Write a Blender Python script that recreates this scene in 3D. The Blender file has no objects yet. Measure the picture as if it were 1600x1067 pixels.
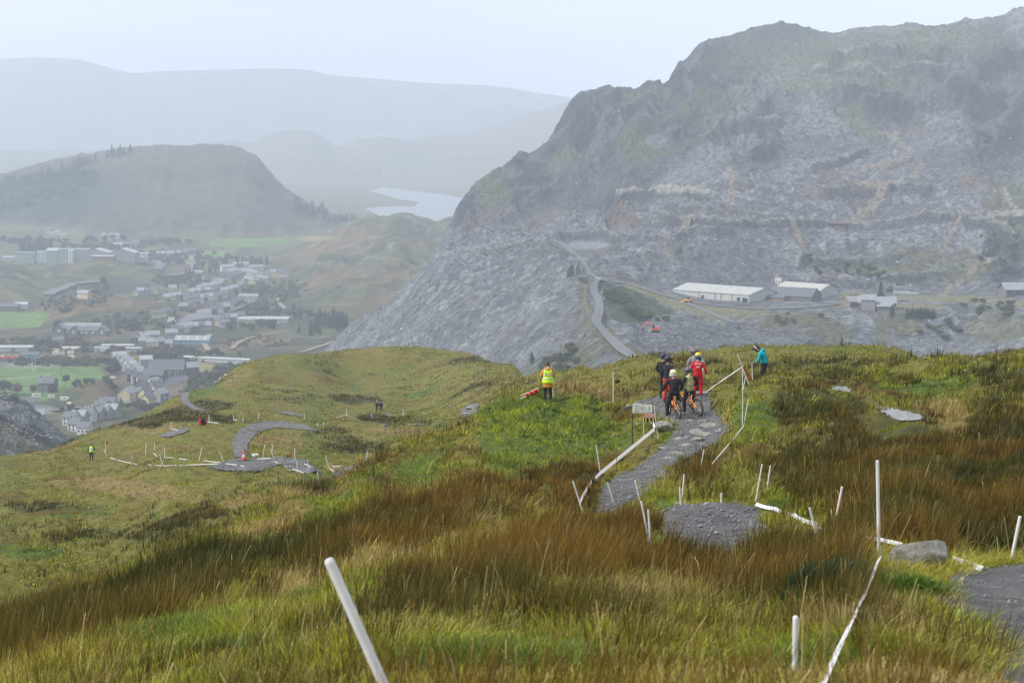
import bpy, bmesh, math, random
import numpy as np
from mathutils import Vector, Matrix
random.seed(7); rng = np.random.default_rng(7)
scn = bpy.context.scene
col = scn.collection
# ---------------------------------------------------------------- camera
F = 3111.0; TH = math.atan(333.5/F); CT, ST = math.cos(TH), math.sin(TH)
cam_d = bpy.data.cameras.new('camera'); cam = bpy.data.objects.new('camera', cam_d); col.objects.link(cam)
cam_d.sensor_width = 36.0; cam_d.lens = 36.0*F/1600.0; cam_d.clip_start = 0.1; cam_d.clip_end = 40000
cam.location = (0, 0, 0); cam.rotation_euler = (math.pi/2-TH, 0, 0); scn.camera = cam
cam_d.dof.use_dof = True; cam_d.dof.focus_distance = 60.0; cam_d.dof.aperture_fstop = 9.0
# ---------------------------------------------------------------- light
SUN_EL, SUN_AZ = math.radians(46), math.radians(258)
world = bpy.data.worlds.new('World'); scn.world = world; world.use_nodes = True
wn, wl = world.node_tree.nodes, world.node_tree.links
bg = wn['Background']
sky = wn.new('ShaderNodeTexSky'); sky.sky_type = 'NISHITA'; sky.sun_disc = False
sky.sun_elevation = SUN_EL; sky.sun_rotation = SUN_AZ; sky.air_density = 1.0; sky.dust_density = 3.0
tc = wn.new('ShaderNodeTexCoord'); mp = wn.new('ShaderNodeMapping'); mp.inputs['Scale'].default_value = (1, 1, 3.2)
nz = wn.new('ShaderNodeTexNoise'); nz.inputs['Scale'].default_value = 1.6; nz.inputs['Detail'].default_value = 5
cr = wn.new('ShaderNodeValToRGB')
cr.color_ramp.elements[0].position = 0.3; cr.color_ramp.elements[0].color = (3.7, 3.85, 4.15, 1)
cr.color_ramp.elements[1].position = 0.62; cr.color_ramp.elements[1].color = (5.9, 6.05, 6.4, 1)
mx = wn.new('ShaderNodeMix'); mx.data_type = 'RGBA'; mx.inputs[0].default_value = 0.9
wl.new(tc.outputs['Generated'], mp.inputs[0]); wl.new(mp.outputs[0], nz.inputs['Vector'])
wl.new(nz.outputs['Fac'], cr.inputs[0]); wl.new(sky.outputs[0], mx.inputs[6]); wl.new(cr.outputs[0], mx.inputs[7])
wl.new(mx.outputs[2], bg.inputs[0]); bg.inputs[1].default_value = 0.12
sd = bpy.data.lights.new('sun', 'SUN'); sd.energy = 3.0; sd.angle = math.radians(12); sd.color = (1.0, 0.965, 0.91)
sun = bpy.data.objects.new('sun', sd); col.objects.link(sun)
sun.rotation_euler = (math.pi/2-SUN_EL, 0, math.pi-SUN_AZ+math.pi)
sun.rotation_euler = Vector((-math.sin(SUN_AZ)*math.cos(SUN_EL), -math.cos(SUN_AZ)*math.cos(SUN_EL), -math.sin(SUN_EL))).to_track_quat('-Z', 'Y').to_euler()
scn.view_settings.view_transform = 'Standard'; scn.view_settings.look = 'None'
scn.view_settings.exposure = 0.60; scn.view_settings.gamma = 1.0; scn.view_settings.use_curve_mapping = False
scn.cycles.use_denoising = True
scn.cycles.max_bounces = 6; scn.cycles.volume_bounces = 4; scn.cycles.diffuse_bounces = 3
scn.cycles.transparent_max_bounces = 6
# ---------------------------------------------------------------- projection helpers
def P(px, py, D):
    D = np.asarray(D, float)
    a = (np.asarray(px, float)-800)/F; b = (533.5-np.asarray(py, float))/F
    dy = CT+b*ST; t = D/dy
    return np.stack(np.broadcast_arrays(a*t, D*np.ones_like(t), (-ST+b*CT)*t), -1)
def proj(X, Y, Z):
    yc = Y*CT-Z*ST; up = Y*ST+Z*CT
    return 800+F*X/yc, 533.5-F*up/yc
# ---------------------------------------------------------------- numpy noise
def _h(ix, iy, s):
    n = (ix.astype(np.int64)*374761393+iy.astype(np.int64)*668265263+s*974634777) & 0xffffffff
    n = ((n ^ (n >> 13))*1274126177) & 0xffffffff
    n = n ^ (n >> 16)
    return (n & 0xffff)/65535.0
def vnoise(x, y, s=0):
    ix, iy = np.floor(x), np.floor(y); fx, fy = x-ix, y-iy
    fx = fx*fx*(3-2*fx); fy = fy*fy*(3-2*fy)
    a = _h(ix, iy, s); b = _h(ix+1, iy, s); c = _h(ix, iy+1, s); d = _h(ix+1, iy+1, s)
    return (a*(1-fx)+b*fx)*(1-fy)+(c*(1-fx)+d*fx)*fy
def fbm(x, y, o=4, s=0, g=0.5):
    v = 0; a = 1; t = 0
    for k in range(o):
        v = v+a*vnoise(x, y, s+k*17); t += a; a *= g; x, y = x*1.97*0.8+y*1.97*0.6, -x*1.97*0.6+y*1.97*0.8
    return v/t
def ridged(x, y, o=4, s=0):
    v = 0; a = 1; t = 0
    for k in range(o):
        n = 1-abs(2*vnoise(x, y, s+k*31)-1); v = v+a*n*n; t += a; a *= 0.5; x, y = x*1.6+y*1.2, -x*1.2+y*1.6
    return v/t
def sstep(a, b, x):
    t = np.clip((x-a)/(b-a), 0, 1); return t*t*(3-2*t)
def pchip(xk, yk, x):
    xk, yk = np.asarray(xk, float), np.asarray(yk, float); h = np.diff(xk); d = np.diff(yk)/h
    m = np.zeros_like(yk); m[0], m[-1] = d[0], d[-1]
    for i in range(1, len(xk)-1):
        if d[i-1]*d[i] > 0:
            w1, w2 = 2*h[i]+h[i-1], h[i]+2*h[i-1]; m[i] = (w1+w2)/(w1/d[i-1]+w2/d[i])
    x = np.clip(x, xk[0], xk[-1]); i = np.clip(np.searchsorted(xk, x)-1, 0, len(h)-1); t = (x-xk[i])/h[i]
    return ((1+2*t)*(1-t)**2*yk[i]+t*(1-t)**2*h[i]*m[i]+t*t*(3-2*t)*yk[i+1]+t*t*(t-1)*h[i]*m[i+1])
class Terr:
    """a height field given by cross-sections: px column -> [(distance, picture row)]; noise is added in metres"""
    def __init__(s, cols, D0, D1, n=420, stepx=8, blur=1):
        s.ks = sorted(cols); s.D0, s.D1, s.n = math.log(D0), math.log(D1), n
        L = np.linspace(s.D0, s.D1, n); A = []
        for k in s.ks:
            c = cols[k]; A.append(pchip([math.log(d) for d, _ in c], [p for _, p in c], L))
        A = np.array(A); s.x = np.arange(s.ks[0], s.ks[-1]+1, stepx, dtype=float)
        s.G = np.stack([pchip(s.ks, A[:, j], s.x) for j in range(n)], 1); s.stepx = stepx
        for _ in range(blur):
            G = np.pad(s.G, 1, mode='edge'); s.G = (G[:-2, 1:-1]+2*G[1:-1, 1:-1]+G[2:, 1:-1])/4
            G = np.pad(s.G, 1, mode='edge'); s.G = (G[1:-1, :-2]+2*G[1:-1, 1:-1]+G[1:-1, 2:])/4
        s.noise = lambda X, Y: 0*X
    def py(s, px, D):
        i = np.clip((np.asarray(px, float)-s.x[0])/s.stepx, 0, len(s.x)-1.001); j = np.clip((np.log(D)-s.D0)/(s.D1-s.D0)*(s.n-1), 0, s.n-1.001)
        i0, j0 = i.astype(int), j.astype(int); fi, fj = i-i0, j-j0; G = s.G
        return (G[i0, j0]*(1-fi)+G[i0+1, j0]*fi)*(1-fj)+(G[i0, j0+1]*(1-fi)+G[i0+1, j0+1]*fi)*fj
    def pts(s, px, D):
        p = P(px, s.py(px, D), D); p[..., 2] += s.noise(p[..., 0], p[..., 1]); return p
    def H(s, X, Y, noise=True):
        X, Y = np.asarray(X, float), np.asarray(Y, float); Y = np.maximum(Y, math.exp(s.D0)); Z = -0.1*Y
        for _ in range(4):
            px, _q = proj(X, Y, Z); Z = P(px, s.py(px, Y), Y)[..., 2]
        return Z+(s.noise(X, Y) if noise else 0)
    def hit(s, px, py, dmin=None, dmax=None):
        L = np.exp(np.linspace(math.log(dmin) if dmin else s.D0, math.log(dmax) if dmax else s.D1, 3000))
        q = s.pts(np.full_like(L, px), L); r = proj(q[:, 0], q[:, 1], q[:, 2])[1]
        w = np.nonzero(r <= py)[0]; k = w[0] if len(w) else int(np.argmin(r))
        x = P(px, py, L[k]); x[2] = s.H(x[0], x[1]); return Vector(x.tolist())
# ---------------------------------------------------------------- mesh helpers
def np_mesh(name, V, Fq, mat=None, smooth=True, cols=None, mats=None, midx=None):
    me = bpy.data.meshes.new(name); V = np.asarray(V, np.float32); Fq = np.asarray(Fq, np.int32); k = Fq.shape[1]
    me.vertices.add(len(V)); me.vertices.foreach_set('co', V.ravel())
    me.loops.add(Fq.size); me.loops.foreach_set('vertex_index', Fq.ravel())
    me.polygons.add(len(Fq)); me.polygons.foreach_set('loop_start', np.arange(0, Fq.size, k, dtype=np.int32))
    try: me.polygons.foreach_set('loop_total', np.full(len(Fq), k, np.int32))
    except Exception: pass
    if smooth: me.polygons.foreach_set('use_smooth', np.ones(len(Fq), bool))
    me.update(calc_edges=True); me.validate()
    if cols is not None:
        at = me.color_attributes.new('Col', 'FLOAT_COLOR', 'POINT'); c = np.ones((len(V), 4), np.float32); c[:, :3] = cols
        at.data.foreach_set('color', c.ravel())
    for m in (mats or ([mat] if mat else [])): me.materials.append(m)
    if midx is not None: me.polygons.foreach_set('material_index', np.asarray(midx, np.int32))
    return me
def add(name, me, parent=None, loc=None, rot=None):
    o = bpy.data.objects.new(name, me); col.objects.link(o)
    if parent is not None: o.parent = parent
    if loc is not None: o.location = loc
    if rot is not None: o.rotation_euler = rot
    return o
def tag(o, label=None, cat=None, group=None, kind=None):
    if label: o['label'] = label
    if cat: o['category'] = cat
    if group: o['group'] = group
    if kind: o['kind'] = kind
    return o
def grid_faces(nx, ny):
    i = np.arange(nx*ny).reshape(nx, ny)
    return np.stack([i[:-1, :-1].ravel(), i[1:, :-1].ravel(), i[1:, 1:].ravel(), i[:-1, 1:].ravel()], 1)
class MB:
    """collects simple solids into one mesh"""
    def __init__(s): s.v = []; s.f = []; s.m = []
    def raw(s, vs, fs, m=0):
        n = len(s.v); s.v += [tuple(v) for v in vs]; s.f += [tuple(n+i for i in f) for f in fs]; s.m += [m]*len(fs); return s
    def box(s, c, d, M=None, m=0, taper=(1, 1)):
        vs = []
        for z in (-1, 1):
            tx, ty = (taper if z > 0 else (1, 1))
            for x, y in ((-1, -1), (1, -1), (1, 1), (-1, 1)): vs.append(Vector((x*d[0]/2*tx, y*d[1]/2*ty, z*d[2]/2)))
        if M is not None: vs = [M @ v for v in vs]
        c = Vector(c); vs = [v+c for v in vs]
        return s.raw(vs, [(0, 3, 2, 1), (4, 5, 6, 7), (0, 1, 5, 4), (1, 2, 6, 5), (2, 3, 7, 6), (3, 0, 4, 7)], m)
    def tube(s, pts, rs, n=8, m=0, cap=True, sq=1.0):
        pts = [Vector(p) for p in pts]; rs = rs if hasattr(rs, '__len__') else [rs]*len(pts); vs = []; ref = None
        for i, p in enumerate(pts):
            t = (pts[min(i+1, len(pts)-1)]-pts[max(i-1, 0)]).normalized()
            if ref is None: ref = Vector((0, 0, 1)) if abs(t.z) < 0.9 else Vector((1, 0, 0))
            a = t.cross(ref).normalized(); b = a.cross(t).normalized(); ref = b
            for k in range(n):
                an = 2*math.pi*k/n; vs.append(p+a*math.cos(an)*rs[i]+b*math.sin(an)*rs[i]*sq)
        fs = [(i*n+k, i*n+(k+1) % n, (i+1)*n+(k+1) % n, (i+1)*n+k) for i in range(len(pts)-1) for k in range(n)]
        if cap: fs += [tuple(range(n))[::-1], tuple((len(pts)-1)*n+k for k in range(n))]
        return s.raw(vs, fs, m)
    def lathe(s, prof, n=16, M=None, m=0, close=False):
        vs = []
        for r, z in prof:
            for k in range(n):
                a = 2*math.pi*k/n; vs.append(Vector((r*math.cos(a), r*math.sin(a), z)))
        if M is not None: vs = [M @ v for v in vs]
        q = len(prof); R = q if close else q-1
        fs = [(i*n+k, i*n+(k+1) % n, ((i+1) % q)*n+(k+1) % n, ((i+1) % q)*n+k) for i in range(R) for k in range(n)]
        if not close: fs += [tuple(range(n))[::-1], tuple((q-1)*n+k for k in range(n))]
        return s.raw(vs, fs, m)
    def ball(s, c, r, n=10, M=None, m=0):
        r = (r, r, r) if not hasattr(r, '__len__') else r; vs = []; fs = []; k = n
        for i in range(k+1):
            ph = math.pi*i/k
            for j in range(2*k):
                th = math.pi*j/k; v = Vector((math.sin(ph)*math.cos(th)*r[0], math.sin(ph)*math.sin(th)*r[1], math.cos(ph)*r[2]))
                if M is not None: v = M @ v
                vs.append(v+Vector(c))
        for i in range(k):
            for j in range(2*k): fs.append((i*2*k+j, (i+1)*2*k+j, (i+1)*2*k+(j+1) % (2*k), i*2*k+(j+1) % (2*k)))
        return s.raw(vs, fs, m)
    def mesh(s, name, mats, smooth=False):
        me = bpy.data.meshes.new(name); me.from_pydata([tuple(v) for v in s.v], [], s.f)
        for mt in (mats if isinstance(mats, (list, tuple)) else [mats]): me.materials.append(mt)
        me.polygons.foreach_set('material_index', np.array(s.m, np.int32))
        if smooth: me.polygons.foreach_set('use_smooth', np.ones(len(s.f), bool))
        me.update(); return me
    def build(s, name, mats, parent=None, smooth=False, loc=None, rot=None): return add(name, s.mesh(name, mats, smooth), parent, loc, rot)
# ---------------------------------------------------------------- materials
def mat(name, c, rough=0.75, noise=0.0, nscale=8.0, bump=0.0, bscale=40.0, metal=0.0, vcol=False, coord='Object', c2=None, det=4, bdist=0.02):
    m = bpy.data.materials.new(name); m.use_nodes = True; n, l = m.node_tree.nodes, m.node_tree.links
    b = n['Principled BSDF']; b.inputs['Roughness'].default_value = rough; b.inputs['Metallic'].default_value = metal
    b.inputs['Specular IOR Level'].default_value = 0.35
    t = n.new('ShaderNodeTexCoord'); src = None
    if vcol:
        a = n.new('ShaderNodeAttribute'); a.attribute_name = 'Col'; src = a.outputs['Color']
    if noise > 0 or c2:
        z = n.new('ShaderNodeTexNoise'); z.inputs['Scale'].default_value = nscale; z.inputs['Detail'].default_value = det; z.inputs['Roughness'].default_value = 0.65
        l.new(t.outputs[coord], z.inputs['Vector'])
        r = n.new('ShaderNodeMapRange'); r.inputs[1].default_value = 0.3; r.inputs[2].default_value = 0.7
        l.new(z.outputs['Fac'], r.inputs[0])
        if c2:
            q = n.new('ShaderNodeMix'); q.data_type = 'RGBA'; q.inputs[6].default_value = (*c, 1); q.inputs[7].default_value = (*c2, 1)
            l.new(r.outputs[0], q.inputs[0]); l.new(q.outputs[2], b.inputs['Base Color'])
        else:
            r.inputs[3].default_value = 1-noise; r.inputs[4].default_value = 1+noise
            q = n.new('ShaderNodeVectorMath'); q.operation = 'SCALE'
            if src is not None: l.new(src, q.inputs[0])
            else: q.inputs[0].default_value = c
            l.new(r.outputs[0], q.inputs['Scale']); l.new(q.outputs[0], b.inputs['Base Color'])
    elif src is not None: l.new(src, b.inputs['Base Color'])
    else: b.inputs['Base Color'].default_value = (*c, 1)
    if bump > 0:
        z = n.new('ShaderNodeTexNoise'); z.inputs['Scale'].default_value = bscale; z.inputs['Detail'].default_value = 6; z.inputs['Roughness'].default_value = 0.7
        l.new(t.outputs[coord], z.inputs['Vector']); u = n.new('ShaderNodeBump'); u.inputs['Strength'].default_value = bump; u.inputs['Distance'].default_value = bdist
        l.new(z.outputs['Fac'], u.inputs['Height']); l.new(u.outputs[0], b.inputs['Normal'])
    return m
# ---------------------------------------------------------------- painted-region helpers (fixed in the world once built)
def ell(px, py, cx, cy, rx, ry, rot=0, soft=0.5):
    a = math.radians(rot); dx, dy = px-cx, py-cy; x = dx*math.cos(a)+dy*math.sin(a); y = -dx*math.sin(a)+dy*math.cos(a)
    r = np.sqrt((x/rx)**2+(y/ry)**2); return 1-sstep(1-soft, 1+soft*0.6, r)
def dline(px, py, pts):
    d = np.full(np.shape(px), 1e9)
    for (x0, y0), (x1, y1) in zip(pts[:-1], pts[1:]):
        vx, vy = x1-x0, y1-y0; t = np.clip(((px-x0)*vx+(py-y0)*vy)/(vx*vx+vy*vy), 0, 1)
        d = np.minimum(d, np.hypot(px-x0-t*vx, py-y0-t*vy))
    return d
def band(px, py, pts, w, soft=0.5): return 1-sstep(w*(1-soft), w*(1+soft*0.6), dline(px, py, pts))
def inpoly(px, py, poly):
    r = np.zeros(np.shape(px), bool); n = len(poly)
    for i in range(n):
        (x0, y0), (x1, y1) = poly[i], poly[(i+1) % n]
        if y0 == y1: continue
        c = ((y0 > py) != (y1 > py)) & (px < (x1-x0)*(py-y0)/(y1-y0)+x0); r ^= c
    return r
def sdpoly(px, py, poly):
    d = dline(px, py, list(poly)+[poly[0]]); return np.where(inpoly(px, py, poly), d, -d)
def mixc(c, k, m):
    return c*(1-m[..., None])+np.asarray(k)*m[..., None]
# ================================================================ the moor
NEAR = [(1.5, 3560), (3, 1960)]
MC = {
-350: NEAR+[(6, 1500), (14, 1130), (22, 1020), (26, 1000), (40, 1040), (70, 1000), (100, 910), (140, 830), (180, 780), (215, 760), (300, 880), (450, 1150), (700, 1250)],
0: NEAR+[(6, 1400), (10, 1160), (14, 1067), (18, 1020), (24, 975), (32, 990), (48, 995), (70, 962), (90, 900), (120, 830), (160, 770), (205, 724), (232, 711), (260, 730), (330, 850), (450, 1010), (560, 1120), (700, 1180)],
150: NEAR+[(6, 1300), (9, 1120), (12, 1060), (18, 990), (25, 935), (28, 924), (36, 945), (52, 950), (75, 920), (100, 860), (130, 800), (165, 755), (205, 722), (240, 698), (280, 673), (320, 690), (400, 820), (500, 980), (700, 1150)],
300: NEAR+[(6, 1200), (9, 1067), (15, 985), (22, 920), (30, 868), (34, 858), (42, 875), (60, 875), (80, 850), (110, 790), (140, 748), (170, 718), (200, 693), (240, 665), (290, 640), (350, 610), (400, 650), (500, 850), (700, 1120)],
390: NEAR+[(6, 1150), (8.5, 1060), (14, 980), (22, 905), (30, 846), (37, 825), (46, 838), (60, 845), (80, 825), (110, 780), (140, 742), (170, 716), (200, 693), (240, 666), (300, 632), (360, 595), (400, 567), (440, 600), (520, 800), (700, 1100)],
450: NEAR+[(6, 1140), (8, 1060), (14, 975), (22, 900), (32, 825), (40, 794), (48, 802), (62, 815), (80, 800), (110, 770), (140, 740), (170, 716), (200, 695), (250, 664), (320, 628), (380, 585), (415, 552), (470, 600), (600, 900), (700, 1080)],
550: NEAR+[(6, 1120), (7.5, 1050), (12, 975), (20, 880), (32, 805), (42, 762), (48, 748), (58, 762), (80, 770), (110, 758), (140, 735), (190, 692), (250, 662), (330, 638), (400, 585), (430, 544), (480, 590), (620, 900), (700, 1050)],
640: NEAR+[(6, 1100), (7.5, 1040), (12, 960), (20, 868), (32, 800), (45, 742), (56, 708), (68, 715), (90, 722), (130, 708), (180, 685), (250, 660), (330, 640), (400, 580), (432, 541), (480, 590), (620, 900), (700, 1050)],
740: NEAR+[(6, 1100), (7.5, 1035), (12, 950), (20, 860), (32, 780), (45, 722), (60, 680), (72, 662), (85, 668), (110, 682), (150, 674), (200, 658), (250, 638), (330, 600), (400, 563), (425, 555), (480, 600), (620, 900), (700, 1050)],
800: NEAR+[(6, 1100), (7.5, 1035), (12, 950), (20, 860), (30, 792), (42, 730), (56, 680), (70, 645), (80, 631), (90, 638), (110, 656), (150, 652), (200, 632), (280, 598), (360, 574), (450, 660), (600, 900), (700, 1050)],
855: NEAR+[(6, 1100), (7.5, 1035), (12, 950), (20, 862), (30, 798), (42, 732), (56, 682), (70, 636), (84, 611), (92, 617), (110, 640), (150, 628), (200, 604), (260, 585), (330, 640), (450, 800), (700, 1050)],
910: NEAR+[(6, 1100), (7.5, 1035), (12, 950), (20, 865), (30, 803), (40, 745), (55, 690), (70, 640), (80, 620), (90, 628), (110, 634), (140, 613), (180, 588), (220, 574), (300, 640), (450, 820), (700, 1050)],
960: NEAR+[(6, 1100), (7.5, 1035), (12, 955), (20, 870), (30, 800), (40, 742), (50, 700), (58, 672), (66, 650), (74, 638), (90, 642), (110, 622), (140, 595), (180, 566), (250, 640), (400, 850), (700, 1050)],
1000: NEAR+[(6, 1100), (7.5, 1035), (12, 958), (20, 875), (28, 805), (36, 760), (44, 718), (52, 678), (58, 655), (64, 632), (69, 622), (80, 636), (95, 632), (115, 600), (145, 575), (178, 559), (240, 620), (400, 850), (700, 1050)],
1050: NEAR+[(6, 1100), (7.5, 1035), (12, 965), (18, 905), (21, 862), (27, 792), (31, 775), (36, 745), (44, 706), (50, 680), (57, 651), (65, 618), (68, 613), (78, 632), (95, 625), (120, 585), (160, 560), (178, 556), (240, 620), (400, 850), (700, 1050)],
1100: NEAR+[(6, 1090), (8, 1030), (12, 965), (18, 900), (21, 862), (27, 788), (31, 772), (36, 742), (44, 706), (50, 680), (57, 652), (66, 616), (70, 612), (80, 630), (95, 622), (125, 578), (165, 552), (240, 620), (400, 850), (700, 1050)],
1130: NEAR+[(6, 1090), (8, 1030), (12, 965), (18, 900), (21, 866), (27, 788), (33, 750), (42, 708), (50, 672), (56, 644), (61, 618), (65, 609), (75, 624), (95, 612), (130, 570), (170, 549), (240, 620), (400, 850), (700, 1050)],
1190: NEAR+[(6, 1080), (8, 1025), (12, 965), (18, 890), (22, 845), (27, 797), (33, 745), (42, 682), (50, 638), (57, 610), (63, 599), (71, 604), (79, 605), (95, 598), (130, 565), (170, 547), (240, 620), (400, 850), (700, 1050)],
1260: NEAR+[(6, 1080), (8, 1020), (12, 950), (16, 905), (22, 838), (28, 780), (36, 718), (46, 652), (55, 612), (61, 594), (70, 600), (95, 592), (130, 565), (175, 546), (240, 620), (400, 850), (700, 1050)],
1340: NEAR+[(6, 1080), (8, 1010), (12, 910), (14, 880), (20, 818), (28, 752), (36, 702), (46, 650), (55, 620), (63, 606), (72, 606), (90, 595), (130, 562), (172, 548), (240, 620), (400, 850), (700, 1050)],
1400: NEAR+[(6, 1085), (8, 1010), (12, 912), (15, 872), (20, 810), (28, 742), (36, 695), (44, 658), (52, 632), (60, 607), (66, 590), (72, 582), (90, 582), (130, 565), (165, 553), (240, 620), (400, 850), (700, 1050)],
1440: NEAR+[(6, 1090), (8, 1015), (12, 915), (15, 875), (20, 808), (28, 740), (38, 682), (46, 652), (54, 620), (62, 590), (68, 574), (85, 580), (130, 575), (160, 570), (240, 650), (400, 880), (700, 1080)],
1520: NEAR+[(6, 1110), (8, 1040), (12, 932), (14, 890), (17, 884), (24, 796), (32, 722), (42, 656), (52, 606), (60, 576), (65, 567), (85, 580), (130, 600), (200, 700), (400, 950), (700, 1100)],
1600: NEAR+[(6, 1120), (8, 1050), (12, 935), (14, 885), (18, 870), (24, 790), (32, 712), (42, 645), (52, 595), (60, 566), (65, 558), (85, 575), (130, 610), (200, 720), (400, 950), (700, 1100)],
1950: NEAR+[(6, 1120), (8, 1050), (12, 930), (14, 880), (18, 850), (24, 770), (32, 690), (42, 625), (52, 575), (60, 546), (65, 538), (85, 560), (130, 600), (200, 720), (400, 950), (700, 1100)],
}
GX, GY = [0, 18, 57, 85, 130, 171, 1e4], [0, 18, 72, 93, 136, 172, 1e4]
MC = {k: [(float(np.interp(d, GX, GY)), p) for d, p in c] for k, c in MC.items()}
PATHS = {
'near':  [(1498, 893), (1530, 888), (1620, 883), (1800, 880), (1900, 1300), (1540, 1300), (1566, 1067), (1560, 1020), (1505, 980), (1466, 945), (1482, 915)],
'slab':  [(1034, 802), (1060, 791), (1150, 787), (1182, 797), (1200, 830), (1180, 856), (1130, 874), (1062, 856), (1035, 832)],
'main':  [(930, 800), (935, 768), (960, 747), (1000, 727), (1034, 702), (1056, 672), (1042, 657), (1020, 650), (985, 641), (978, 630), (1020, 621), (1080, 613), (1108, 615), (1112, 635), (1128, 655), (1136, 672), (1126, 692), (1100, 706), (1060, 722), (1030, 748), (1010, 778), (962, 806)],
'berm':  [(366, 716), (362, 690), (374, 671), (398, 660), (440, 658), (475, 663), (500, 674), (470, 672), (430, 669), (402, 677), (387, 695), (386, 716)],
'jump':  [(322, 730), (372, 716), (440, 715), (468, 717), (482, 733), (440, 727), (402, 738), (350, 737)],
'jump2': [(434, 722), (458, 716), (478, 720), (504, 738), (482, 742), (450, 733)],
'jump3': [(519, 744), (530, 733), (562, 725), (566, 731), (545, 742), (526, 750)],
'far':   [(281, 612), (297, 612), (294, 625), (306, 636), (326, 643), (302, 641), (284, 630)],
'slabs': [(719, 640), (736, 631), (750, 630), (746, 645), (722, 658)],
'p1': [(1300, 604), (1332, 604), (1328, 613), (1300, 611)],
'p2': [(1350, 630), (1362, 631), (1440, 648), (1447, 655), (1420, 661), (1395, 655)],
'p3': [(246, 684), (262, 675), (292, 667), (296, 674), (270, 683)],
'p4': [(425, 641), (450, 643), (474, 649), (472, 652), (440, 647)],
'p5': [(592, 672), (600, 664), (606, 664), (600, 671)], 'p6': [(636, 664), (656, 662), (662, 665), (640, 667)],
'p7': [(602, 646), (608, 645), (614, 651), (608, 652)],
}
moor = Terr(MC, 1.5, 700)
def moor_noise(X, Y):
    D = np.hypot(X, Y); q = sstep(0, 14, D)
    n = (fbm(X/7, Y/7, 3, 5)-0.5)*0.55*sstep(20, 70, D)+(fbm(X/1.6, Y/1.6, 3, 9)-0.5)*0.22+(fbm(X/26, Y/40, 3, 19)-0.5)*2.2*sstep(110, 240, D)
    n = n+(ridged(X/3.2, Y/4.5, 3, 29)-.5)*.95*sstep(20, 45, D)*(1-.6*sstep(150, 300, D))
    px, py = proj(X, np.maximum(Y, 1), moor.H(X, Y, False))
    m = np.ones_like(n)
    for k in ('near', 'slab', 'main'): m = np.minimum(m, 1-0.8*sstep(-14, 4, sdpoly(px, py, PATHS[k])))
    return n*q*m
moor.noise = moor_noise
E = ell
RUSH = [('b', [(-200, 1060), (0, 1010), (150, 965), (350, 895), (520, 850), (700, 800), (880, 760)], 42), ('e', 850, 880, 190, 62, -20), ('b', [(660, 950), (800, 900), (1000, 855), (1130, 890), (1260, 880)], 46),
 ('e', 1000, 820, 110, 40, -15), ('e', 1430, 730, 200, 95, 5), ('e', 1560, 740, 120, 110, 0), ('e', 1130, 735, 95, 40, 0), ('e', 1265, 635, 120, 42, 0), ('e', 1500, 810, 190, 62, 0), ('e', 1250, 740, 110, 50, 0), ('e', 1180, 870, 160, 35, 5),
 ('e', 1290, 920, 90, 60, 0), ('e', 1180, 680, 30, 40, 0), ('e', 500, 880, 60, 30, -20), ('e', 730, 800, 80, 22, -20), ('e', 1400, 600, 60, 14, 0), ('e', 1560, 590, 120, 20, 0), ('e', 960, 655, 14, 16, 0),
 ('e', 430, 622, 62, 10, 0), ('e', 555, 628, 32, 8, 0), ('e', 300, 640, 90, 10, -8), ('b', [(0, 705), (120, 680), (260, 650), (360, 655)], 9), ('e', 440, 762, 90, 14, 4), ('e', 560, 704, 70, 10, 0), ('e', 500, 676, 60, 5, 0), ('e', 620, 655, 60, 8, 0),
 ('e', 540, 690, 40, 8, 0), ('e', 290, 812, 90, 12, -8), ('e', 180, 838, 110, 9, 0), ('e', 60, 790, 60, 8, 0), ('e', 400, 740, 45, 7, 0), ('e', 1050, 560, 80, 4, 0), ('e', 780, 605, 90, 5, -8), ('e', 1180, 570, 200, 5, 0), ('e', 890, 760, 50, 20, -30)]
GREEN = [('b', [(560, 772), (640, 726), (740, 679), (800, 649), (855, 627), (905, 634)], 13), ('e', 770, 665, 120, 30, -22), ('e', 650, 728, 120, 24, -22), ('e', 545, 782, 90, 17, -20), ('e', 760, 700, 90, 26, -20), ('e', 930, 665, 60, 28, 10), ('e', 1500, 600, 60, 14, 0), ('e', 800, 1030, 200, 30, 0), ('e', 330, 1010, 120, 22, -12), ('e', 1250, 1040, 160, 30, 0), ('e', 560, 930, 120, 20, -16), ('e', 830, 690, 120, 42, -15), ('e', 650, 745, 90, 15, -22), ('e', 1045, 690, 26, 22, 0), ('e', 1175, 655, 55, 40, 0), ('e', 150, 800, 90, 14, 0), ('e', 530, 805, 70, 10, -15), ('e', 1420, 918, 60, 22, 0), ('e', 720, 930, 80, 24, -10),
 ('e', 250, 995, 110, 25, -15), ('e', 400, 960, 90, 22, -15), ('e', 350, 610, 60, 9, -12), ('e', 940, 700, 60, 26, -15), ('e', 1220, 780, 35, 18, 0), ('e', 1450, 605, 60, 22, 0), ('e', 60, 860, 70, 10, 0), ('e', 700, 655, 40, 8, -20), ('e', 1040, 790, 26, 22, 0), ('e', 900, 640, 60, 20, 0), ('e', 160, 655, 80, 7, -12), ('e', 1400, 600, 40, 18, 0)]
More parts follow.
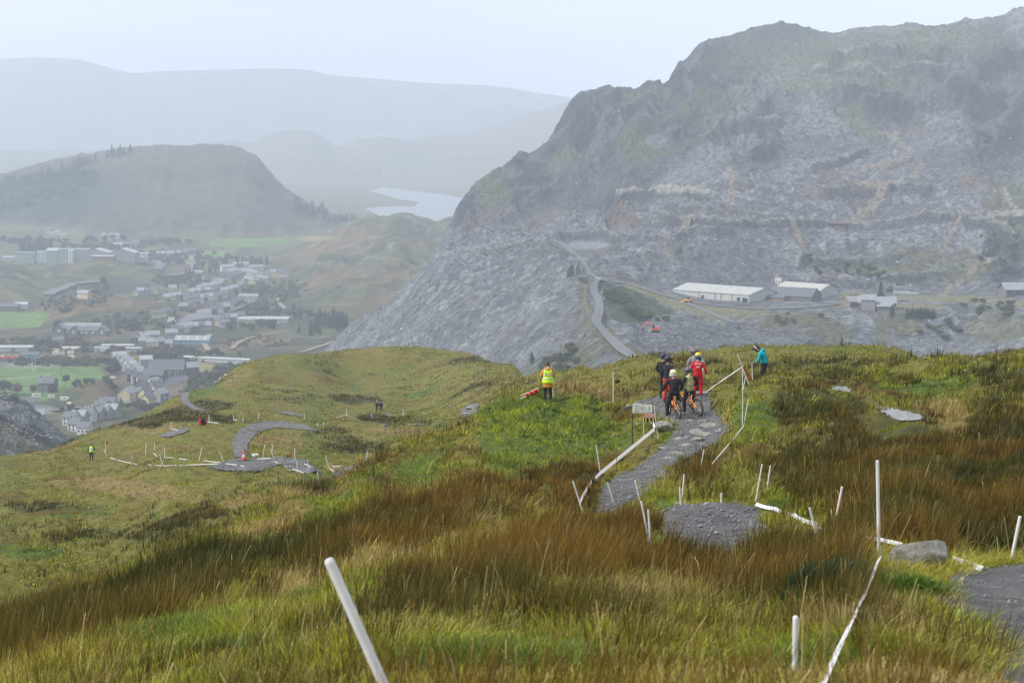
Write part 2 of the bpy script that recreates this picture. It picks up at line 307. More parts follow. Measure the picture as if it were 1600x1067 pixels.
STRAW = [('e', 1480, 655, 70, 30, 0), ('b', [(350, 850), (480, 790), (580, 748)], 7), ('e', 230, 765, 170, 14, 6), ('e', 920, 618, 60, 10, 12), ('e', 640, 670, 80, 6, -5), ('e', 420, 690, 50, 8, 0), ('e', 560, 890, 120, 14, -18), ('e', 1000, 935, 110, 14, 0), ('e', 1340, 965, 80, 40, 0),
 ('e', 1380, 670, 40, 20, -20), ('e', 1110, 850, 70, 16, 0), ('e', 1110, 660, 22, 14, 0), ('e', 380, 785, 100, 8, 0), ('e', 540, 735, 50, 6, 0), ('e', 60, 700, 80, 5, -8), ('e', 1340, 620, 50, 10, 0), ('e', 700, 830, 120, 18, -14), ('e', 240, 668, 50, 5, 0), ('e', 980, 640, 15, 6, 0), ('e', 1480, 640, 40, 20, 0), ('e', 300, 700, 60, 7, 0)]
def wsum(L, px, py):
    m = np.zeros(np.shape(px))
    for q in L:
        m = np.maximum(m, E(px, py, *q[1:]) if q[0] == 'e' else band(px, py, q[1], q[2]))
    return m
def moor_zones(X, Y, px, py):
    D = np.maximum(Y, 4)
    s = np.clip(D/28, 0.6, 12)        # patches read at the scale of the slope they grow on
    n1 = fbm(X/s/0.8, Y/s/1.6, 3, 41); n2 = fbm(X/s/0.7, Y/s/1.3, 3, 77); n3 = fbm(X/s/1.0, Y/s/2.0, 3, 99)
    wx = (fbm(X/s/0.5, Y/s/0.8, 3, 12)-0.5)*60; wy = (fbm(X/s/0.5, Y/s/0.8, 3, 13)-0.5)*22
    r = wsum(RUSH, px+wx, py+wy)*0.95+(n1-0.5)*2.0-0.26-.4*wsum(GREEN, px+wx*.5, py+wy*.5)
    g = wsum(GREEN, px+wx, py+wy)*0.9+(n2-0.5)*1.7-0.05
    w = wsum(STRAW, px+wx, py+wy)*0.75+(n3-0.5)*1.7
    fs = np.maximum(1, D/50); f1 = fbm(X/.9/fs, Y/.9/fs, 3, 141)-.5; f2 = fbm(X/1.1/fs, Y/1.1/fs, 3, 142)-.5; k_ = 1+.5*sstep(60, 120, D); r = r+f1*.7*k_; g = g+f2*.9*k_; w = w+(f1*.5-f2*.5)*k_-.08
    r = sstep(0.1, 0.75, r); g = sstep(0.2, 0.7, g)*(1-r); w = sstep(0.15, 0.7, w)*(1-r)*(1-g*0.7)
    return r, g, w
C_OLIVE, C_GREEN, C_STRAW, C_RUSHG, C_RUSHB, C_RUST = (np.array(c) for c in ((.145, .135, .022), (.065, .105, .010), (.25, .185, .065), (.034, .040, .008), (.07, .045, .01), (.15, .075, .018)))
def ground_cols(X, Y, px, py):
    r, g, w = moor_zones(X, Y, px, py); c = np.ones(np.shape(X)+(3,))*C_OLIVE*.8
    c = mixc(c, C_GREEN*0.9, g); c = mixc(c, C_STRAW*0.7, w*0.8); n = fbm(X/1.3, Y/1.3, 2, 3)
    c = mixc(c, C_RUSHG*(1-0)+0*n[..., None], r*0.8); c = mixc(c, C_RUST*0.6, sstep(0.62, 0.8, fbm(X/6, Y/6, 3, 51))*0.6)
    return c
m_moor = mat('moor_turf', (.1, .1, .03), 0.95, noise=0.35, nscale=2.2, bump=0.8, bscale=5.0, vcol=True, bdist=0.12)
pxs = np.arange(-340, 1941, 4.0); Ls = np.exp(np.linspace(math.log(1.6), math.log(690), 950))
PX, DD = np.meshgrid(pxs, Ls, indexing='ij'); V = moor.pts(PX, DD)
ppx, ppy = proj(V[..., 0], V[..., 1], V[..., 2])
CC = ground_cols(V[..., 0], V[..., 1], ppx, ppy)
o = add('ground', np_mesh('ground', V.reshape(-1, 3), grid_faces(*PX.shape), m_moor, cols=CC.reshape(-1, 3))); tag(o, kind='structure')
def draped(name, terr, maskfn, x0, x1, d0, d1, nx, nd, material, dz, colfn=None, smooth=True):
    px = np.linspace(x0, x1, nx); D = np.exp(np.linspace(math.log(d0), math.log(d1), nd))
    A, B = np.meshgrid(px, D, indexing='ij'); V = terr.pts(A, B); r = proj(V[..., 0], V[..., 1], V[..., 2])
    k = maskfn(r[0], r[1], V) > 0; V[..., 2] += dz; Fc = grid_faces(nx, nd); kk = k.ravel()
    Fc = Fc[kk[Fc].sum(1) >= 4]; u, inv = np.unique(Fc, return_inverse=True)
    if not len(u): print('EMPTY DRAPE', name); return None
    Vv = V.reshape(-1, 3)[u]; c = colfn(Vv) if colfn else None
    o = add(name, np_mesh(name, Vv, inv.reshape(Fc.shape), material, smooth, cols=c)); tag(o, kind='structure'); return o
m_grav = mat('path_gravel', (.05, .051, .054), 0.85, c2=(.20, .20, .20), nscale=3.2, bump=1.0, bscale=16, det=12, bdist=0.10)
m_gravp = mat('pale_path', (.17, .18, .19), 0.85, c2=(.30, .31, .33), nscale=2.2, bump=0.6, bscale=25, det=8, bdist=0.04)
PB = {'near': (1440, 1930, 5, 16.5, 260, 200), 'slab': (1020, 1215, 18, 29, 300, 240), 'main': (920, 1145, 27, 69, 340, 380), 'berm': (350, 510, 160, 270, 240, 200), 'jump': (310, 490, 130, 185, 200, 160), 'jump2': (425, 510, 120, 185, 120, 140),
 'jump3': (510, 572, 110, 185, 90, 140), 'far': (270, 335, 240, 345, 90, 140), 'slabs': (712, 756, 150, 270, 70, 120), 'p1': (1290, 1340, 50, 75, 60, 80), 'p2': (1340, 1455, 38, 60, 160, 120), 'p3': (240, 300, 180, 270, 90, 120), 'p4': (420, 480, 230, 330, 90, 90), 'p5': (588, 610, 180, 290, 50, 80), 'p6': (630, 668, 180, 290, 50, 80), 'p7': (598, 618, 260, 360, 50, 80)}
for k, (x0, x1, d0, d1, nx, nd) in PB.items():
    d0, d1 = float(np.interp(d0, GX, GY)), float(np.interp(d1, GX, GY))
    poly = PATHS[k]
    def mf(px, py, V, poly=poly, k=k):
        n = (fbm(V[..., 0]*1.5, V[..., 1]*1.5, 4, 3, .7)-0.5)*(20 if k in ('near', 'main', 'slab') else 1.6)
        return sdpoly(px, py, poly)+n
    q_ = 1 if k in ('near', 'main', 'slab') else 2
    draped('path', moor, mf, x0, x1, d0, d1, nx*q_, nd*q_, m_gravp if k in ('p1', 'p2') else m_grav, 0.018 if d0 < 100 else 0.08)
def path_sd(px, py):
    m = np.full(np.shape(px), -1e9)
    for k, p in PATHS.items():
        xs = [a for a, _ in p]; ys = [b for _, b in p]
        s = (px > min(xs)-30) & (px < max(xs)+30) & (py > min(ys)-30) & (py < max(ys)+30)
        if s.any(): m[s] = np.maximum(m[s], sdpoly(px[s], py[s], p))
    return m
# ================================================================ grass and rushes: blades grown in tufts over the whole moor
m_grass = bpy.data.materials.new('grass_blades'); m_grass.use_nodes = True
n, l = m_grass.node_tree.nodes, m_grass.node_tree.links; n.remove(n['Principled BSDF'])
at = n.new('ShaderNodeAttribute'); at.attribute_name = 'Col'; df = n.new('ShaderNodeBsdfDiffuse'); tr = n.new('ShaderNodeBsdfTranslucent')
gl = n.new('ShaderNodeBsdfGlossy'); gl.inputs['Roughness'].default_value = 0.45; gl.inputs['Color'].default_value = (.5, .5, .5, 1)
m1 = n.new('ShaderNodeMixShader'); m1.inputs[0].default_value = 0.3; m2 = n.new('ShaderNodeMixShader'); m2.inputs[0].default_value = 0.045
l.new(at.outputs['Color'], df.inputs['Color']); l.new(at.outputs['Color'], tr.inputs['Color'])
l.new(df.outputs[0], m1.inputs[1]); l.new(tr.outputs[0], m1.inputs[2]); l.new(m1.outputs[0], m2.inputs[1]); l.new(gl.outputs[0], m2.inputs[2])
l.new(m2.outputs[0], n['Material Output'].inputs['Surface'])
PXM = 1.0/1991.0
SHORT = [('e', 1430, 925, 95, 42, 0), ('e', 1370, 885, 34, 26, 0), ('e', 930, 812, 40, 18, 0), ('e', 1400, 672, 60, 18, 0), ('e', 1320, 620, 40, 10, 0), ('e', 1195, 612, 34, 8, 0), ('e', 1005, 690, 50, 26, 0), ('e', 1020, 790, 30, 22, 0), ('e', 1190, 800, 34, 18, 0), ('e', 1020, 850, 20, 16, 0)]
def grow(name, ntuft, nb, d0, d1, rows, seed, label, hm=1.0):
    g = np.random.default_rng(seed)
    px = g.uniform(-160, 1760, ntuft); D = np.exp(g.uniform(math.log(d0), math.log(d1), ntuft)); V = moor.pts(px, D)
    X, Y, Z = V.T; qx, qy = proj(X, Y, Z); r, gg, w = moor_zones(X, Y, qx, qy)
    sd = path_sd(qx, qy); u = g.random(ntuft)
    typ = np.where(u < r*(0.55+0.4*(D<60)), 1, np.where(g.random(ntuft) < gg, 3, np.where(g.random(ntuft) < w*0.75, 2, 0)))
    typ = np.where((typ == 0) & (g.random(ntuft) < 0.04), 2, typ); typ = np.where((typ == 0) & (g.random(ntuft) < 0.05) & (D < 130), 1, typ)
    sh = wsum(SHORT, qx, qy); typ = np.where((typ == 1) & (g.random(ntuft) < sh*1.3), np.where(g.random(ntuft) < .5, 3, 0), typ)
    margin = np.where(typ == 1, 6, -1.0)*np.clip(24/D, 0.3, 2.0)
    cl = vnoise(X/.33+7, Y/.33, 81); keep = ((typ != 1) | (cl > .33) | (D > 60)) & (sd < -margin) | ((sd < 1) & (g.random(ntuft) < 0.10))
    X, Y, Z, D, typ, qx, qy, sh = (a[keep] for a in (X, Y, Z, D, typ, qx, qy, sh)); nt = len(X)
    tone = fbm(X*1.7, Y*1.7, 3, 8); tone2 = fbm(X/4, Y/4, 3, 61)
    hs = g.uniform(0.7, 1.25, nt)*(0.4+1.25*vnoise(X/.5, Y/.5, 71)**1.3)*(0.7+0.6*vnoise(X/2.2, Y/2.2, 72))*np.where((typ == 1) & (r[keep] < .3), 1.2, 1)*(1-.5*sh)
    hs = hs*hm*np.where((D > 28) & (typ != 1), .45+1.5*vnoise(X/1.3/np.maximum(1, D/70), Y/1.3/np.maximum(1, D/70), 171)**1.5, 1)
    i = np.repeat(np.arange(nt), nb); m = len(i); t = typ[i]; d = D[i]
    pix = d*PXM
    H0 = np.choose(t, [.13, .25, .17, .14])*hs[i]*g.uniform(.5, 1.15, m); H0 *= 1.0
    H0 = np.where(d < 12, H0*np.clip(d/12, 0.55, 1), H0)
    W = np.maximum(np.choose(t, [.0048, .0035, .0035, .005]), pix*g.uniform(.38, .72, m)*np.where(d > 60, 1.2, 1))
    rad = np.maximum(np.choose(t, [.14, .085, .10, .12])*hs[i], pix*4.5)
    a = g.uniform(0, 2*np.pi, m); rr = np.sqrt(g.random(m))*rad
    bx, by = X[i]+np.cos(a)*rr, Y[i]+np.sin(a)*rr
    # root height by local slope
    e = 0.4; gx = (moor.H(X+e, Y)-Z)/e; gy = (moor.H(X, Y+e)-Z)/e
    gx = np.clip(gx, -1.5, 1.5); gy = np.clip(gy, -1.5, 1.5)
    bz = Z[i]+gx[i]*(bx-X[i])+gy[i]*(by-Y[i])-0.02
    spread = np.choose(t, [.75, .34, .65, .9])*g.uniform(.3, 1.2, m)
    az = a+g.normal(0, .7, m); ld = np.stack([np.cos(az)*spread+np.choose(t, [.20, .12, .30, .15]), np.sin(az)*spread*0.8, np.zeros(m)], 1)
    face = g.uniform(-1.0, 1.0, m); wd = np.stack([np.cos(face), np.sin(face), 0*face], 1)
    P0 = np.stack([bx, by, bz], 1); s = np.linspace(0, 1, rows)
    droop = np.choose(t, [.45, .06, .40, .5])
    VV = np.empty((m, rows, 2, 3), np.float32)
    for k, q in enumerate(s):
        c = P0+ld*(H0*q**1.6)[:, None]; c[:, 2] += H0*(q-droop*q*q*np.clip(np.hypot(ld[:, 0], ld[:, 1]), 0, 1))
        ww = (W*(1-0.82*q**2)/2)[:, None]*wd
        VV[:, k, 0] = c-ww; VV[:, k, 1] = c+ww
    # colours: the plants' own colours
    tb = np.exp(g.normal(0, .30, nt))[i][:, None]*np.exp(g.normal(0, .22, (m, 1))); v = g.random((m, 1)); tn = tone[i][:, None]; t2 = tone2[i][:, None]
    dim = np.where(d < 60, 1.0, np.clip(1.0-(d-60)/600, .8, 1))[:, None]
    base = np.empty((m, 3)); tip = np.empty((m, 3)); A = lambda *c: np.array(c)
    def lerp(a_, b_, k): return a_*(1-k)+b_*k
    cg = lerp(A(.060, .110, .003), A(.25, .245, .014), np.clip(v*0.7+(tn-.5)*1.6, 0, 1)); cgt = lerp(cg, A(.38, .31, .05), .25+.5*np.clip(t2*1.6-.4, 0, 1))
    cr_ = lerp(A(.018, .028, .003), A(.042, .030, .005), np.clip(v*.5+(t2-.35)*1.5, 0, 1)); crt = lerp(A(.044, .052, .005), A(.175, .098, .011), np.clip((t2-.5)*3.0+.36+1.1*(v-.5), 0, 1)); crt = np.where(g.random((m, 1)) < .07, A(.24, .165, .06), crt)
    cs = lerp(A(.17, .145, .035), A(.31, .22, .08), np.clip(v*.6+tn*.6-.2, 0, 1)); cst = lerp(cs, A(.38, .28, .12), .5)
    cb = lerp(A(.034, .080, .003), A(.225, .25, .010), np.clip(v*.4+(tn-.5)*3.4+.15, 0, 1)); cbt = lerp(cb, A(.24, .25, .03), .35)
    for k, (b0, t0) in enumerate(((cg, cgt), (cr_, crt), (cs, cst), (cb, cbt))):
        q = t == k; base[q] = b0[q]; tip[q] = t0[q]
    rust = sstep(.60, .75, fbm(X/5, Y/7, 3, 51))[i][:, None]*(np.isin(t, (0, 2)))[:, None]*sstep(8, 30, d)[:, None]
    tb = tb*np.where(t == 1, 1.12, 1.22)[:, None]; base = base*tb; tip = tip*tb; base = lerp(base, A(.12, .055, .015), rust*.7)*dim; tip = lerp(tip, A(.20, .10, .03), rust*.7)*dim
    COL = np.empty((m, rows, 2, 3), np.float32)
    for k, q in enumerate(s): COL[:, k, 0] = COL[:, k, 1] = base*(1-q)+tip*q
    nv = rows*2; f = np.array([[2*k, 2*k+1, 2*k+3, 2*k+2] for k in range(rows-1)])
    FF = (np.arange(m)[:, None, None]*nv+f[None]).reshape(-1, 4)
    me = bpy.data.meshes.new(name); me.vertices.add(m*nv); me.vertices.foreach_set('co', VV.ravel())
    me.loops.add(FF.size); me.loops.foreach_set('vertex_index', FF.astype(np.int32).ravel()); me.polygons.add(len(FF))
    me.polygons.foreach_set('loop_start', np.arange(0, FF.size, 4, dtype=np.int32)); me.update(calc_edges=False)
    ca = me.color_attributes.new('Col', 'FLOAT_COLOR', 'POINT'); cc = np.ones((m*nv, 4), np.float32); cc[:, :3] = COL.reshape(-1, 3); ca.data.foreach_set('color', cc.ravel())
    me.materials.append(m_grass); me.polygons.foreach_set('use_smooth', np.ones(len(FF), bool))
    o = add(name, me); tag(o, label, 'grass', kind='stuff'); print(name, m); return o
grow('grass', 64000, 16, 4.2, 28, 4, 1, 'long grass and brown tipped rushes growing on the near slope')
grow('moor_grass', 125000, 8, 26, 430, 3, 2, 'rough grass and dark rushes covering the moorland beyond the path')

def stems(n, seed):
    """single bent dead stalks and rush stems standing above the sward"""
    g = np.random.default_rng(seed); px = g.uniform(-60, 1660, n); D = np.exp(g.uniform(math.log(5), math.log(75), n)); V = moor.pts(px, D); q = proj(*V.T); k = (path_sd(q[0], q[1]) < -4) & (wsum(SHORT, q[0], q[1]) < .4); V = V[k]; D = D[k]; m = len(V)
    H = g.uniform(.22, .46, m)*np.clip(D/11, .55, 1); az = g.normal(.3, 1.1, m); ln = g.uniform(.05, .7, m); W = np.maximum(.0038, D*PXM*g.uniform(.5, .85, m)); rows = 6; VV = np.empty((m, rows, 2, 3), np.float32); bend = g.uniform(0, 1.4, m)*(g.random(m) < .45)
    for j, t in enumerate(np.linspace(0, 1, rows)):
        c = V.copy(); c[:, 0] += np.cos(az)*(ln*H*t+bend*H*.45*max(t-.6, 0)); c[:, 1] += np.sin(az)*ln*H*t; c[:, 2] += H*(t-.25*ln*t*t)-bend*H*max(t-.6, 0)*.9; w = W*(1-.5*t)*np.where(t > .75, 1.35, 1)/2; VV[:, j, 0] = c; VV[:, j, 1] = c; VV[:, j, 0, 0] -= w; VV[:, j, 1, 0] += w
    base = np.where(g.random((m, 1)) < .6, np.array([[.40, .31, .13]]), np.array([[.17, .10, .02]]))*np.exp(g.normal(0, .25, (m, 1))); C = np.repeat(base, rows*2, 0); f = np.array([[2*a, 2*a+1, 2*a+3, 2*a+2] for a in range(rows-1)]); FF = (np.arange(m)[:, None, None]*rows*2+f[None]).reshape(-1, 4)
    tag(add('dead_stems', np_mesh('dead_stems', VV.reshape(-1, 3), FF, m_grass, True, cols=C)), 'pale dead stalks standing above the grass', 'grass', kind='stuff')
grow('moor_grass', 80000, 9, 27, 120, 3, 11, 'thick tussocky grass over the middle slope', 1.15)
stems(1500, 9)
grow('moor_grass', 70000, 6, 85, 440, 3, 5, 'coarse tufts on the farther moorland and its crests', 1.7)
# ================================================================ valley floor and hills
BASE = -180.0
def ridge_fn(D0, wf, wb, pts, base=BASE, sharp=1.0):
    xs = [a for a, _ in pts]; hs = [P(a, b, D0)[2]-base for a, b in pts]
    lx = np.arange(xs[0], xs[-1]+1, 2.0); lh = pchip(xs, hs, lx)
    def f(px, D):
        h = np.interp(px, lx, lh, left=0, right=0); t = np.where(D < D0, (D0-D)/wf, (D-D0)/wb)
        return h*(1-sstep(0, 1, t)**sharp)
    return f
HILLS = [
 ridge_fn(3500, 620, 500, [(-400, 312), (-100, 298), (0, 286), (60, 272), (100, 260), (160, 248), (200, 242), (300, 238), (370, 242), (398, 254), (420, 280), (450, 312), (500, 342), (560, 362)]),
 ridge_fn(2900, 350, 300, [(-400, 350), (-50, 352), (0, 357), (80, 367), (150, 377), (220, 388)]),
 ridge_fn(2250, 330, 200, [(-400, 392), (-100, 398), (0, 404), (30, 412), (60, 428), (110, 445), (170, 450)]),
 ridge_fn(2420, 260, 160, [(20, 430), (50, 414), (80, 406), (110, 402), (180, 405), (240, 418), (290, 430), (340, 434)]),
 ridge_fn(1930, 210, 160, [(40, 490), (75, 474), (110, 464), (160, 461), (220, 465), (270, 470), (330, 478), (390, 494)]),
 ridge_fn(1330, 110, 90, [(88, 625), (103, 608), (118, 596), (140, 592), (160, 594), (178, 604), (192, 616), (205, 625)]),
 ridge_fn(1390, 70, 60, [(120, 606), (160, 600), (200, 606), (230, 610)]),
 ridge_fn(2750, 420, 350, [(430, 407), (470, 388), (500, 372), (530, 352), (560, 341), (575, 336), (600, 334), (630, 330), (660, 336), (680, 341), (700, 336), (720, 341), (760, 342), (900, 350)]),
 ridge_fn(2380, 380, 260, [(400, 436), (450, 425), (480, 414), (500, 400), (520, 395), (560, 392), (590, 376), (620, 370), (650, 384), (700, 386), (760, 390), (900, 395)]),
 ridge_fn(2050, 300, 230, [(430, 478), (480, 462), (520, 448), (560, 440), (600, 430), (650, 420), (720, 420), (900, 430)]),
 ridge_fn(7200, 1250, 900, [(-500, 240), (300, 232), (330, 222), (365, 220), (395, 222), (420, 212), (445, 206), (475, 205), (500, 212), (530, 229), (560, 218), (600, 216), (640, 220), (660, 218), (690, 212), (720, 210), (760, 202), (790, 192), (830, 178), (860, 168), (890, 160), (1000, 150)]),
]
LAKE_Z = -171.0
LAKE = [(578, 300), (597, 292), (640, 298), (690, 304), (722, 310), (735, 320), (745, 332), (735, 352), (620, 352), (585, 333), (570, 326), (600, 323), (648, 322), (655, 316), (625, 312), (600, 304)]
class Valley:
    def H(s, X, Y, noise=True):
        X = np.asarray(X, float); Y = np.asarray(Y, float); px, _ = proj(X, Y, BASE+0*Y)
        z = np.zeros(np.shape(Y)); D = Y
        for k, h in enumerate(HILLS):
            # hills are laid out by true bearing: shift the bearing a little to where their crest stands
            z = np.maximum(z, h(px, D))
        m = sstep(0, 25, z)
        if noise:
            z = z+(fbm(X/90, Y/110, 4, 21)-0.5)*(6+13*m)+(ridged(X/42, Y/60, 4, 27)-0.58)*(1+8*m)
        px2, py2 = proj(X, Y, LAKE_Z+0*Y); inl = sdpoly(px2, py2, LAKE)
        z = np.where((D > 3300) & (D < 6500), np.where(inl > 0, np.minimum(z, (LAKE_Z-BASE)-2), np.clip(np.maximum(z, 0), 0, 200)*sstep(0, -12, inl)+9.6+5*sstep(-3, -30, inl)), z)
        return BASE+z
    def hit(s, px, py, dmin=600, dmax=7000):
        L = np.exp(np.linspace(math.log(dmin), math.log(dmax), 2500)); Q = P(px, py, L); h = s.H(Q[:, 0], Q[:, 1])
        w = np.nonzero(Q[:, 2] <= h)[0]; k = w[0] if len(w) else -1
        return Vector((Q[k, 0], Q[k, 1], h[k]))
valley = Valley()
C_BRACK, C_FIELD, C_SCRUB, C_ROCK, C_WOOD = (np.array(c) for c in ((.115, .082, .038), (.10, .18, .035), (.030, .042, .018), (.2, .2, .2), (.014, .022, .014)))
FIELDS = [([(-60, 487), (82, 489), (60, 512), (-60, 514)], 1), ([(-60, 574), (158, 572), (165, 592), (135, 600), (100, 606), (92, 622), (60, 626), (-60, 600)], 1), ([(128, 643), (150, 632), (200, 626), (196, 640), (150, 655)], 1), ([(320, 374), (440, 371), (468, 380), (400, 387), (330, 386)], 1),
  ([(300, 400), (320, 393), (366, 392), (360, 402), (330, 407)], 1), ([(278, 396), (320, 394), (310, 408), (290, 406)], 2), ([(440, 372), (500, 368), (540, 372), (480, 378)], 2), ([(290, 560), (345, 572), (340, 590), (300, 588)], 2), ([(380, 566), (440, 572), (430, 590), (385, 585)], 2)]
def valley_cols(V):
    X, Y, Z = V[..., 0], V[..., 1], V[..., 2]; px, py = proj(X, Y, Z); n = fbm(X/120, Y/120, 4, 5); n2 = fbm(X/30, Y/40, 4, 6); n3 = fbm(X/14, Y/20, 3, 7)
    c = np.ones(X.shape+(3,))*C_BRACK; c = mixc(c, (.08, .088, .034), sstep(.42, .6, n)); c = mixc(c, C_SCRUB, sstep(.50, .62, n2)*.8*(Y < 3200)); c = mixc(c, (.19, .14, .065), sstep(.55, .72, n3)*.5)
    c = mixc(c, (.050, .052, .040), sstep(2850, 3100, Y)*(Y < 4300)*.62*sstep(BASE+8, BASE+40, Z))
    rock = sstep(.60, .78, ridged(X/30, Y/45, 4, 33))*sstep(BASE+10, BASE+30, Z)*(Y < 3000); c = mixc(c, C_ROCK, rock*.55)
    flat = 1-sstep(BASE+4, BASE+16, Z); c = mixc(c, C_SCRUB*1.1, flat*(Y < 2300)*sstep(.35, .6, n2)*.8)
    c = mixc(c, C_WOOD, ell(px, py, 30, 320, 170, 52, -8)*.9*(Y > 2700));
    c = mixc(c, (.17, .16, .07), ell(px, py, 60, 365, 110, 16, 5)*.6); c = mixc(c, (.18, .18, .17), ell(px, py, 270, 447, 60, 8, 8)*.8*(Y > 1700)*(Y < 2200))
    for pg, k in FIELDS:
        if k == 1: c = mixc(c, C_FIELD*(0.92+.16*n[..., None]), sstep(-1, 1, sdpoly(px, py, pg))*(Y > 900))
        else: c = mixc(c, (.22, .19, .08), sstep(-1, 1.5, sdpoly(px, py, pg)))
    c = mixc(c, (.33, .34, .35), ell(px, py, 245, 600, 60, 26, 20)*.25*(Y > 1000)); c = mixc(c, (.30, .30, .30), ell(px, py, 60, 570, 70, 5, 0)*.6*(Y > 1000)*(Y < 1800)); c = mixc(c, (.3, .3, .3), ell(px, py, 50, 640, 40, 8, 0)*.7*(Y < 1500))
    return c
m_valley = mat('valley_ground', (.1, .1, .1), 0.95, noise=0.35, nscale=0.06, bump=1.0, bscale=0.12, vcol=True, det=8, bdist=5.0)
A_, B_ = np.meshgrid(np.arange(-330, 1010, 2.2), np.exp(np.linspace(math.log(620), math.log(8300), 800)), indexing='ij')
U_ = (A_-800)/F; XX, YY = U_*B_, B_; V = np.stack([XX, YY, valley.H(XX, YY)], -1)
tag(add('valley_ground', np_mesh('valley_ground', V.reshape(-1, 3), grid_faces(*A_.shape), m_valley, cols=valley_cols(V).reshape(-1, 3))), kind='structure')
# lake
m_lake = mat('lake_water', (.10, .12, .14), 0.3); m_lake.node_tree.nodes['Principled BSDF'].inputs['Specular IOR Level'].default_value = 0.9
q = [P(a, 310, d) for a, d in ((540, 3380), (800, 3380), (800, 6300), (540, 6300))]
tag(add('lake_water', np_mesh('lake_water', [(p[0], p[1], LAKE_Z) for p in q], [(0, 1, 2, 3)], m_lake)), kind='structure')
# the farthest hills, fading in the haze
m_fhill = mat('far_hill', (.09, .10, .075), 0.95, noise=.3, nscale=.006)
def far_hill(D0, pts, s):
    x = np.arange(pts[0][0], pts[-1][0]+1, 4.0); y = pchip([a for a, _ in pts], [b for _, b in pts], x); t = np.linspace(-1, 1, 40); R = []
    for k in t:
        D = D0+k*(1500 if D0 > 9000 else 900); zc = P(x, y, D0)[:, 2]; z = BASE-20+(zc-BASE+20)*(1-abs(k)**1.4); X = (x-800)/F*D; R.append(np.stack([X, D+0*X, z+(fbm(X/700, D/700+0*X, 4, s)-.5)*90*(1-(1-abs(k))**4)], -1))
    R = np.array(R).transpose(1, 0, 2); tag(add('hills', np_mesh('hills', R.reshape(-1, 3), grid_faces(*R.shape[:2]), m_fhill)), kind='structure')
far_hill(9800, [(-400, 96), (0, 92), (60, 90), (110, 91), (150, 98), (180, 107), (215, 114), (260, 111), (330, 109), (420, 107), (470, 108), (520, 117), (600, 124), (680, 130), (760, 133), (850, 146), (950, 160), (1200, 170)], 3)
far_hill(8700, [(-400, 250), (0, 245), (30, 250), (300, 245), (560, 214), (640, 196), (700, 178), (760, 166), (790, 163), (830, 172), (900, 180), (1200, 200)], 9)
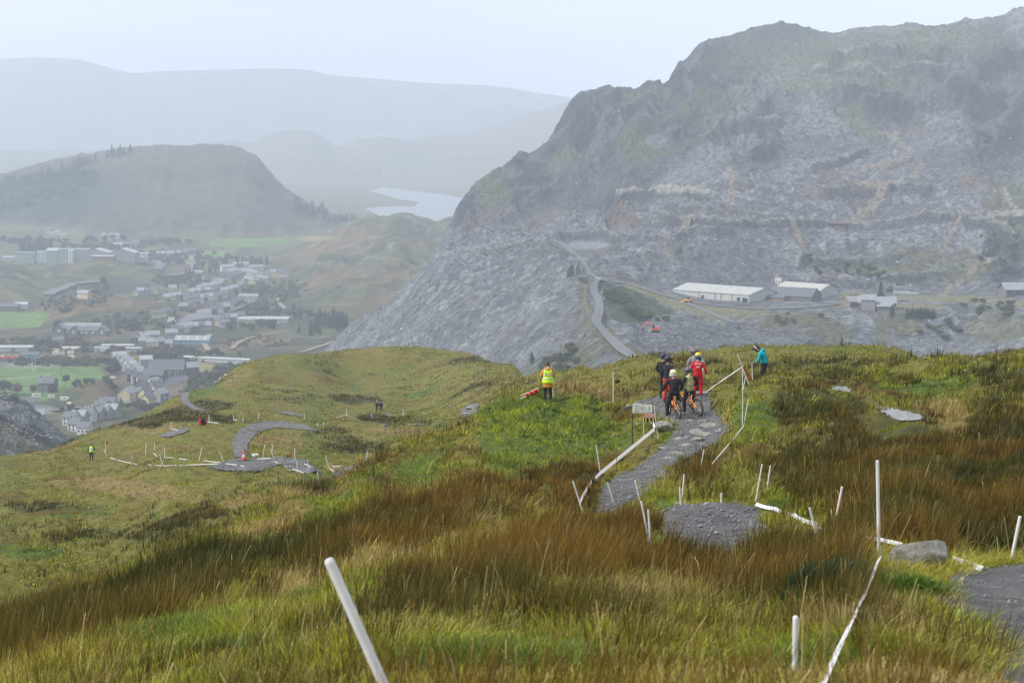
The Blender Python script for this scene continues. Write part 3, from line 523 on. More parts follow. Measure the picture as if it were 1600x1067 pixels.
# ================================================================ the slate mountain and its quarries
QC = {
430: [(690, 1400), (1000, 1300), (1620, 620), (2300, 560), (3200, 520)],
510: [(690, 1300), (1000, 960), (1350, 660), (1600, 549), (1800, 556), (2500, 560), (3200, 520)],
570: [(690, 1150), (1000, 820), (1300, 618), (1500, 526), (1600, 490), (1700, 506), (2300, 560), (3200, 520)],
625: [(690, 1050), (1000, 740), (1250, 592), (1450, 500), (1600, 456), (1650, 450), (1800, 478), (2300, 560), (3200, 520)],
680: [(690, 960), (900, 760), (1150, 600), (1400, 476), (1600, 404), (1680, 392), (1800, 402), (2300, 540), (3200, 520)],
702: [(690, 920), (900, 720), (1150, 583), (1400, 460), (1600, 378), (1650, 368), (1760, 360), (1850, 352), (2000, 400), (2500, 560), (3200, 520)],
740: [(690, 880), (850, 710), (1100, 585), (1350, 464), (1600, 376), (1650, 367), (1750, 350), (1900, 308), (2000, 289), (2200, 350), (3200, 520)],
800: [(690, 800), (850, 665), (1050, 572), (1300, 455), (1550, 378), (1620, 368), (1720, 350), (1850, 308), (2000, 266), (2050, 256), (2300, 330), (3200, 520)],
850: [(690, 720), (800, 640), (950, 568), (1200, 462), (1480, 384), (1600, 374), (1680, 366), (1750, 350), (1850, 308), (1950, 268), (2050, 236), (2090, 226), (2400, 330), (3200, 520)],
872: [(690, 700), (800, 632), (950, 558), (1200, 452), (1400, 396), (1500, 386), (1600, 374), (1680, 366), (1750, 350), (1850, 305), (1950, 262), (2050, 222), (2110, 196), (2400, 300), (3200, 520)],
890: [(690, 690), (780, 625), (900, 572), (1080, 482), (1190, 442), (1230, 430), (1380, 408), (1500, 391), (1600, 376), (1680, 366), (1750, 345), (1850, 300), (1950, 250), (2060, 200), (2150, 163), (2400, 260), (3200, 520)],
902: [(690, 690), (780, 622), (900, 565), (1000, 516), (1120, 460), (1200, 439), (1230, 435), (1380, 408), (1500, 391), (1600, 376), (1680, 364), (1750, 342), (1850, 295), (1960, 240), (2070, 185), (2150, 149), (2400, 250), (3200, 520)],
925: [(690, 680), (760, 625), (860, 568), (920, 524), (960, 502), (1050, 476), (1150, 454), (1230, 438), (1400, 408), (1550, 384), (1680, 364), (1760, 335), (1860, 288), (1960, 235), (2080, 172), (2150, 141), (2400, 240), (3200, 520)],
950: [(690, 640), (760, 602), (850, 555), (920, 524), (960, 512), (1050, 484), (1150, 462), (1230, 442), (1400, 408), (1500, 380), (1600, 352), (1700, 320), (1800, 285), (1950, 228), (2090, 165), (2170, 138), (2400, 230), (3200, 520)],
985: [(690, 605), (760, 566), (800, 556), (900, 528), (1000, 498), (1100, 474), (1230, 446), (1300, 428), (1400, 395), (1500, 352), (1600, 320), (1700, 292), (1800, 255), (1950, 210), (2100, 160), (2200, 134), (2400, 220), (3200, 520)],
1010: [(690, 592), (740, 570), (820, 556), (900, 540), (1000, 512), (1100, 484), (1230, 450), (1300, 432), (1400, 396), (1500, 352), (1600, 320), (1700, 290), (1800, 252), (1950, 208), (2100, 158), (2210, 132), (2400, 220), (3200, 520)],
1040: [(690, 600), (740, 585), (850, 552), (950, 520), (1050, 496), (1120, 480), (1230, 455), (1290, 440), (1400, 400), (1480, 360), (1560, 322), (1700, 285), (1850, 238), (2000, 195), (2150, 150), (2230, 128), (2500, 220), (3200, 520)],
1054: [(690, 600), (740, 587), (850, 552), (950, 525), (1050, 498), (1120, 480), (1230, 458), (1290, 440), (1400, 398), (1480, 358), (1560, 318), (1700, 280), (1850, 230), (2000, 182), (2150, 135), (2250, 98), (2500, 200), (3200, 520)],
1120: [(690, 610), (760, 595), (850, 568), (950, 545), (1070, 502), (1140, 482), (1200, 471), (1290, 448), (1350, 420), (1430, 370), (1520, 330), (1600, 302), (1750, 250), (1950, 185), (2150, 115), (2330, 60), (2600, 150), (3200, 520)],
1215: [(690, 620), (850, 585), (950, 555), (1060, 515), (1130, 490), (1200, 471), (1290, 449), (1400, 388), (1500, 340), (1580, 312), (1700, 270), (1850, 218), (2000, 170), (2200, 105), (2400, 36), (2700, 120), (3200, 520)],
1300: [(690, 640), (850, 595), (940, 570), (1050, 540), (1110, 498), (1200, 471), (1290, 449), (1380, 418), (1440, 372), (1530, 345), (1600, 308), (1720, 268), (1850, 232), (1950, 190), (2050, 150), (2200, 100), (2400, 52), (2700, 120), (3200, 520)],
1340: [(690, 660), (850, 600), (950, 572), (1050, 535), (1110, 496), (1200, 470), (1290, 449), (1380, 418), (1440, 372), (1530, 342), (1600, 310), (1720, 275), (1850, 240), (1930, 212), (2000, 160), (2200, 92), (2400, 44), (2700, 120), (3200, 520)],
1400: [(690, 680), (850, 620), (950, 582), (1060, 545), (1120, 498), (1200, 469), (1290, 450), (1350, 420), (1420, 375), (1520, 342), (1600, 308), (1720, 262), (1850, 232), (1920, 212), (1980, 150), (2100, 110), (2250, 65), (2380, 39), (2700, 120), (3200, 520)],
1500: [(690, 700), (850, 630), (960, 585), (1070, 540), (1130, 492), (1200, 468), (1270, 455), (1330, 420), (1400, 385), (1450, 352), (1550, 312), (1700, 255), (1850, 205), (1930, 170), (2000, 130), (2150, 80), (2320, 33), (2600, 120), (3200, 520)],
1560: [(690, 700), (850, 620), (950, 575), (1060, 530), (1110, 486), (1190, 465), (1260, 450), (1330, 408), (1420, 368), (1550, 310), (1700, 250), (1850, 195), (2000, 125), (2150, 65), (2280, 22), (2600, 120), (3200, 520)],
1600: [(690, 700), (850, 610), (940, 565), (1050, 520), (1100, 482), (1180, 462), (1250, 440), (1330, 400), (1420, 360), (1550, 308), (1700, 248), (1850, 188), (2000, 118), (2150, 58), (2260, 14), (2600, 120), (3200, 520)],
1800: [(690, 680), (850, 590), (940, 550), (1050, 508), (1100, 478), (1180, 455), (1250, 430), (1330, 390), (1420, 350), (1550, 295), (1700, 235), (1850, 170), (2000, 95), (2150, 30), (2260, -20), (2600, 80), (3200, 520)],
}
quarry = Terr(QC, 690, 3200, n=700, stepx=5, blur=1)
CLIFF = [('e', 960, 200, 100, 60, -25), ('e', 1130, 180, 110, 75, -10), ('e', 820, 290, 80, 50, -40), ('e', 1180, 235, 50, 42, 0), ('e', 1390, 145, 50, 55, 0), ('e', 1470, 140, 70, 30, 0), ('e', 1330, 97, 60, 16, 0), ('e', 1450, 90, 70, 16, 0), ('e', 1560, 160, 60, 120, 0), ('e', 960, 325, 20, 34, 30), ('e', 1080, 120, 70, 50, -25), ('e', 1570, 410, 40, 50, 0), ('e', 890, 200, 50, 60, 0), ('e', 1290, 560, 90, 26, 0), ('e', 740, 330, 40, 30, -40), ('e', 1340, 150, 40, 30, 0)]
FLAT = [('b', [(1075, 476), (1105, 488), (1150, 506)], 6), ('b', [(1030, 452), (1100, 478), (1200, 478), (1300, 470), (1400, 468), (1600, 470)], 16), ('e', 920, 383, 50, 13, 0), ('b', [(1000, 570), (950, 525), (930, 495), (926, 465), (938, 440), (1000, 448), (1060, 465)], 9), ('b', [(938, 440), (905, 405), (860, 376)], 6), ('e', 1190, 481, 150, 12, 0), ('e', 1430, 460, 180, 8, 0)]
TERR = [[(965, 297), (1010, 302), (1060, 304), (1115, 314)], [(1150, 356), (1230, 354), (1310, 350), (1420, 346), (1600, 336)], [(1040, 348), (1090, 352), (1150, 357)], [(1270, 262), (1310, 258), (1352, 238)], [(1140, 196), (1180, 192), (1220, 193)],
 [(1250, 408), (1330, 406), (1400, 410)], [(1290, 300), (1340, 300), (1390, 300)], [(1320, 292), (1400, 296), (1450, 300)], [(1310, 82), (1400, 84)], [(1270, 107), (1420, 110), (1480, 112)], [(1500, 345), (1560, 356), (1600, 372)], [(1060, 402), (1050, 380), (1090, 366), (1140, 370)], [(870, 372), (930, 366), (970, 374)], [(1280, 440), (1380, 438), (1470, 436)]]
def terrs(px, py): return np.max([band(px, py, t, 5.0, .6) for t in TERR], 0)
def q_noise(X, Y):
    h = quarry.H(X, Y, False); px, py = proj(X, Y, h); c = wsum(CLIFF, px, py); f = wsum(FLAT, px, py)
    n = (fbm(X/140, Y/140, 3, 61)-.5)*12+(ridged(X/45+c*.3, Y/70, 5, 62)-.5)*(8+20*c)*np.where(px < 900, .6, 1)+(fbm(X/12, Y/16, 4, 63)-.5)*(5+8*c)+(ridged(X/6, Y/9, 2, 64)-.5)*3
    hump = 14*ell(px, py, 1110, 520, 55, 22, 0)*0
    return (n*(1-f)+4.5*terrs(px, py))*sstep(690, 860, Y)*(.35+.65*sstep(900, 1500, Y)+.0)
quarry.noise = q_noise
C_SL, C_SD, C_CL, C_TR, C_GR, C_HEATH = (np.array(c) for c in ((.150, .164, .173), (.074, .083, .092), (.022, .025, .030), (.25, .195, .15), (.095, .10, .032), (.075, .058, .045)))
TRACKS = [([(1545, 402), (1500, 445), (1470, 462)], 4), ([(1545, 402), (1520, 392)], 3), ([(1500, 345), (1470, 390)], 4), ([(1500, 345), (1560, 338), (1600, 336)], 3), ([(1310, 350), (1340, 335), (1370, 315), (1382, 298), (1330, 292)], 7), ([(1382, 298), (1420, 285), (1440, 262)], 5), ([(1330, 292), (1315, 280), (1360, 262), (1400, 255), (1425, 235), (1400, 215), (1375, 200)], 4),
 ([(1138, 265), (1146, 290), (1142, 314)], 6), ([(1075, 355), (1045, 375), (1038, 390), (1050, 402)], 4), ([(965, 297), (1010, 302), (1060, 306), (1120, 315)], 3), ([(1240, 358), (1262, 395), (1290, 440)], 4), ([(1570, 300), (1590, 325)], 3)]
BROWN = [('e', 1290, 298, 50, 8, 0), ('e', 1360, 300, 45, 10, 0), ('e', 1295, 275, 26, 9, -10), ('e', 1400, 262, 22, 5, 0), ('e', 1550, 325, 22, 20, 0), ('e', 1430, 200, 30, 14, 20), ('e', 1185, 325, 14, 6, 0), ('e', 1330, 318, 10, 8, 0), ('e', 1450, 290, 16, 7, 0), ('e', 975, 345, 30, 16, 0), ('e', 760, 340, 40, 8, -30), ('e', 1520, 285, 30, 12, 0), ('e', 1140, 352, 20, 5, 0), ('e', 850, 340, 40, 12, -30), ('b', [(1300, 345), (1450, 342)], 3)]
QGREEN = [('e', 1300, 90, 200, 35, 0), ('e', 1450, 60, 170, 24, 0), ('e', 1380, 118, 110, 14, 0), ('e', 1260, 130, 60, 18, 0), ('e', 1340, 190, 60, 16, 30), ('e', 1000, 150, 60, 12, 0), ('e', 880, 250, 50, 12, -30), ('e', 1050, 180, 40, 10, 0), ('e', 990, 230, 30, 30, -50), ('e', 770, 300, 30, 25, -40),
 ('e', 1330, 420, 60, 18, 0), ('e', 1420, 400, 80, 8, 0), ('e', 1500, 420, 60, 30, 0), ('e', 1580, 330, 40, 60, 0), ('b', [(1240, 360), (1270, 400), (1300, 440)], 5), ('e', 1430, 430, 100, 14, 0), ('e', 1560, 510, 60, 30, 0), ('e', 1240, 500, 60, 12, 0), ('e', 1420, 505, 40, 20, 0), ('e', 1380, 520, 12, 40, 0), ('e', 1300, 520, 40, 20, 0), ('e', 890, 570, 60, 24, -30), ('e', 840, 590, 50, 14, 0), ('b', [(1020, 575), (960, 535), (940, 505)], 10), ('b', [(1000, 572), (950, 540), (915, 500), (912, 465), (918, 445)], 7), ('e', 990, 560, 30, 12, 40)]
QDG = [[(940, 447), (985, 455), (1052, 489), (1012, 503), (975, 508), (946, 482)]]
QYEL = [('b', [(1035, 462), (1120, 488), (1200, 486)], 7), ('e', 1180, 484, 26, 2.5, 0), ('e', 1480, 466, 110, 6, 0), ('e', 1330, 462, 30, 5, 0), ('b', [(985, 450), (1040, 470), (1080, 485), (1130, 495)], 9), ('e', 1420, 480, 60, 6, 0), ('b', [(918, 440), (914, 470), (918, 490)], 2.2), ('e', 1570, 475, 60, 5, 0), ('e', 1300, 478, 40, 3, 0)]
def q_cols(V):
    X, Y, Z = V[..., 0], V[..., 1], V[..., 2]; h = quarry.H(X, Y, False); px, py = proj(X, Y, h)
    wx = (fbm(X/30, Y/30, 3, 71)-.5)*26; wy = (fbm(X/30, Y/30, 3, 72)-.5)*14; a, b = px+wx, py+wy
    n = fbm(X/60, Y/60, 4, 73); n2 = fbm(X/9, Y/13, 3, 74); c = np.ones(X.shape+(3,))*C_SL
    c = mixc(c, C_SD, sstep(.35, .62, n)*.75); c = mixc(c, C_SD*.8, ell(px, py, 1140, 415, 75, 42, 0)*.8); c = mixc(c, (.24, .25, .27), sstep(.5, .68, fbm(X/5, Y/8, 3, 75))*.75); c = mixc(c, (.05, .056, .066), sstep(.52, .7, fbm(X/6, Y/9, 3, 175))*.7)
    c = mixc(c, C_HEATH, sstep(.60, .72, fbm(X/35, Y/60, 4, 76))*.6)
    c = mixc(c, C_SD*1.15, wsum([('e', 1140, 415, 85, 45, 0), ('e', 1300, 235, 70, 24, 0), ('e', 1480, 250, 60, 30, 0), ('e', 1420, 330, 60, 14, 0)], a, b)*.7)
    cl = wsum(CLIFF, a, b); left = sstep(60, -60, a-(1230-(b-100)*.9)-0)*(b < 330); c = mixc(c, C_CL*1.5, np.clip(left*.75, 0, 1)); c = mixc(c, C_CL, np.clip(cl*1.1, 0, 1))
    c = mixc(c, C_SL*.9, sstep(.5, .65, ridged(X/25, Y/60, 3, 79))*cl*.5); c = mixc(c, C_SD, ell(a, b, 1130, 230, 40, 60, 40)*.0)
    for q in ([(1230, 105), (1160, 150), (1120, 190)], [(1160, 215), (1080, 275), (1040, 300)]): c = mixc(c, C_SL, band(a, b, q, 22)*.85)
    c = mixc(c, C_SL, ell(a, b, 1030, 225, 25, 14, -30)*.8); g = wsum(QGREEN, a, b); c = mixc(c, C_GR, np.clip(g*(.35+.9*n2), 0, 1)*.85)
    c = mixc(c, C_GR*.8, (b < 250)*sstep(.55, .7, fbm(X/50, Y/80, 3, 77))*.6*left); c = mixc(c, (.19, .18, .065), wsum(QYEL, px+wx*.3, py+wy*.3)*np.clip(.25+1.1*n2, 0, 1))
    c = mixc(c, (.125, .09, .062), wsum(BROWN, px+wx*.4, py+wy*.4)*.8)
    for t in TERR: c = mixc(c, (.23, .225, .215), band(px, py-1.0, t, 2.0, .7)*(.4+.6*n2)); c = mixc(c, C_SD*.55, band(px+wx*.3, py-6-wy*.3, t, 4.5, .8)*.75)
    c = mixc(c, (.032, .055, .018), sstep(-4, 4, sdpoly(a, b, QDG[0])+6*(n2-.5)))
    for t, w in TRACKS: c = mixc(c, (.21, .175, .13) if w != 3 else (.27, .25, .22), band(px, py, t, w, .4)*.9)
    c = mixc(c, (.27, .29, .34), ell(px, py, 915, 384, 38, 8, 0)*.5); c = mixc(c, C_SD*.7, ell(a, b, 1100, 530, 110, 34, 0)*.5)
    return c
m_quarry = mat('slate_ground', (.2, .2, .2), 0.8, noise=0.8, nscale=0.28, bump=1.0, bscale=0.25, vcol=True, det=7, bdist=5)
A_, B_ = np.meshgrid(np.arange(432, 1780, 1.8), np.exp(np.linspace(math.log(700), math.log(2800), 900)), indexing='ij')
V = quarry.pts(A_, B_)
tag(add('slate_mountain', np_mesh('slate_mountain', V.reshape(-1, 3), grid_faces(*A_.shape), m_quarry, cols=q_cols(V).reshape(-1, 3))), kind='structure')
# slate heap at the left
HC = {-350: [(400, 560), (520, 560), (640, 700), (700, 900)], -100: [(380, 900), (500, 600), (560, 598), (640, 800), (700, 950)], 0: [(380, 980), (480, 720), (540, 640), (575, 617), (620, 700), (700, 950)], 20: [(380, 980), (480, 730), (540, 648), (575, 622), (620, 720), (700, 950)], 45: [(380, 1000), (480, 750), (540, 662), (575, 634), (620, 740), (700, 960)],
 60: [(380, 1020), (480, 760), (540, 676), (575, 648), (620, 760), (700, 970)], 80: [(380, 1060), (480, 790), (540, 690), (575, 662), (620, 780), (700, 980)], 110: [(380, 1100), (480, 830), (540, 715), (575, 684), (620, 800), (700, 990)], 160: [(380, 1200), (480, 900), (540, 790), (575, 740), (620, 900), (700, 1050)], 260: [(380, 1400), (480, 1200), (575, 1000), (700, 1150)]}
heap = Terr(HC, 380, 700, n=300, stepx=4)
heap.noise = lambda X, Y: (fbm(X/12, Y/20, 4, 91)-.5)*4+(ridged(X/3.5, Y/6, 4, 92)-.5)*2.2
A_, B_ = np.meshgrid(np.arange(-340, 255, 1.2), np.exp(np.linspace(math.log(385), math.log(690), 420)), indexing='ij'); V = heap.pts(A_, B_)
def heap_cols(V):
    X, Y = V[..., 0], V[..., 1]; c = np.ones(X.shape+(3,))*C_SL*.95; c = mixc(c, C_SD*.6, sstep(.45, .65, fbm(X/8, Y/12, 4, 93))*.8); c = mixc(c, (.10, .11, .06), sstep(.62, .75, fbm(X/15, Y/20, 3, 94))*.7); return c
m_heap = mat('slate_heap', (.2, .2, .2), 0.8, noise=0.5, nscale=0.7, bump=1.0, bscale=0.8, vcol=True, det=7, bdist=1.0)
tag(add('slate_heap', np_mesh('slate_heap', V.reshape(-1, 3), grid_faces(*A_.shape), m_heap, cols=heap_cols(V).reshape(-1, 3))), kind='structure')

# loose slate blocks on the tips
def rubble(name, terr, x0, x1, d0, d1, n, seed, okfn, label, smin=.8, smax=2.1):
    g = np.random.default_rng(seed); px = g.uniform(x0, x1, n); D = np.exp(g.uniform(math.log(d0), math.log(d1), n)); V = terr.pts(px, D); q = proj(*V.T); k = okfn(q[0], q[1], V) > g.random(n); V = V[k]; m = len(V)
    B = np.array([(-1, -.6, -.2), (1, -.7, -.2), (.8, .7, -.2), (-.9, .6, -.2), (-.7, -.5, .4), (.8, -.4, .3), (.6, .5, .5), (-.6, .5, .25)]); a = g.uniform(0, 6.283, m); R = np.zeros((m, 3, 3)); R[:, 0, 0] = np.cos(a); R[:, 0, 1] = -np.sin(a); R[:, 1, 0] = np.sin(a); R[:, 1, 1] = np.cos(a); R[:, 2, 2] = 1; t = g.normal(0, .35, m); R[:, 2, 0] = t
    s = (g.uniform(smin, smax, m)*V[:, 1]/1991*np.exp(g.normal(0, .3, m)))[:, None, None]; VV = V[:, None, :]+np.einsum('mij,mkj->mki', R, B[None]*g.uniform(.6, 1.3, (m, 8, 3)))*s*.5
    f = np.array([(4, 5, 6, 7), (0, 1, 5, 4), (1, 2, 6, 5), (2, 3, 7, 6), (3, 0, 4, 7)]); FF = (np.arange(m)[:, None, None]*8+f[None]).reshape(-1, 4)
    tone = np.exp(g.normal(-.1, .36, m))[:, None]*np.array(C_SL)[None]*g.uniform(.9, 1.12, (m, 3)); tone = np.clip(tone, .03, .42)
    o = add(name, np_mesh(name, VV.reshape(-1, 3), FF, m_quarry2, False, cols=np.repeat(tone, 8, 0))); tag(o, label, 'rubble', kind='stuff')
m_quarry2 = mat('slate_blocks', (.2, .2, .2), .7, vcol=True)
FANS = [('e', 1140, 415, 85, 45, 0), ('b', [(1225, 110), (1160, 150), (1120, 190)], 20), ('b', [(1165, 215), (1090, 270), (1040, 300)], 24), ('e', 1420, 330, 60, 14, 0), ('e', 1080, 440, 60, 14, 0), ('e', 1300, 235, 70, 24, 0), ('e', 1480, 250, 60, 30, 0)]
def okq(px, py, V):
    return np.clip(1.05-wsum(CLIFF, px, py)-wsum(QGREEN, px, py)*1.2-wsum(FLAT, px, py)*1.6-wsum(BROWN, px, py)*1.2-1.2*(sdpoly(px, py, QDG[0]) > -3)-.75*wsum(FANS, px, py), 0, 1)*np.where(px < 1230-(py-100)*.9, np.where(py < 330, .12, 1), 1)*np.where(py < 130, 0, 1)*(.35+.65*sstep(.35, .6, fbm(V[..., 0]/40, V[..., 1]/60, 3, 44)))
rubble('slate_rubble', quarry, 500, 1640, 760, 2250, 120000, 3, okq, 'loose grey slate blocks covering the quarry tips')
rubble('slate_rubble', heap, -30, 180, 400, 600, 9000, 4, lambda a, b, V: .7+0*a, 'slate blocks on the heap at the left edge', 1.0, 3.2)
# ================================================================ materials of the things on the moor
M = {}
def mk(k, *a, **b): M[k] = mat(k, *a, **b); return M[k]
mk('white_plastic', (.74, .74, .72), .45, c2=(.50, .49, .45), nscale=5, det=6); mk('tape', (.88, .88, .90), .5, c2=(.80, .79, .81), nscale=14); mk('red_tape', (.62, .07, .06), .5); mk('orange_plastic', (.75, .28, .04), .5)
mk('wood', (.06, .045, .03), .85, c2=(.13, .10, .075), nscale=14, bump=.4, bscale=60); mk('black', (.012, .012, .014), .75); mk('ink', (.03, .03, .03), .6)
mk('sign_white', (.74, .76, .68), .5, noise=.06, nscale=20); mk('sign_red', (.55, .03, .05), .5); mk('yellow', (.85, .72, .02), .5)
mk('rock', (.10, .10, .09), .85, c2=(.40, .385, .335), nscale=5, bump=1.0, bscale=9, det=10, bdist=.08); mk('skin', (.50, .29, .20), .55); mk('rubber', (.022, .021, .020), .7, noise=.3, nscale=30)
mk('mud_rubber', (.12, .085, .055), .9, c2=(.03, .028, .025), nscale=12); mk('frame_orange', (.70, .27, .05), .4); mk('frame_white', (.6, .65, .75), .35); mk('metal', (.35, .35, .36), .35, metal=.9)
mk('hivis', (.62, .95, .02), .6, noise=.08, nscale=15); mk('reflective', (.50, .52, .55), .4); mk('mustard', (.50, .22, .02), .85, noise=.2, nscale=14, bump=.5, bscale=22, bdist=.02); mk('fur', (.33, .25, .17), .95, c2=(.5, .42, .33), nscale=60, bump=1, bscale=90)
def cloth(k, c): return mk(k, c, .88, noise=.25, nscale=11, bump=.6, bscale=16, bdist=.025)
for k, c in dict(cl_black=(.014, .014, .016), cl_navy=(.012, .016, .03), cl_red=(.52, .012, .02), cl_redt=(.50, .04, .035), cl_mint=(.36, .58, .45), cl_olive=(.34, .34, .17), cl_teal=(.0, .33, .38), cl_blue=(.02, .06, .25), cl_mud=(.07, .055, .04), cl_grey=(.20, .20, .2)).items(): cloth(k, c)
mk('hm_dark', (.03, .03, .035), .3); mk('hm_navy', (.03, .035, .07), .35); mk('hm_grey', (.10, .105, .11), .4); mk('hm_white', (.6, .58, .5), .35); mk('hm_pink', (.40, .13, .15), .4); mk('hm_yellow', (.75, .68, .03), .35); mk('hm_blue', (.03, .09, .22), .35); mk('hm_orange', (.75, .12, .03), .4); mk('neon', (.5, .9, .05), .5); mk('hair_brown', (.06, .03, .02), .8, bump=.8, bscale=80); mk('shoe', (.10, .09, .08), .8, noise=.3, nscale=20); mk('print', (.75, .6, .6), .7)
# ---------------------------------------------------------------- stakes
def ground(px, py, D=None):
    if D is None: return moor.hit(px, py)
    p = P(px, py, D); return Vector((p[0], p[1], float(moor.H(p[0], p[1]))))
G_ST = 'white marker stakes along the course'
def stake(tx, ty, bx, by, label, D=None, r=.0135, m='white_plastic', name='marker_stake', group=G_ST):
    b = ground(bx, by, D) if D is None else Vector(P(bx, by, D).tolist()); d = b.y
    if D is None and by < 1060: b = Vector(P(bx, by, d).tolist())
    t = Vector(P(tx, ty, d).tolist()); r = max(r, d*.00021); ax = (t-b); L = ax.length; dr = ax.normalized()
    mb = MB(); e = Vector(b)-dr*.22; mid = (e+t)/2+Vector((dr.z, 0, -dr.x))*L*random.uniform(-.008, .008)
    mb.tube([e-b, mid-b, t-b-dr*r*.6, t-b], [r, r, r, r*.75], 10)
    o = mb.build(name, M[m], smooth=False, loc=b); o['label'] = label; o['category'] = 'stake'; o['group'] = group; return o
STK = [
 (513, 873, 603, 1075, 'thick white pole leaning left, nearest to the viewer at the bottom'), (1243, 962, 1242, 1080, 'short white pole standing upright in the grass nearest the bottom right'),
 (1371, 719, 1373, 872, 'tallest upright white pole beside the round boulder, tape tied to its foot'), (1191, 725, 1181, 785, 'white stake leaning right above the tape end, left of a close pair'),
 (1204, 727, 1197, 773, 'thinner white stake of a close pair, deeper in the rushes'), (1265, 793, 1282, 858, 'white stake leaning left in front of the sagging tape'),
 (1316, 760, 1302, 835, 'white stake leaning right at the bend of the sagging tape'), (1594, 806, 1579, 881, 'white stake leaning right behind the gravel path crest at the right edge'),
 (1127, 770, 1127, 788, 'stub of white stake standing just behind the grey slab'), (1069, 741, 1066, 780, 'white stake right of a shorter bent one, behind the left end of the slab'),
 (1062, 761, 1064, 790, 'short bent white stake beside the left end of the grey slab'), (1100, 702, 1094, 737, 'white stake leaning right below the thin tape in dark rushes'),
 (992, 750, 1001, 786, 'white stake leaning left in front of the path bend, above a thicker one'), (1002, 783, 1014, 848, 'thick white stake leaning left beside the slab, left of a thinner one'),
 (1013, 796, 1017, 852, 'thin crooked white stake right of the thick one beside the slab'), (949, 753, 959, 786, 'white stake leaning left on the near edge of the path bend'),
 (895, 751, 911, 802, 'white stake leaning left at the lowest end of the long tape'), (931, 695, 938, 740, 'white stake leaning left where the long tape kinks'),
 (958, 580, 958, 630, 'tall thin upright white stake on the moor behind the warning sign'), (1022, 634, 1028.5, 686, 'white stake holding the right side of the red warning sign'),
 (1005, 650, 1006, 684, 'white stake holding the left side of the red warning sign'), (1152.5, 554, 1170.8, 602, 'white stake leaning far left at the top of the tape knot'),
 (1160, 571, 1160, 666, 'long upright white stake where tapes meet beside the grassy hump'), (1165, 588, 1159.5, 619, 'short white stake leaning right just behind the long upright one'),
 (1169, 625, 1162.5, 665, 'lowest white stake leaning right at the foot of the long upright one'), (1175, 567, 1176, 595, 'upright white stake left of the teal jacket rider'),
 (228.5, 692, 227.4, 710, 'white stake right of the flagpole, left of a close pair'), (241.5, 692, 241.4, 705, 'white stake right of the flagpole, right of a close pair'), (206.3, 712, 206.5, 720, 'tiny white stake in straw just right of the flagpole'),
 (249.3, 709, 254.7, 728.5, 'white stake leaning left on the lower of two tapes in the hollow'), (257.4, 700, 257.4, 715, 'upright white stake at the left end of the upper tape in the hollow'), (315.5, 699, 310.5, 722, 'white stake leaning right midway along the hollow tapes'),
 (342.5, 704.5, 351, 725, 'white stake leaning left where the hollow tapes reach the gravel jump'), (267.3, 659.5, 268, 671, 'white stake on the small grey patch left of the red bag'), (326.7, 648.7, 326.7, 660, 'white stake just right of the red bag'),
 (414, 695, 410.7, 713, 'white stake leaning right behind the traffic cone'), (425.6, 694.5, 425.6, 707, 'upright white stake behind the crest of the gravel jump'), (423.4, 702, 429.4, 722, 'white stake leaning left on the crest of the gravel jump'),
 (460.6, 699.7, 460.6, 717, 'upright white stake behind the second gravel jump'), (464, 720, 464.8, 738, 'upright white stake beside the black and white marker board'), (480, 717.3, 483, 737, 'white stake leaning left on the right side of the second jump'),
 (509, 712.4, 513.9, 731, 'white stake leaning left at the start of the folded tape'), (520, 727.7, 522.3, 738, 'short white stake at the fold of the tape by the third jump'), (496, 736.3, 498.4, 757, 'white stake leaning left at the bottom of the folded tape'),
 (446, 764.7, 448.4, 779, 'lone white stake on the straw bank below the jumps'), (559.4, 719.6, 555.3, 736, 'white stake leaning right beside the third jump'), (574.3, 705.4, 571.5, 722, 'white stake leaning right beyond the orange stake'),
 (541.7, 638.5, 541.7, 650, 'white stake over the arched tape on the far track'), (403.8, 646, 404.5, 656.5, 'white stake in straw above the banked turn'), (365, 649, 365.3, 656.5, 'left one of two short white stakes above the banked turn'), (380, 651, 380, 658, 'shortest white stake above the banked turn, tape at its foot'),
 (475.6, 647, 475.6, 655, 'white stake on the thin far track right of the banked turn'), (496, 661, 496, 667, 'tiny white stake near the end of the banked turn, left of two'), (506, 660, 506, 666, 'tiny white stake near the end of the banked turn, right of two'),
 (574.7, 648, 574.2, 654, 'tiny white stake below the two dark walkers, left of two'), (580, 647, 582, 653, 'tiny leaning white stake below the two dark walkers, right of two'), (629.4, 639.5, 630.6, 650, 'white stake with a pale bag on it right of the two dark walkers'),
 (853.5+9, 602, 864, 615, 'white stake stump beside the legs of the yellow vest marshal')]
for i, q in enumerate(STK):
    D = {0: 5.6, 1: 6.9, 2: None}.get(i)
    stake(*q, D=D if i < 2 else (87 if i == len(STK)-1 else None), r=.0150 if i == 0 else (.0100 if i == 1 else .0130))
stake(563.3, 708.7, 563.3, 722, 'orange stake behind the third gravel jump', m='orange_plastic', group=None or 'orange stakes')
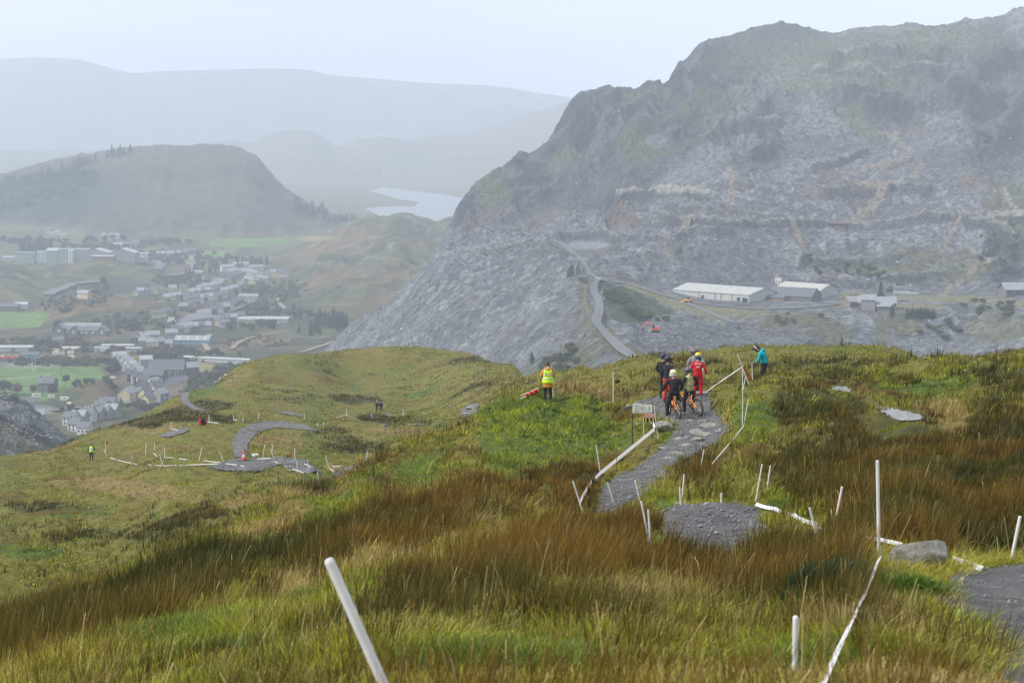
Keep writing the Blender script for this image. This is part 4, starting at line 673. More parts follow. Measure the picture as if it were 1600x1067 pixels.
# ---------------------------------------------------------------- tapes
_t = M['tape'].node_tree; _b = _t.nodes['Principled BSDF']; _s = _t.nodes.new('ShaderNodeBsdfTranslucent'); _s.inputs['Color'].default_value = (.95, .95, .96, 1); _m = _t.nodes.new('ShaderNodeMixShader'); _m.inputs[0].default_value = .5
_t.links.new(_b.outputs[0], _m.inputs[1]); _t.links.new(_s.outputs[0], _m.inputs[2]); _t.links.new(_m.outputs[0], _t.nodes['Material Output'].inputs['Surface'])
def tape(pts, label, w=.05, m='tape', Ds=None, sag=0.0, sub=10, tilt=.75):
    W = []
    for i, (x, y) in enumerate(pts):
        D = Ds[i] if Ds and Ds[i] else moor.hit(x, y+(20 if 880 < x < 1030 and y > 660 else (9 if x > 880 else 2))).y
        W.append(Vector(P(x, y, D).tolist()))
    C = []; k = 0
    for a, b in zip(W[:-1], W[1:]):
        n = sub
        for j in range(n+(b is W[-1])):
            t = j/n; p = a.lerp(b, t); p.z -= sag*(b-a).length*4*t*(1-t); C.append(p)
    vs = []; fs = []; o = C[0].copy(); ph = random.uniform(-.1, .1)
    for j, p in enumerate(C):
        d = p.y; ww = max(w, d*.00030)/2; ph += random.uniform(-.08, .08); ph *= .6; tdir = (C[min(j+1, len(C)-1)]-C[max(j-1, 0)]).normalized()
        nrm = (Vector((0, 0, 1))-tdir*tdir.z).normalized(); sd_ = tdir.cross(nrm); p0 = tilt*abs(tdir.y); sg0 = sg0 if j else max((1, -1), key=lambda q: abs(tdir.cross(nrm*math.cos(q*p0)+sd_*math.sin(q*p0)).dot(Vector((-.6, -.2, .75))))); off = (nrm*math.cos(ph+sg0*p0)+sd_*math.sin(ph+sg0*p0))*ww
        f = Vector((0, .0015, 0)); vs += [p-off-f-o, p+off-f-o, p+off+f-o, p-off+f-o]
    for j in range(len(C)-1):
        a = j*4; fs += [(a+q, a+(q+1) % 4, a+4+(q+1) % 4, a+4+q) for q in range(4)]
    mb = MB(); mb.raw(vs, fs); ob = mb.build('barrier_tape', M[m], loc=o); ob['label'] = label; ob['category'] = 'tape'; ob['group'] = 'barrier tapes strung between the stakes'; return ob
tape([(1374, 871), (1350, 930), (1316, 1000), (1278, 1085)], 'wide white tape running from the tallest pole down out of the bottom of the view', w=.042, Ds=[12.9, 9.6, 7.2, 5.2])
d3 = [moor.hit(x, y).y*.975 for x, y in ((1028, 686), (938, 741), (911, 803))]
tape([(1023, 670), (938, 739), (920, 759), (906, 784)], 'long white tape from the warning sign down beside the path bend', w=.13, Ds=[d3[0], d3[1], (d3[1]+d3[2])/2*.985, d3[2]], tilt=.15)
tape([(1018, 658), (1023, 668)], 'short loose tape end knotted at the foot of the warning sign', w=.09)
tape([(1181, 787), (1210, 794), (1240, 804), (1272, 817), (1302, 836)], 'dirty white tape sagging through rushes right of the grey slab', w=.06, sag=.01)
tape([(1302, 836), (1340, 838), (1372, 842), (1408, 850)], 'thin dirty tape crossing behind the tallest pole to the boulder', w=.035)
tape([(1486, 872), (1510, 879), (1534, 888)], 'short white tape appearing right of the boulder at the path crest', w=.045)
tape([(1160, 573), (1130, 593), (1096, 617)], 'taut white tape from the tape knot down to the group of riders', w=.09, Ds=[74, 77, 80])
tape([(1161, 573), (1168, 583), (1175.5, 596)], 'red tape sloping right from the tape knot', w=.07, m='red_tape', Ds=[74, 75, 76])
tape([(1162, 665), (1140, 692), (1112, 725)], 'thin tape slanting down left from the foot of the long upright stake', w=.07, tilt=.3)
for q, lb in (([(172, 715), (185, 719), (216, 726)], 'tape trailing right from the flagpole foot'), ([(232, 726), (255, 727.5), (300, 726), (351, 724)], 'lower tape across the hollow left of the gravel jump'), ([(256, 714), (280, 716), (310, 721), (318, 719.5), (340, 722), (352, 723.5)], 'upper tape across the hollow left of the gravel jump'),
 ([(352, 724), (375, 727), (392, 729.5)], 'tape lying along the near side of the gravel jump'), ([(397, 730), (429, 721)], 'tape rising right to the crest of the gravel jump'), ([(429, 721), (452, 731), (474, 738)], 'tape falling right from the jump crest past the marker board'), ([(402, 717), (425, 715)], 'tape along the far side of the gravel jump'),
 ([(460, 717), (475, 724), (488, 730)], 'tape along the far side of the second jump'), ([(514, 731), (523, 738), (500, 757), (485, 765)], 'folded tape zigzagging down from the third jump'), ([(520, 728.6), (538, 728)], 'short tape at the top of the third jump'),
 ([(525, 652.5), (541, 648), (563, 656)], 'arched tape on the far track left of the two walkers'), ([(324, 659), (341, 661)], 'short tape right of the red bag'), ([(268, 670), (278, 672)], 'short tape on the small grey patch'), ([(366, 655.5), (380, 657)], 'short tape above the banked turn'), ([(240, 708), (246, 713)], 'scrap of tape in the hollow below the stake pair')):
    tape(q, lb, w=.055, sub=5)
# ---------------------------------------------------------------- rocks
def rock(px, py, w, h, label, seed, squash=.5, depth=.8, m='rock', name='rock', sink=.25, group='pale stones set in the path', cat='rock', up=None):
    b = ground(px, py); d = b.y; W = w*d/F; Hh = (h*d/F) if up is None else up; bm = bmesh.new(); bmesh.ops.create_icosphere(bm, subdivisions=4, radius=1.0); rg = random.Random(seed)
    pl = [Vector((rg.gauss(0, 1), rg.gauss(0, 1), rg.gauss(0, .8))).normalized() for _ in range(14)]; dd = [rg.uniform(.55, .88) for _ in pl]; o1 = rg.uniform(0, 99)
    for v in bm.verts:
        for nn, q in zip(pl, dd):
            s = v.co.dot(nn)
            if s > q: v.co -= nn*(s-q)*.97
        p = v.co*2.3; k = float(fbm(np.array([p.x+p.z*.7+o1]), np.array([p.y-p.z*.5+o1]), 4, seed)[0])-.5; v.co += v.co.normalized()*k*.22
        v.co.x *= W/2*1.12; v.co.y *= W/2*depth; v.co.z *= Hh*.62
    me = bpy.data.meshes.new(name); bm.to_mesh(me); bm.free(); me.materials.append(M[m]); me.polygons.foreach_set('use_smooth', np.ones(len(me.polygons), bool))
    o = add(name, me, loc=(b.x, b.y, b.z+Hh*(.62-sink)*.8), rot=(0, 0, rg.uniform(-.3, .3))); o['label'] = label; o['category'] = cat
    if group: o['group'] = group
    return o
rock(1440, 893, 104, 56, 'big rounded pale boulder beside the gravel path crest', 3, name='boulder', cat='boulder', group=None, depth=.75, sink=.2)
for i, (x, y, w, h, lb) in enumerate([(1113, 667, 38, 8, 'long flat pale slab, highest of the step stones'), (1089, 676, 26, 7, 'whitish stone left of the flat step slabs'), (1098, 681, 40, 8, 'wide pale step slab in the middle of the path'), (1124, 676, 14, 8, 'small rounded stone at the right path edge'),
 (1089, 690, 27, 8, 'pale wedge stone below the wide step slab'), (1072, 697, 22, 6, 'low pale stone on the left of the path, above the pair'), (1099, 696, 12, 6, 'small stone right of the low pale stone'), (1057, 713, 26, 9, 'pale angular stone, larger of the lowest pair on the path'), (1045, 718, 18, 7, 'lowest pale stone on the path, touching the grass'),
 (1060, 687, 16, 6, 'stone half in grass at the left path edge'), (1075, 658, 20, 4, 'low stone just below the bicycle wheels'), (1100, 659, 22, 3, 'thin flat stone right of the bicycle wheels'), (1036, 703, 20, 6, 'mossy stone in the grass left of the path steps'), (997, 665, 13, 7, 'small grey stone behind the warning sign post')]):
    rock(x, y, w, h, lb, 20+i, depth=.9, sink=.3)
rock(1038, 674, 28, 19, 'squared grey block with a pale flat top beside the warning sign', 50, depth=.8, sink=.15, group=None)
for i, (x, y, w, h, lb) in enumerate([(982, 641, 16, 12, 'pale crumbled stone at the left end of the path platform'), (996, 636, 20, 9, 'flat stone behind the sign at the platform edge'), (1092, 617, 32, 6, 'broad flat stone at the far right edge of the platform'), (736, 640, 18, 6, 'white flat rock on the far track, upper of two'), (729, 648, 16, 5, 'white flat rock on the far track, lower of two'), (702, 637, 7, 3, 'small white stone left of the far rock patch')]):
    rock(x, y, w, h, lb, 60+i, depth=1.0, sink=.3, group=None)
for i, (x, y, w, h) in enumerate([(345, 594, 8, 6), (338, 598, 7, 5), (353, 588, 8, 5)]): rock(x, y, w, h, ['grey outcrop on the far crest, middle of three', 'grey outcrop on the far crest, lowest of three', 'grey outcrop on the far crest, highest of three'][i], 80+i, group='grey outcrops on the left crest')
# gravel: loose stones on the paths
g = np.random.default_rng(5); SV = []; SF = []; base = np.array([(0, 0, 1), (.9, .1, 0), (.2, .8, .1), (-.8, .3, -.1), (-.3, -.9, 0), (.4, -.7, .2), (0, 0, -.5)]); bf = [(0, 1, 2), (0, 2, 3), (0, 3, 4), (0, 4, 5), (0, 5, 1), (6, 2, 1), (6, 3, 2), (6, 4, 3), (6, 5, 4), (6, 1, 5)]
for k in ('near', 'slab', 'main', 'jump', 'jump2', 'jump3'):
    x0, x1, d0, d1, _, _ = PB[k]; d0, d1 = float(np.interp(d0, GX, GY)), float(np.interp(d1, GX, GY)); n = {'near': 9000, 'slab': 5000, 'main': 9000}.get(k, 1500)
    px = g.uniform(x0, x1, n); D = np.exp(g.uniform(math.log(d0), math.log(d1), n)); V = moor.pts(px, D); q = proj(*V.T); V = V[sdpoly(q[0], q[1], PATHS[k]) > -2]
    s = np.exp(g.normal(0, .55, len(V)))*V[:, 1]*PXM*.9; s = np.minimum(s, .09+V[:, 1]*.0005)
    for p, r in zip(V, s):
        b = len(SV); a = g.uniform(0, 6.28); R = np.array([[math.cos(a), -math.sin(a), 0], [math.sin(a), math.cos(a), 0], [0, 0, .6]]); SV += list(p+[0, 0, .03]+(base*g.uniform(.6, 1.2, (7, 3)))@R.T*r); SF += [(i+b, j+b, l_+b) for i, j, l_ in bf]
m_stone = mat('loose_stone', (.07, .073, .08), .85, c2=(.26, .265, .28), nscale=1.7, det=2)
tag(add('gravel_stones', np_mesh('gravel_stones', SV, SF, m_stone, smooth=False)), 'loose grey slate chips scattered over the paths', 'gravel', kind='stuff')
# ---------------------------------------------------------------- signs, cone, flag, bags
def text_mesh(t, size, material, name, parent, loc, rot=(math.pi/2, 0, 0), sx=1.0):
    cu = bpy.data.curves.new(name, 'FONT'); cu.body = t; cu.size = size; cu.align_x = 'CENTER'; cu.align_y = 'CENTER'; cu.extrude = .002; cu.offset = size*.02
    to = bpy.data.objects.new(name, cu); col.objects.link(to); dg = bpy.context.evaluated_depsgraph_get(); me = bpy.data.meshes.new_from_object(to.evaluated_get(dg)); bpy.data.objects.remove(to)
    me.materials.clear(); me.materials.append(material); o = add(name, me, parent, loc, rot); o.scale = (sx, 1, 1); return o
def empty(name, loc, rz=0, label=None, cat=None, group=None):
    o = bpy.data.objects.new(name, None); col.objects.link(o); o.location = loc; o.rotation_euler = (0, 0, rz); o.empty_display_size = .3; return tag(o, label, cat, group)
b = ground(1006, 690); D0 = b.y; s = D0/F                       # metres per photo pixel at the sign
sg = empty('information_sign', b, 0, 'white board with a black circle emblem on two dark wooden posts', 'sign')
def at(x, y, dy=0): p = Vector(P(x, y, D0).tolist()); p.y += dy; return p-b
for x0, yt in ((988.2, 631), (1019.0, 630)): MB().box(((at(x0, yt)+at(x0, 694 if x0 < 1000 else 688))/2), (2.2*s, 2.2*s, (694-yt)*s)).build('post', M['wood'], sg)
bd = MB().box(at(1003.6, 638.5, -.045), (31*s, .02, 13.4*s)).build('board', M['sign_white'], sg); c0 = at(1003.6, 638.5, -.058)
mk_ = MB(); R0 = 5.2*s
for k in range(14):
    a0, a1 = k*2*math.pi/14, (k+.72)*2*math.pi/14; mk_.tube([c0+Vector((math.cos(a)*R0, 0, math.sin(a)*R0)) for a in (a0, (a0+a1)/2, a1)], .006, 4)
for dx, dz, w, h in ((-.2, .8, 1.6, 1.8), (-2.5, 1.8, 1.2, .8), (2.4, 2.0, 1.6, .5), (-1.6, -2.0, .9, .9), (2.0, -1.9, 1.0, .9), (.1, -1.2, .7, 1.7), (1.0, .2, .8, .9)): mk_.box(c0+Vector((dx*s, 0, dz*s)), (w*s, .005, h*s))
for dx, dz, w in ((-9.4, 5.0, 8), (-9.4, 2.8, 2.4), (-9.4, -2.6, 6), (-9.4, -5.2, 9), (10, 2.9, 2.4), (10, -2.7, 2.4), (10, -5.2, 6.5), (10, 5.0, 1.5)):
    n_ = max(2, int(w)); [mk_.box(c0+Vector(((dx-w/2+(i+.5)*w/n_)*s, 0, dz*s)), (w/n_*.72*s, .005, .85*s)) for i in range(n_)]
for dx, sg_ in ((-9.4, -1), (10, 1)): mk_.box(c0+Vector((dx*s, 0, .1*s)), (4.2*s, .005, .6*s)); mk_.raw([c0+Vector(((dx+sg_*3.2)*s, -.003, .1*s)), c0+Vector(((dx+sg_*1.4)*s, -.003, 1.2*s)), c0+Vector(((dx+sg_*1.4)*s, -.003, -1.0*s))], [(0, 1, 2)])
mk_.build('lettering', M['ink'], bd)
b2 = b.copy(); ws = empty('warning_sign', b2, 0, 'small red warning board reading EXTREME CAUTION over three yellow symbols', 'sign')
wr = MB().box(at(1014.4, 648.8, -.10), (19*s, .015, 6.6*s)).build('board', M['sign_red'], ws); wk = MB().box(at(1014.4, 655, -.10), (17.6*s, .014, 5.6*s)).build('symbol_panel', M['cl_navy'], ws)
text_mesh('EXTREME', 3.6*s, M['sign_white'], 'lettering', wr, at(1014.4, 647.2, -.115)); text_mesh('CAUTION', 3.6*s, M['sign_white'], 'lettering', wr, at(1014.4, 650.4, -.115))
for x in (1008.6, 1014.5, 1020.4):
    q = MB(); q.box(at(x, 655.2, -.112), (2.3*s, .006, 3.6*s), taper=(.7, 1)); q.lathe([(.001, -.003), (1.25*s, -.003), (1.25*s, .003), (.001, .003)], 10, Matrix.Translation(at(x, 653.4, -.112)) @ Matrix.Rotation(math.pi/2, 4, 'X')); q.build('symbol', M['yellow'], wk)
ws.rotation_euler = (0, 0, 0)
# traffic cone
b = ground(381, 718.5); s = b.y/F; cn = empty('traffic_cone', b, 0, 'orange and white striped traffic cone standing on the gravel berm', 'cone'); h = 14.5*s
MB().box((0, 0, .02), (.42, .42, .05)).build('base', M['rubber'], cn)
MB().lathe([(.17, .04), (.132, h*.33), (.088, h*.62), (.055, h), (.045, h)], 14, m=0).build('cone_body', mat('cone_orange', (.8, .09, .02), .5), cn); MB().lathe([(.138, h*.33), (.097, h*.62)], 14).build('white_band', M['white_plastic'], cn)
# flag
b = ground(165.5, 713.5); s = b.y/F; fl = empty('course_flag', b, 0, 'small red flag on a white pole beside the hi vis marshal', 'flag')
MB().tube([(0, 0, -.1), (0, 0, 24.5*s)], .035, 8).build('pole', M['white_plastic'], fl)
fv = []; ff = []
for i in range(7):
    for j in range(5): fv.append((i/6*3.0*s, .08*math.sin(i*1.1+j*.4)+.012, 24*s-j/4*6*s*(1-.25*i/6)-i/6*1.2*s))
ff = [(i*5+j, (i+1)*5+j, (i+1)*5+j+1, i*5+j+1) for i in range(6) for j in range(4)]; fo = MB().raw(fv, ff).build('flag_cloth', M['cl_red'], fl, True); sm = fo.modifiers.new('t', 'SOLIDIFY'); sm.thickness = .02
MB().box((-1.6*s, 0, 7*s), (2.2*s, .10, 4.2*s)).build('box', M['white_plastic'], fl)
# marker board by the jump
b = ground(453, 738); s = b.y/F; mbd = empty('marker_board', b, 0, 'black and white number board on two legs in front of the second jump', 'sign')
for x in (-2.6, 2.6): MB().box((x*s, 0, 2.6*s), (.05, .05, 6.4*s)).build('leg', M['wood'], mbd)
q = MB().box((0, -.03, 7.2*s), (7.0*s, .04, 7.2*s)).build('board', M['white_plastic'], mbd)
text_mesh('54', 7.0*s, M['ink'], 'number', q, (0, -.058, 7.2*s))
# crumpled tape and small bag
def bundle(px, py, w, h, name, label, cat, mats, seed):
    b = ground(px, py); s = b.y/F; rg = random.Random(seed); e = empty(name, b, 0, label, cat); W, Hh = w*s, h*s
    for k, (m, part) in enumerate(mats):
        q = MB()
        for i in range(4):
            q.ball((rg.uniform(-.3, .3)*W, rg.uniform(-.15, .15)*W, Hh*rg.uniform(.25, .6)), (W*rg.uniform(.18, .3), W*.2, Hh*rg.uniform(.25, .42)), 6)
        o = q.build(part, M[m], e); rm = o.modifiers.new('r', 'REMESH'); rm.mode = 'VOXEL'; rm.voxel_size = max(W, Hh)/28
        ds = o.modifiers.new('d', 'DISPLACE'); tx = bpy.data.textures.new('clouds', 'CLOUDS'); tx.noise_scale = W*.22; ds.texture = tx; ds.strength = W*.22; o.location = (0, rg.uniform(-.05, .05), 0)
    return e
e = bundle(398, 716, 13, 4.5, 'tape_bundle', 'crumpled heap of white tape behind the traffic cone', 'tape', [('tape', 'tape_heap')], 4)
e = bundle(451, 713.5, 7, 4, 'small_bag', 'small orange red bag lying in the straw behind the second jump', 'bag', [('hm_orange', 'bag_body'), ('black', 'strap')], 5)
e = bundle(316, 665, 13, 12, 'rescue_bag', 'bright red and black kit bag propped beside a stake', 'bag', [('cl_red', 'cover'), ('cl_red', 'flap'), ('black', 'strap')], 8)
e = bundle(556/1+73.6, 649, 2.5, 4, 'hanging_bag', 'pale bag hung on a stake right of the two dark walkers', 'bag', [('white_plastic', 'bag_body')], 9)
# folded stretcher by the marshal
b = Vector(P(829, 621, 87).tolist()); s = b.y/F; st = empty('stretcher', b, 0, 'folded red stretcher with pale poles lying beside the yellow vest marshal', 'stretcher')
for dz, dy in ((0, 0), (.10, .22)): MB().tube([(-15.5*s, dy, -1.5*s+dz), (0, dy, 4.5*s+dz), (12*s, dy, 10.5*s+dz)], .022, 7).build('pole', M['white_plastic'], st)
for k, (cx, cz, rw) in enumerate(((-5, 2.5, 4.2), (1.5, 5.2, 4.6), (8.5, 8.8, 3.8))):
    q = MB(); q.ball((cx*s, .1, cz*s), (rw*s, .16, 3.1*s), 7); q.ball(((cx+1.5)*s, .05, (cz+1.2)*s), (rw*.6*s, .15, 2.6*s), 6); o = q.build('canvas', M['cl_red'], st); rm = o.modifiers.new('r', 'REMESH'); rm.mode = 'VOXEL'; rm.voxel_size = .02
    ds = o.modifiers.new('d', 'DISPLACE'); tx = bpy.data.textures.new('clouds', 'CLOUDS'); tx.noise_scale = .09; ds.texture = tx; ds.strength = .09
    MB().box(((cx-.5)*s, .0, (cz+.2)*s), (.05, .30, 6.4*s)).build('strap', M['black'], st)

# bushes on the near slope
def bush(px, py, w, h, label, c, c2, seed, n=2600, name='gorse_bush', up=.6):
    b = ground(px, py); s = b.y/F; g = np.random.default_rng(seed); W, Hh = w*s/2, h*s; d = g.normal(0, 1, (n, 3)); d /= np.linalg.norm(d, axis=1)[:, None]; d[:, 2] = abs(d[:, 2]); r = g.uniform(.45, 1.0, (n, 1)); lump = .75+.5*fbm(d[:, 0]*3+9, d[:, 1]*3+d[:, 2]*2, 2, seed)[:, None]
    p = d*r*lump*np.array([W, W*.8, Hh]); o = d+np.array([0, 0, up])+g.normal(0, .45, (n, 3)); o /= np.linalg.norm(o, axis=1)[:, None]; L = Hh*g.uniform(.12, .3, (n, 1)); sd = np.cross(o, g.normal(0, 1, (n, 3))); sd /= np.linalg.norm(sd, axis=1)[:, None]; ww = np.maximum(.0028, b.y*PXM*.6)*g.uniform(.7, 1.3, (n, 1))
    V = np.stack([p-sd*ww, p+sd*ww, p+o*L+sd*ww*.3, p+o*L-sd*ww*.3], 1).reshape(-1, 3); C = np.repeat(np.array(c)+(np.array(c2)-np.array(c))*g.random((n, 1)), 4, 0)*np.repeat(np.exp(g.normal(0, .25, (n, 1))), 4, 0)
    return tag(add(name, np_mesh(name, V, np.arange(n*4).reshape(n, 4), m_grass, False, cols=C), loc=(b.x, b.y, b.z-.02)), label, 'bush')
bush(1292, 945, 150, 70, 'dark bluish green gorse bush in the grass left of the near tape', (.018, .034, .014), (.045, .075, .030), 3, 5000)
bush(1425, 925, 110, 28, 'low bright green bush below the big boulder', (.03, .08, .006), (.10, .17, .012), 4, 3200, 'green_bush')
bush(1010, 985, 60, 30, 'small rust brown heather clump in the near grass', (.08, .035, .012), (.20, .10, .035), 5, 1500, 'heather_clump'); bush(966, 600, 10, 6, 'tiny dark bush on the moor right of the tall thin stake', (.02, .03, .01), (.05, .06, .02), 6, 500, 'heather_clump')
# ================================================================ people and bicycles
def frame_tube(mb, pts, rx, ry, right, n=16, cap=True):
    pts = [Vector(p) for p in pts]; right = Vector(right); vs = []
    for i, p in enumerate(pts):
        t = (pts[min(i+1, len(pts)-1)]-pts[max(i-1, 0)]).normalized(); a = (right-t*right.dot(t)).normalized(); b = t.cross(a)
        for k in range(n): an = 2*math.pi*k/n; vs.append(p+a*math.cos(an)*rx[i]+b*math.sin(an)*ry[i])
    fs = [(i*n+k, i*n+(k+1) % n, (i+1)*n+(k+1) % n, (i+1)*n+k) for i in range(len(pts)-1) for k in range(n)]
    if cap: fs += [tuple(range(n))[::-1], tuple((len(pts)-1)*n+k for k in range(n))]
    return mb.raw(vs, fs)
def fused(mb, name, material, parent, voxel=.018, wr=0, loc=None, rot=None, smooth=4):
    """unite overlapping shapes into one continuous surface"""
    o = mb.build(name, material, None); m = o.modifiers.new('r', 'REMESH'); m.mode = 'VOXEL'; m.voxel_size = voxel; s = o.modifiers.new('s', 'SMOOTH'); s.iterations = smooth; s.factor = .5
    if wr:
        d = o.modifiers.new('d', 'DISPLACE'); tx = bpy.data.textures.new('folds', 'CLOUDS'); tx.noise_scale = .11; d.texture = tx; d.strength = wr; d.mid_level = .5
    bpy.context.view_layer.update(); me = bpy.data.meshes.new_from_object(o.evaluated_get(bpy.context.evaluated_depsgraph_get())); bpy.data.objects.remove(o)
    me.polygons.foreach_set('use_smooth', np.ones(len(me.polygons), bool)); me.name = name
    if not me.materials: me.materials.append(material)
    return add(name, me, parent, loc, rot)
BASEJ = dict(pelvis=(0, 0, .96), spine=(0, -.01, 1.13), chest=(0, 0, 1.33), neck=(0, .01, 1.50), head=(0, .03, 1.64),
 hipL=(-.10, 0, .93), kneeL=(-.12, .03, .50), ankL=(-.13, -.01, .09), hipR=(.10, 0, .93), kneeR=(.12, .03, .50), ankR=(.13, -.01, .09),
 shL=(-.19, 0, 1.43), elL=(-.27, -.03, 1.16), haL=(-.26, .08, .92), shR=(.19, 0, 1.43), elR=(.27, -.03, 1.16), haR=(.26, .08, .92))
def person(loc, head, h, label, top, legs, pose=None, helmet=None, gloves='cl_black', topname='jersey', sleeves=None, coat=None, look=0.0, shoes='shoe', hat=None, hair=None, bulk=1.0, extra=None, shorts=False):
    J = {k: Vector(v) for k, v in BASEJ.items()}
    for k, v in (pose or {}).items(): J[k] = Vector(v)
    e = empty('person', loc, head, label, 'person'); e.scale = (h/1.76,)*3; R = J['shR']-J['shL']; R.normalize(); RH = (J['hipR']-J['hipL']).normalized()
    # the body: one continuous surface
    b = MB(); frame_tube(b, [J['pelvis']-Vector((0, 0, .08)), J['pelvis'], J['spine'], J['chest'], J['chest'].lerp(J['neck'], .7), J['neck']], [.13, .155, .135, .17, .13, .06], [.10, .115, .10, .12, .09, .06], R)
    hd = J['head']; up = (hd-J['neck']).normalized(); b.tube([J['neck']-up*.04, hd], .058, 10); b.ball(hd+up*.03, (.078, .098, .118), 8); b.ball(hd+up*.0+Vector((0, .10, -.01)), (.014, .024, .03), 5)
    for sx in (-1, 1): b.ball(hd+Vector((sx*.08, 0, .0)), (.012, .022, .034), 5)
    for S in 'LR':
        b.tube([J['hip'+S], J['hip'+S].lerp(J['knee'+S], .5), J['knee'+S], J['knee'+S].lerp(J['ank'+S], .35), J['ank'+S]], [.088, .078, .056, .056, .038], 10)
        b.tube([J['sh'+S], J['sh'+S].lerp(J['el'+S], .5), J['el'+S], J['el'+S].lerp(J['ha'+S], .4), J['ha'+S]], [.055, .048, .039, .038, .027], 10)
        f = Vector((0, 1, 0)); b.tube([J['ank'+S], J['ank'+S]+Vector((0, -.02, -.05)), J['ank'+S]+Vector((0, .12, -.06))], [.036, .034, .03], 8)
    fused(b, 'body', M['skin'], e, .016)
    # trousers
    t = MB(); frame_tube(t, [J['pelvis']-Vector((0, .0, .10)), J['pelvis'], J['spine'].lerp(J['pelvis'], .35)], [.14, .17, .155], [.115, .13, .115], R)
    for S in 'LR':
        ks = 'ank' if not shorts else 'knee'; A_ = [J['hip'+S]+Vector((0, 0, .04)), J['hip'+S].lerp(J['knee'+S], .5), J['knee'+S]]; Rr = [.108, .098, .078]
        if not shorts: A_ += [J['knee'+S].lerp(J['ank'+S], .4), J['ank'+S]+Vector((0, 0, .02))]; Rr += [.073, .054]
        else: A_[-1] = J['hip'+S].lerp(J['knee'+S], .95); Rr[-1] = .09
        t.tube(A_, Rr, 12)
    fused(t, 'shorts' if shorts else 'trousers', M[legs], e, .018, .022)
    if shorts:
        for S in 'LR': q = MB(); q.tube([J['knee'+S]+Vector((0, 0, .10)), J['knee'+S], J['knee'+S].lerp(J['ank'+S], .5), J['ank'+S]], [.062, .067, .062, .045], 10); fused(q, 'knee_pad', M['cl_black'], e, .016, .008)
    # top
    q = MB(); lw = -.02 if not coat else coat
    low = J['pelvis']+Vector((0, 0, lw)); B_ = bulk; up2 = J['chest'].lerp(J['neck'], .72)
    frame_tube(q, [low, J['pelvis']+Vector((0, 0, .10)), J['spine'], J['chest'], up2, J['neck']-up*.01], [.19*B_, .175*B_, .165*B_, .195*B_, .15*B_, .07*B_], [.145*B_, .135*B_, .13*B_, .145*B_, .11*B_, .07*B_], R)
    sm = sleeves or top
    def arms(mb, up_to=1.0):
        for S in 'LR':
            mb.tube([J['sh'+S]-R*(0.03 if S == 'R' else -0.03), J['sh'+S].lerp(J['el'+S], .5), J['el'+S], J['el'+S].lerp(J['ha'+S], .45), J['el'+S].lerp(J['ha'+S], .9)], [.078*B_, .068*B_, .058*B_, .054*B_, .042*B_], 12)
    if not sleeves: arms(q)
    tp = fused(q, topname, M[top], e, .018, .026)
    if sleeves: q = MB(); arms(q); fused(q, 'sleeves', M[sleeves], e, .018, .015)
    # shoes and gloves
    for S in 'LR':
        a = J['ank'+S]; q = MB(); q.tube([a+Vector((0, -.06, -.045)), a+Vector((0, .02, -.04)), a+Vector((0, .10, -.052)), a+Vector((0, .17, -.06))], [.040, .047, .043, .030], 10); q.tube([a+Vector((0, 0, .03)), a+Vector((0, -.01, -.04))], [.045, .045], 10)
        q.box(a+Vector((0, .05, -.078)), (.085, .26, .022)); fused(q, 'shoe', M[shoes], e, .013, 0, smooth=2)
        d = (J['ha'+S]-J['el'+S]).normalized(); hnd = J['ha'+S]; sd = d.cross(Vector((0, 1, 0.2))).normalized(); nn = sd.cross(d).normalized(); q = MB()
        q.tube([hnd-d*.03, hnd+d*.02, hnd+d*.085], [.028, .036, .034], 8, sq=.55)
        for k in range(4):
            o0 = hnd+d*.08+sd*(-.028+.019*k); L = (.062, .074, .070, .055)[k]; q.tube([o0, o0+d*L*.45+nn*.012, o0+d*L*.75+nn*.035, o0+d*L*.7+nn*.058], [.0105, .010, .009, .0075], 6)
        o0 = hnd+d*.03-sd*.032; q.tube([o0, o0-sd*.022+d*.028+nn*.01, o0-sd*.020+d*.055+nn*.028], [.012, .011, .009], 6)
        add('glove' if gloves != 'skin' else 'hand', q.mesh('glove', M[gloves], True), e)
    if helmet: make_helmet(e, hd+up*.02, look, *helmet)
    if hair: q = MB(); q.ball(hd+up*.06+Vector((0, -.01, 0)), (.092, .112, .105), 8); q.ball(hd+up*.16+Vector((0, -.05, 0)), .045, 6); fused(q, 'hair', M[hair], e, .014, .02)
    if hat:
        q = MB(); q.ball(hd+up*.07, (.095, .112, .10), 8)
        if hat == 'black': q.box(hd+up*.07+Matrix.Rotation(look, 3, 'Z') @ Vector((0, .13, 0)), (.13, .10, .014), Matrix.Rotation(look, 3, 'Z'))
        fused(q, 'cap' if hat == 'black' else 'beanie', M[hat], e, .014, .0)
    e['_j'] = 0; del e['_j']
    return e, J, tp
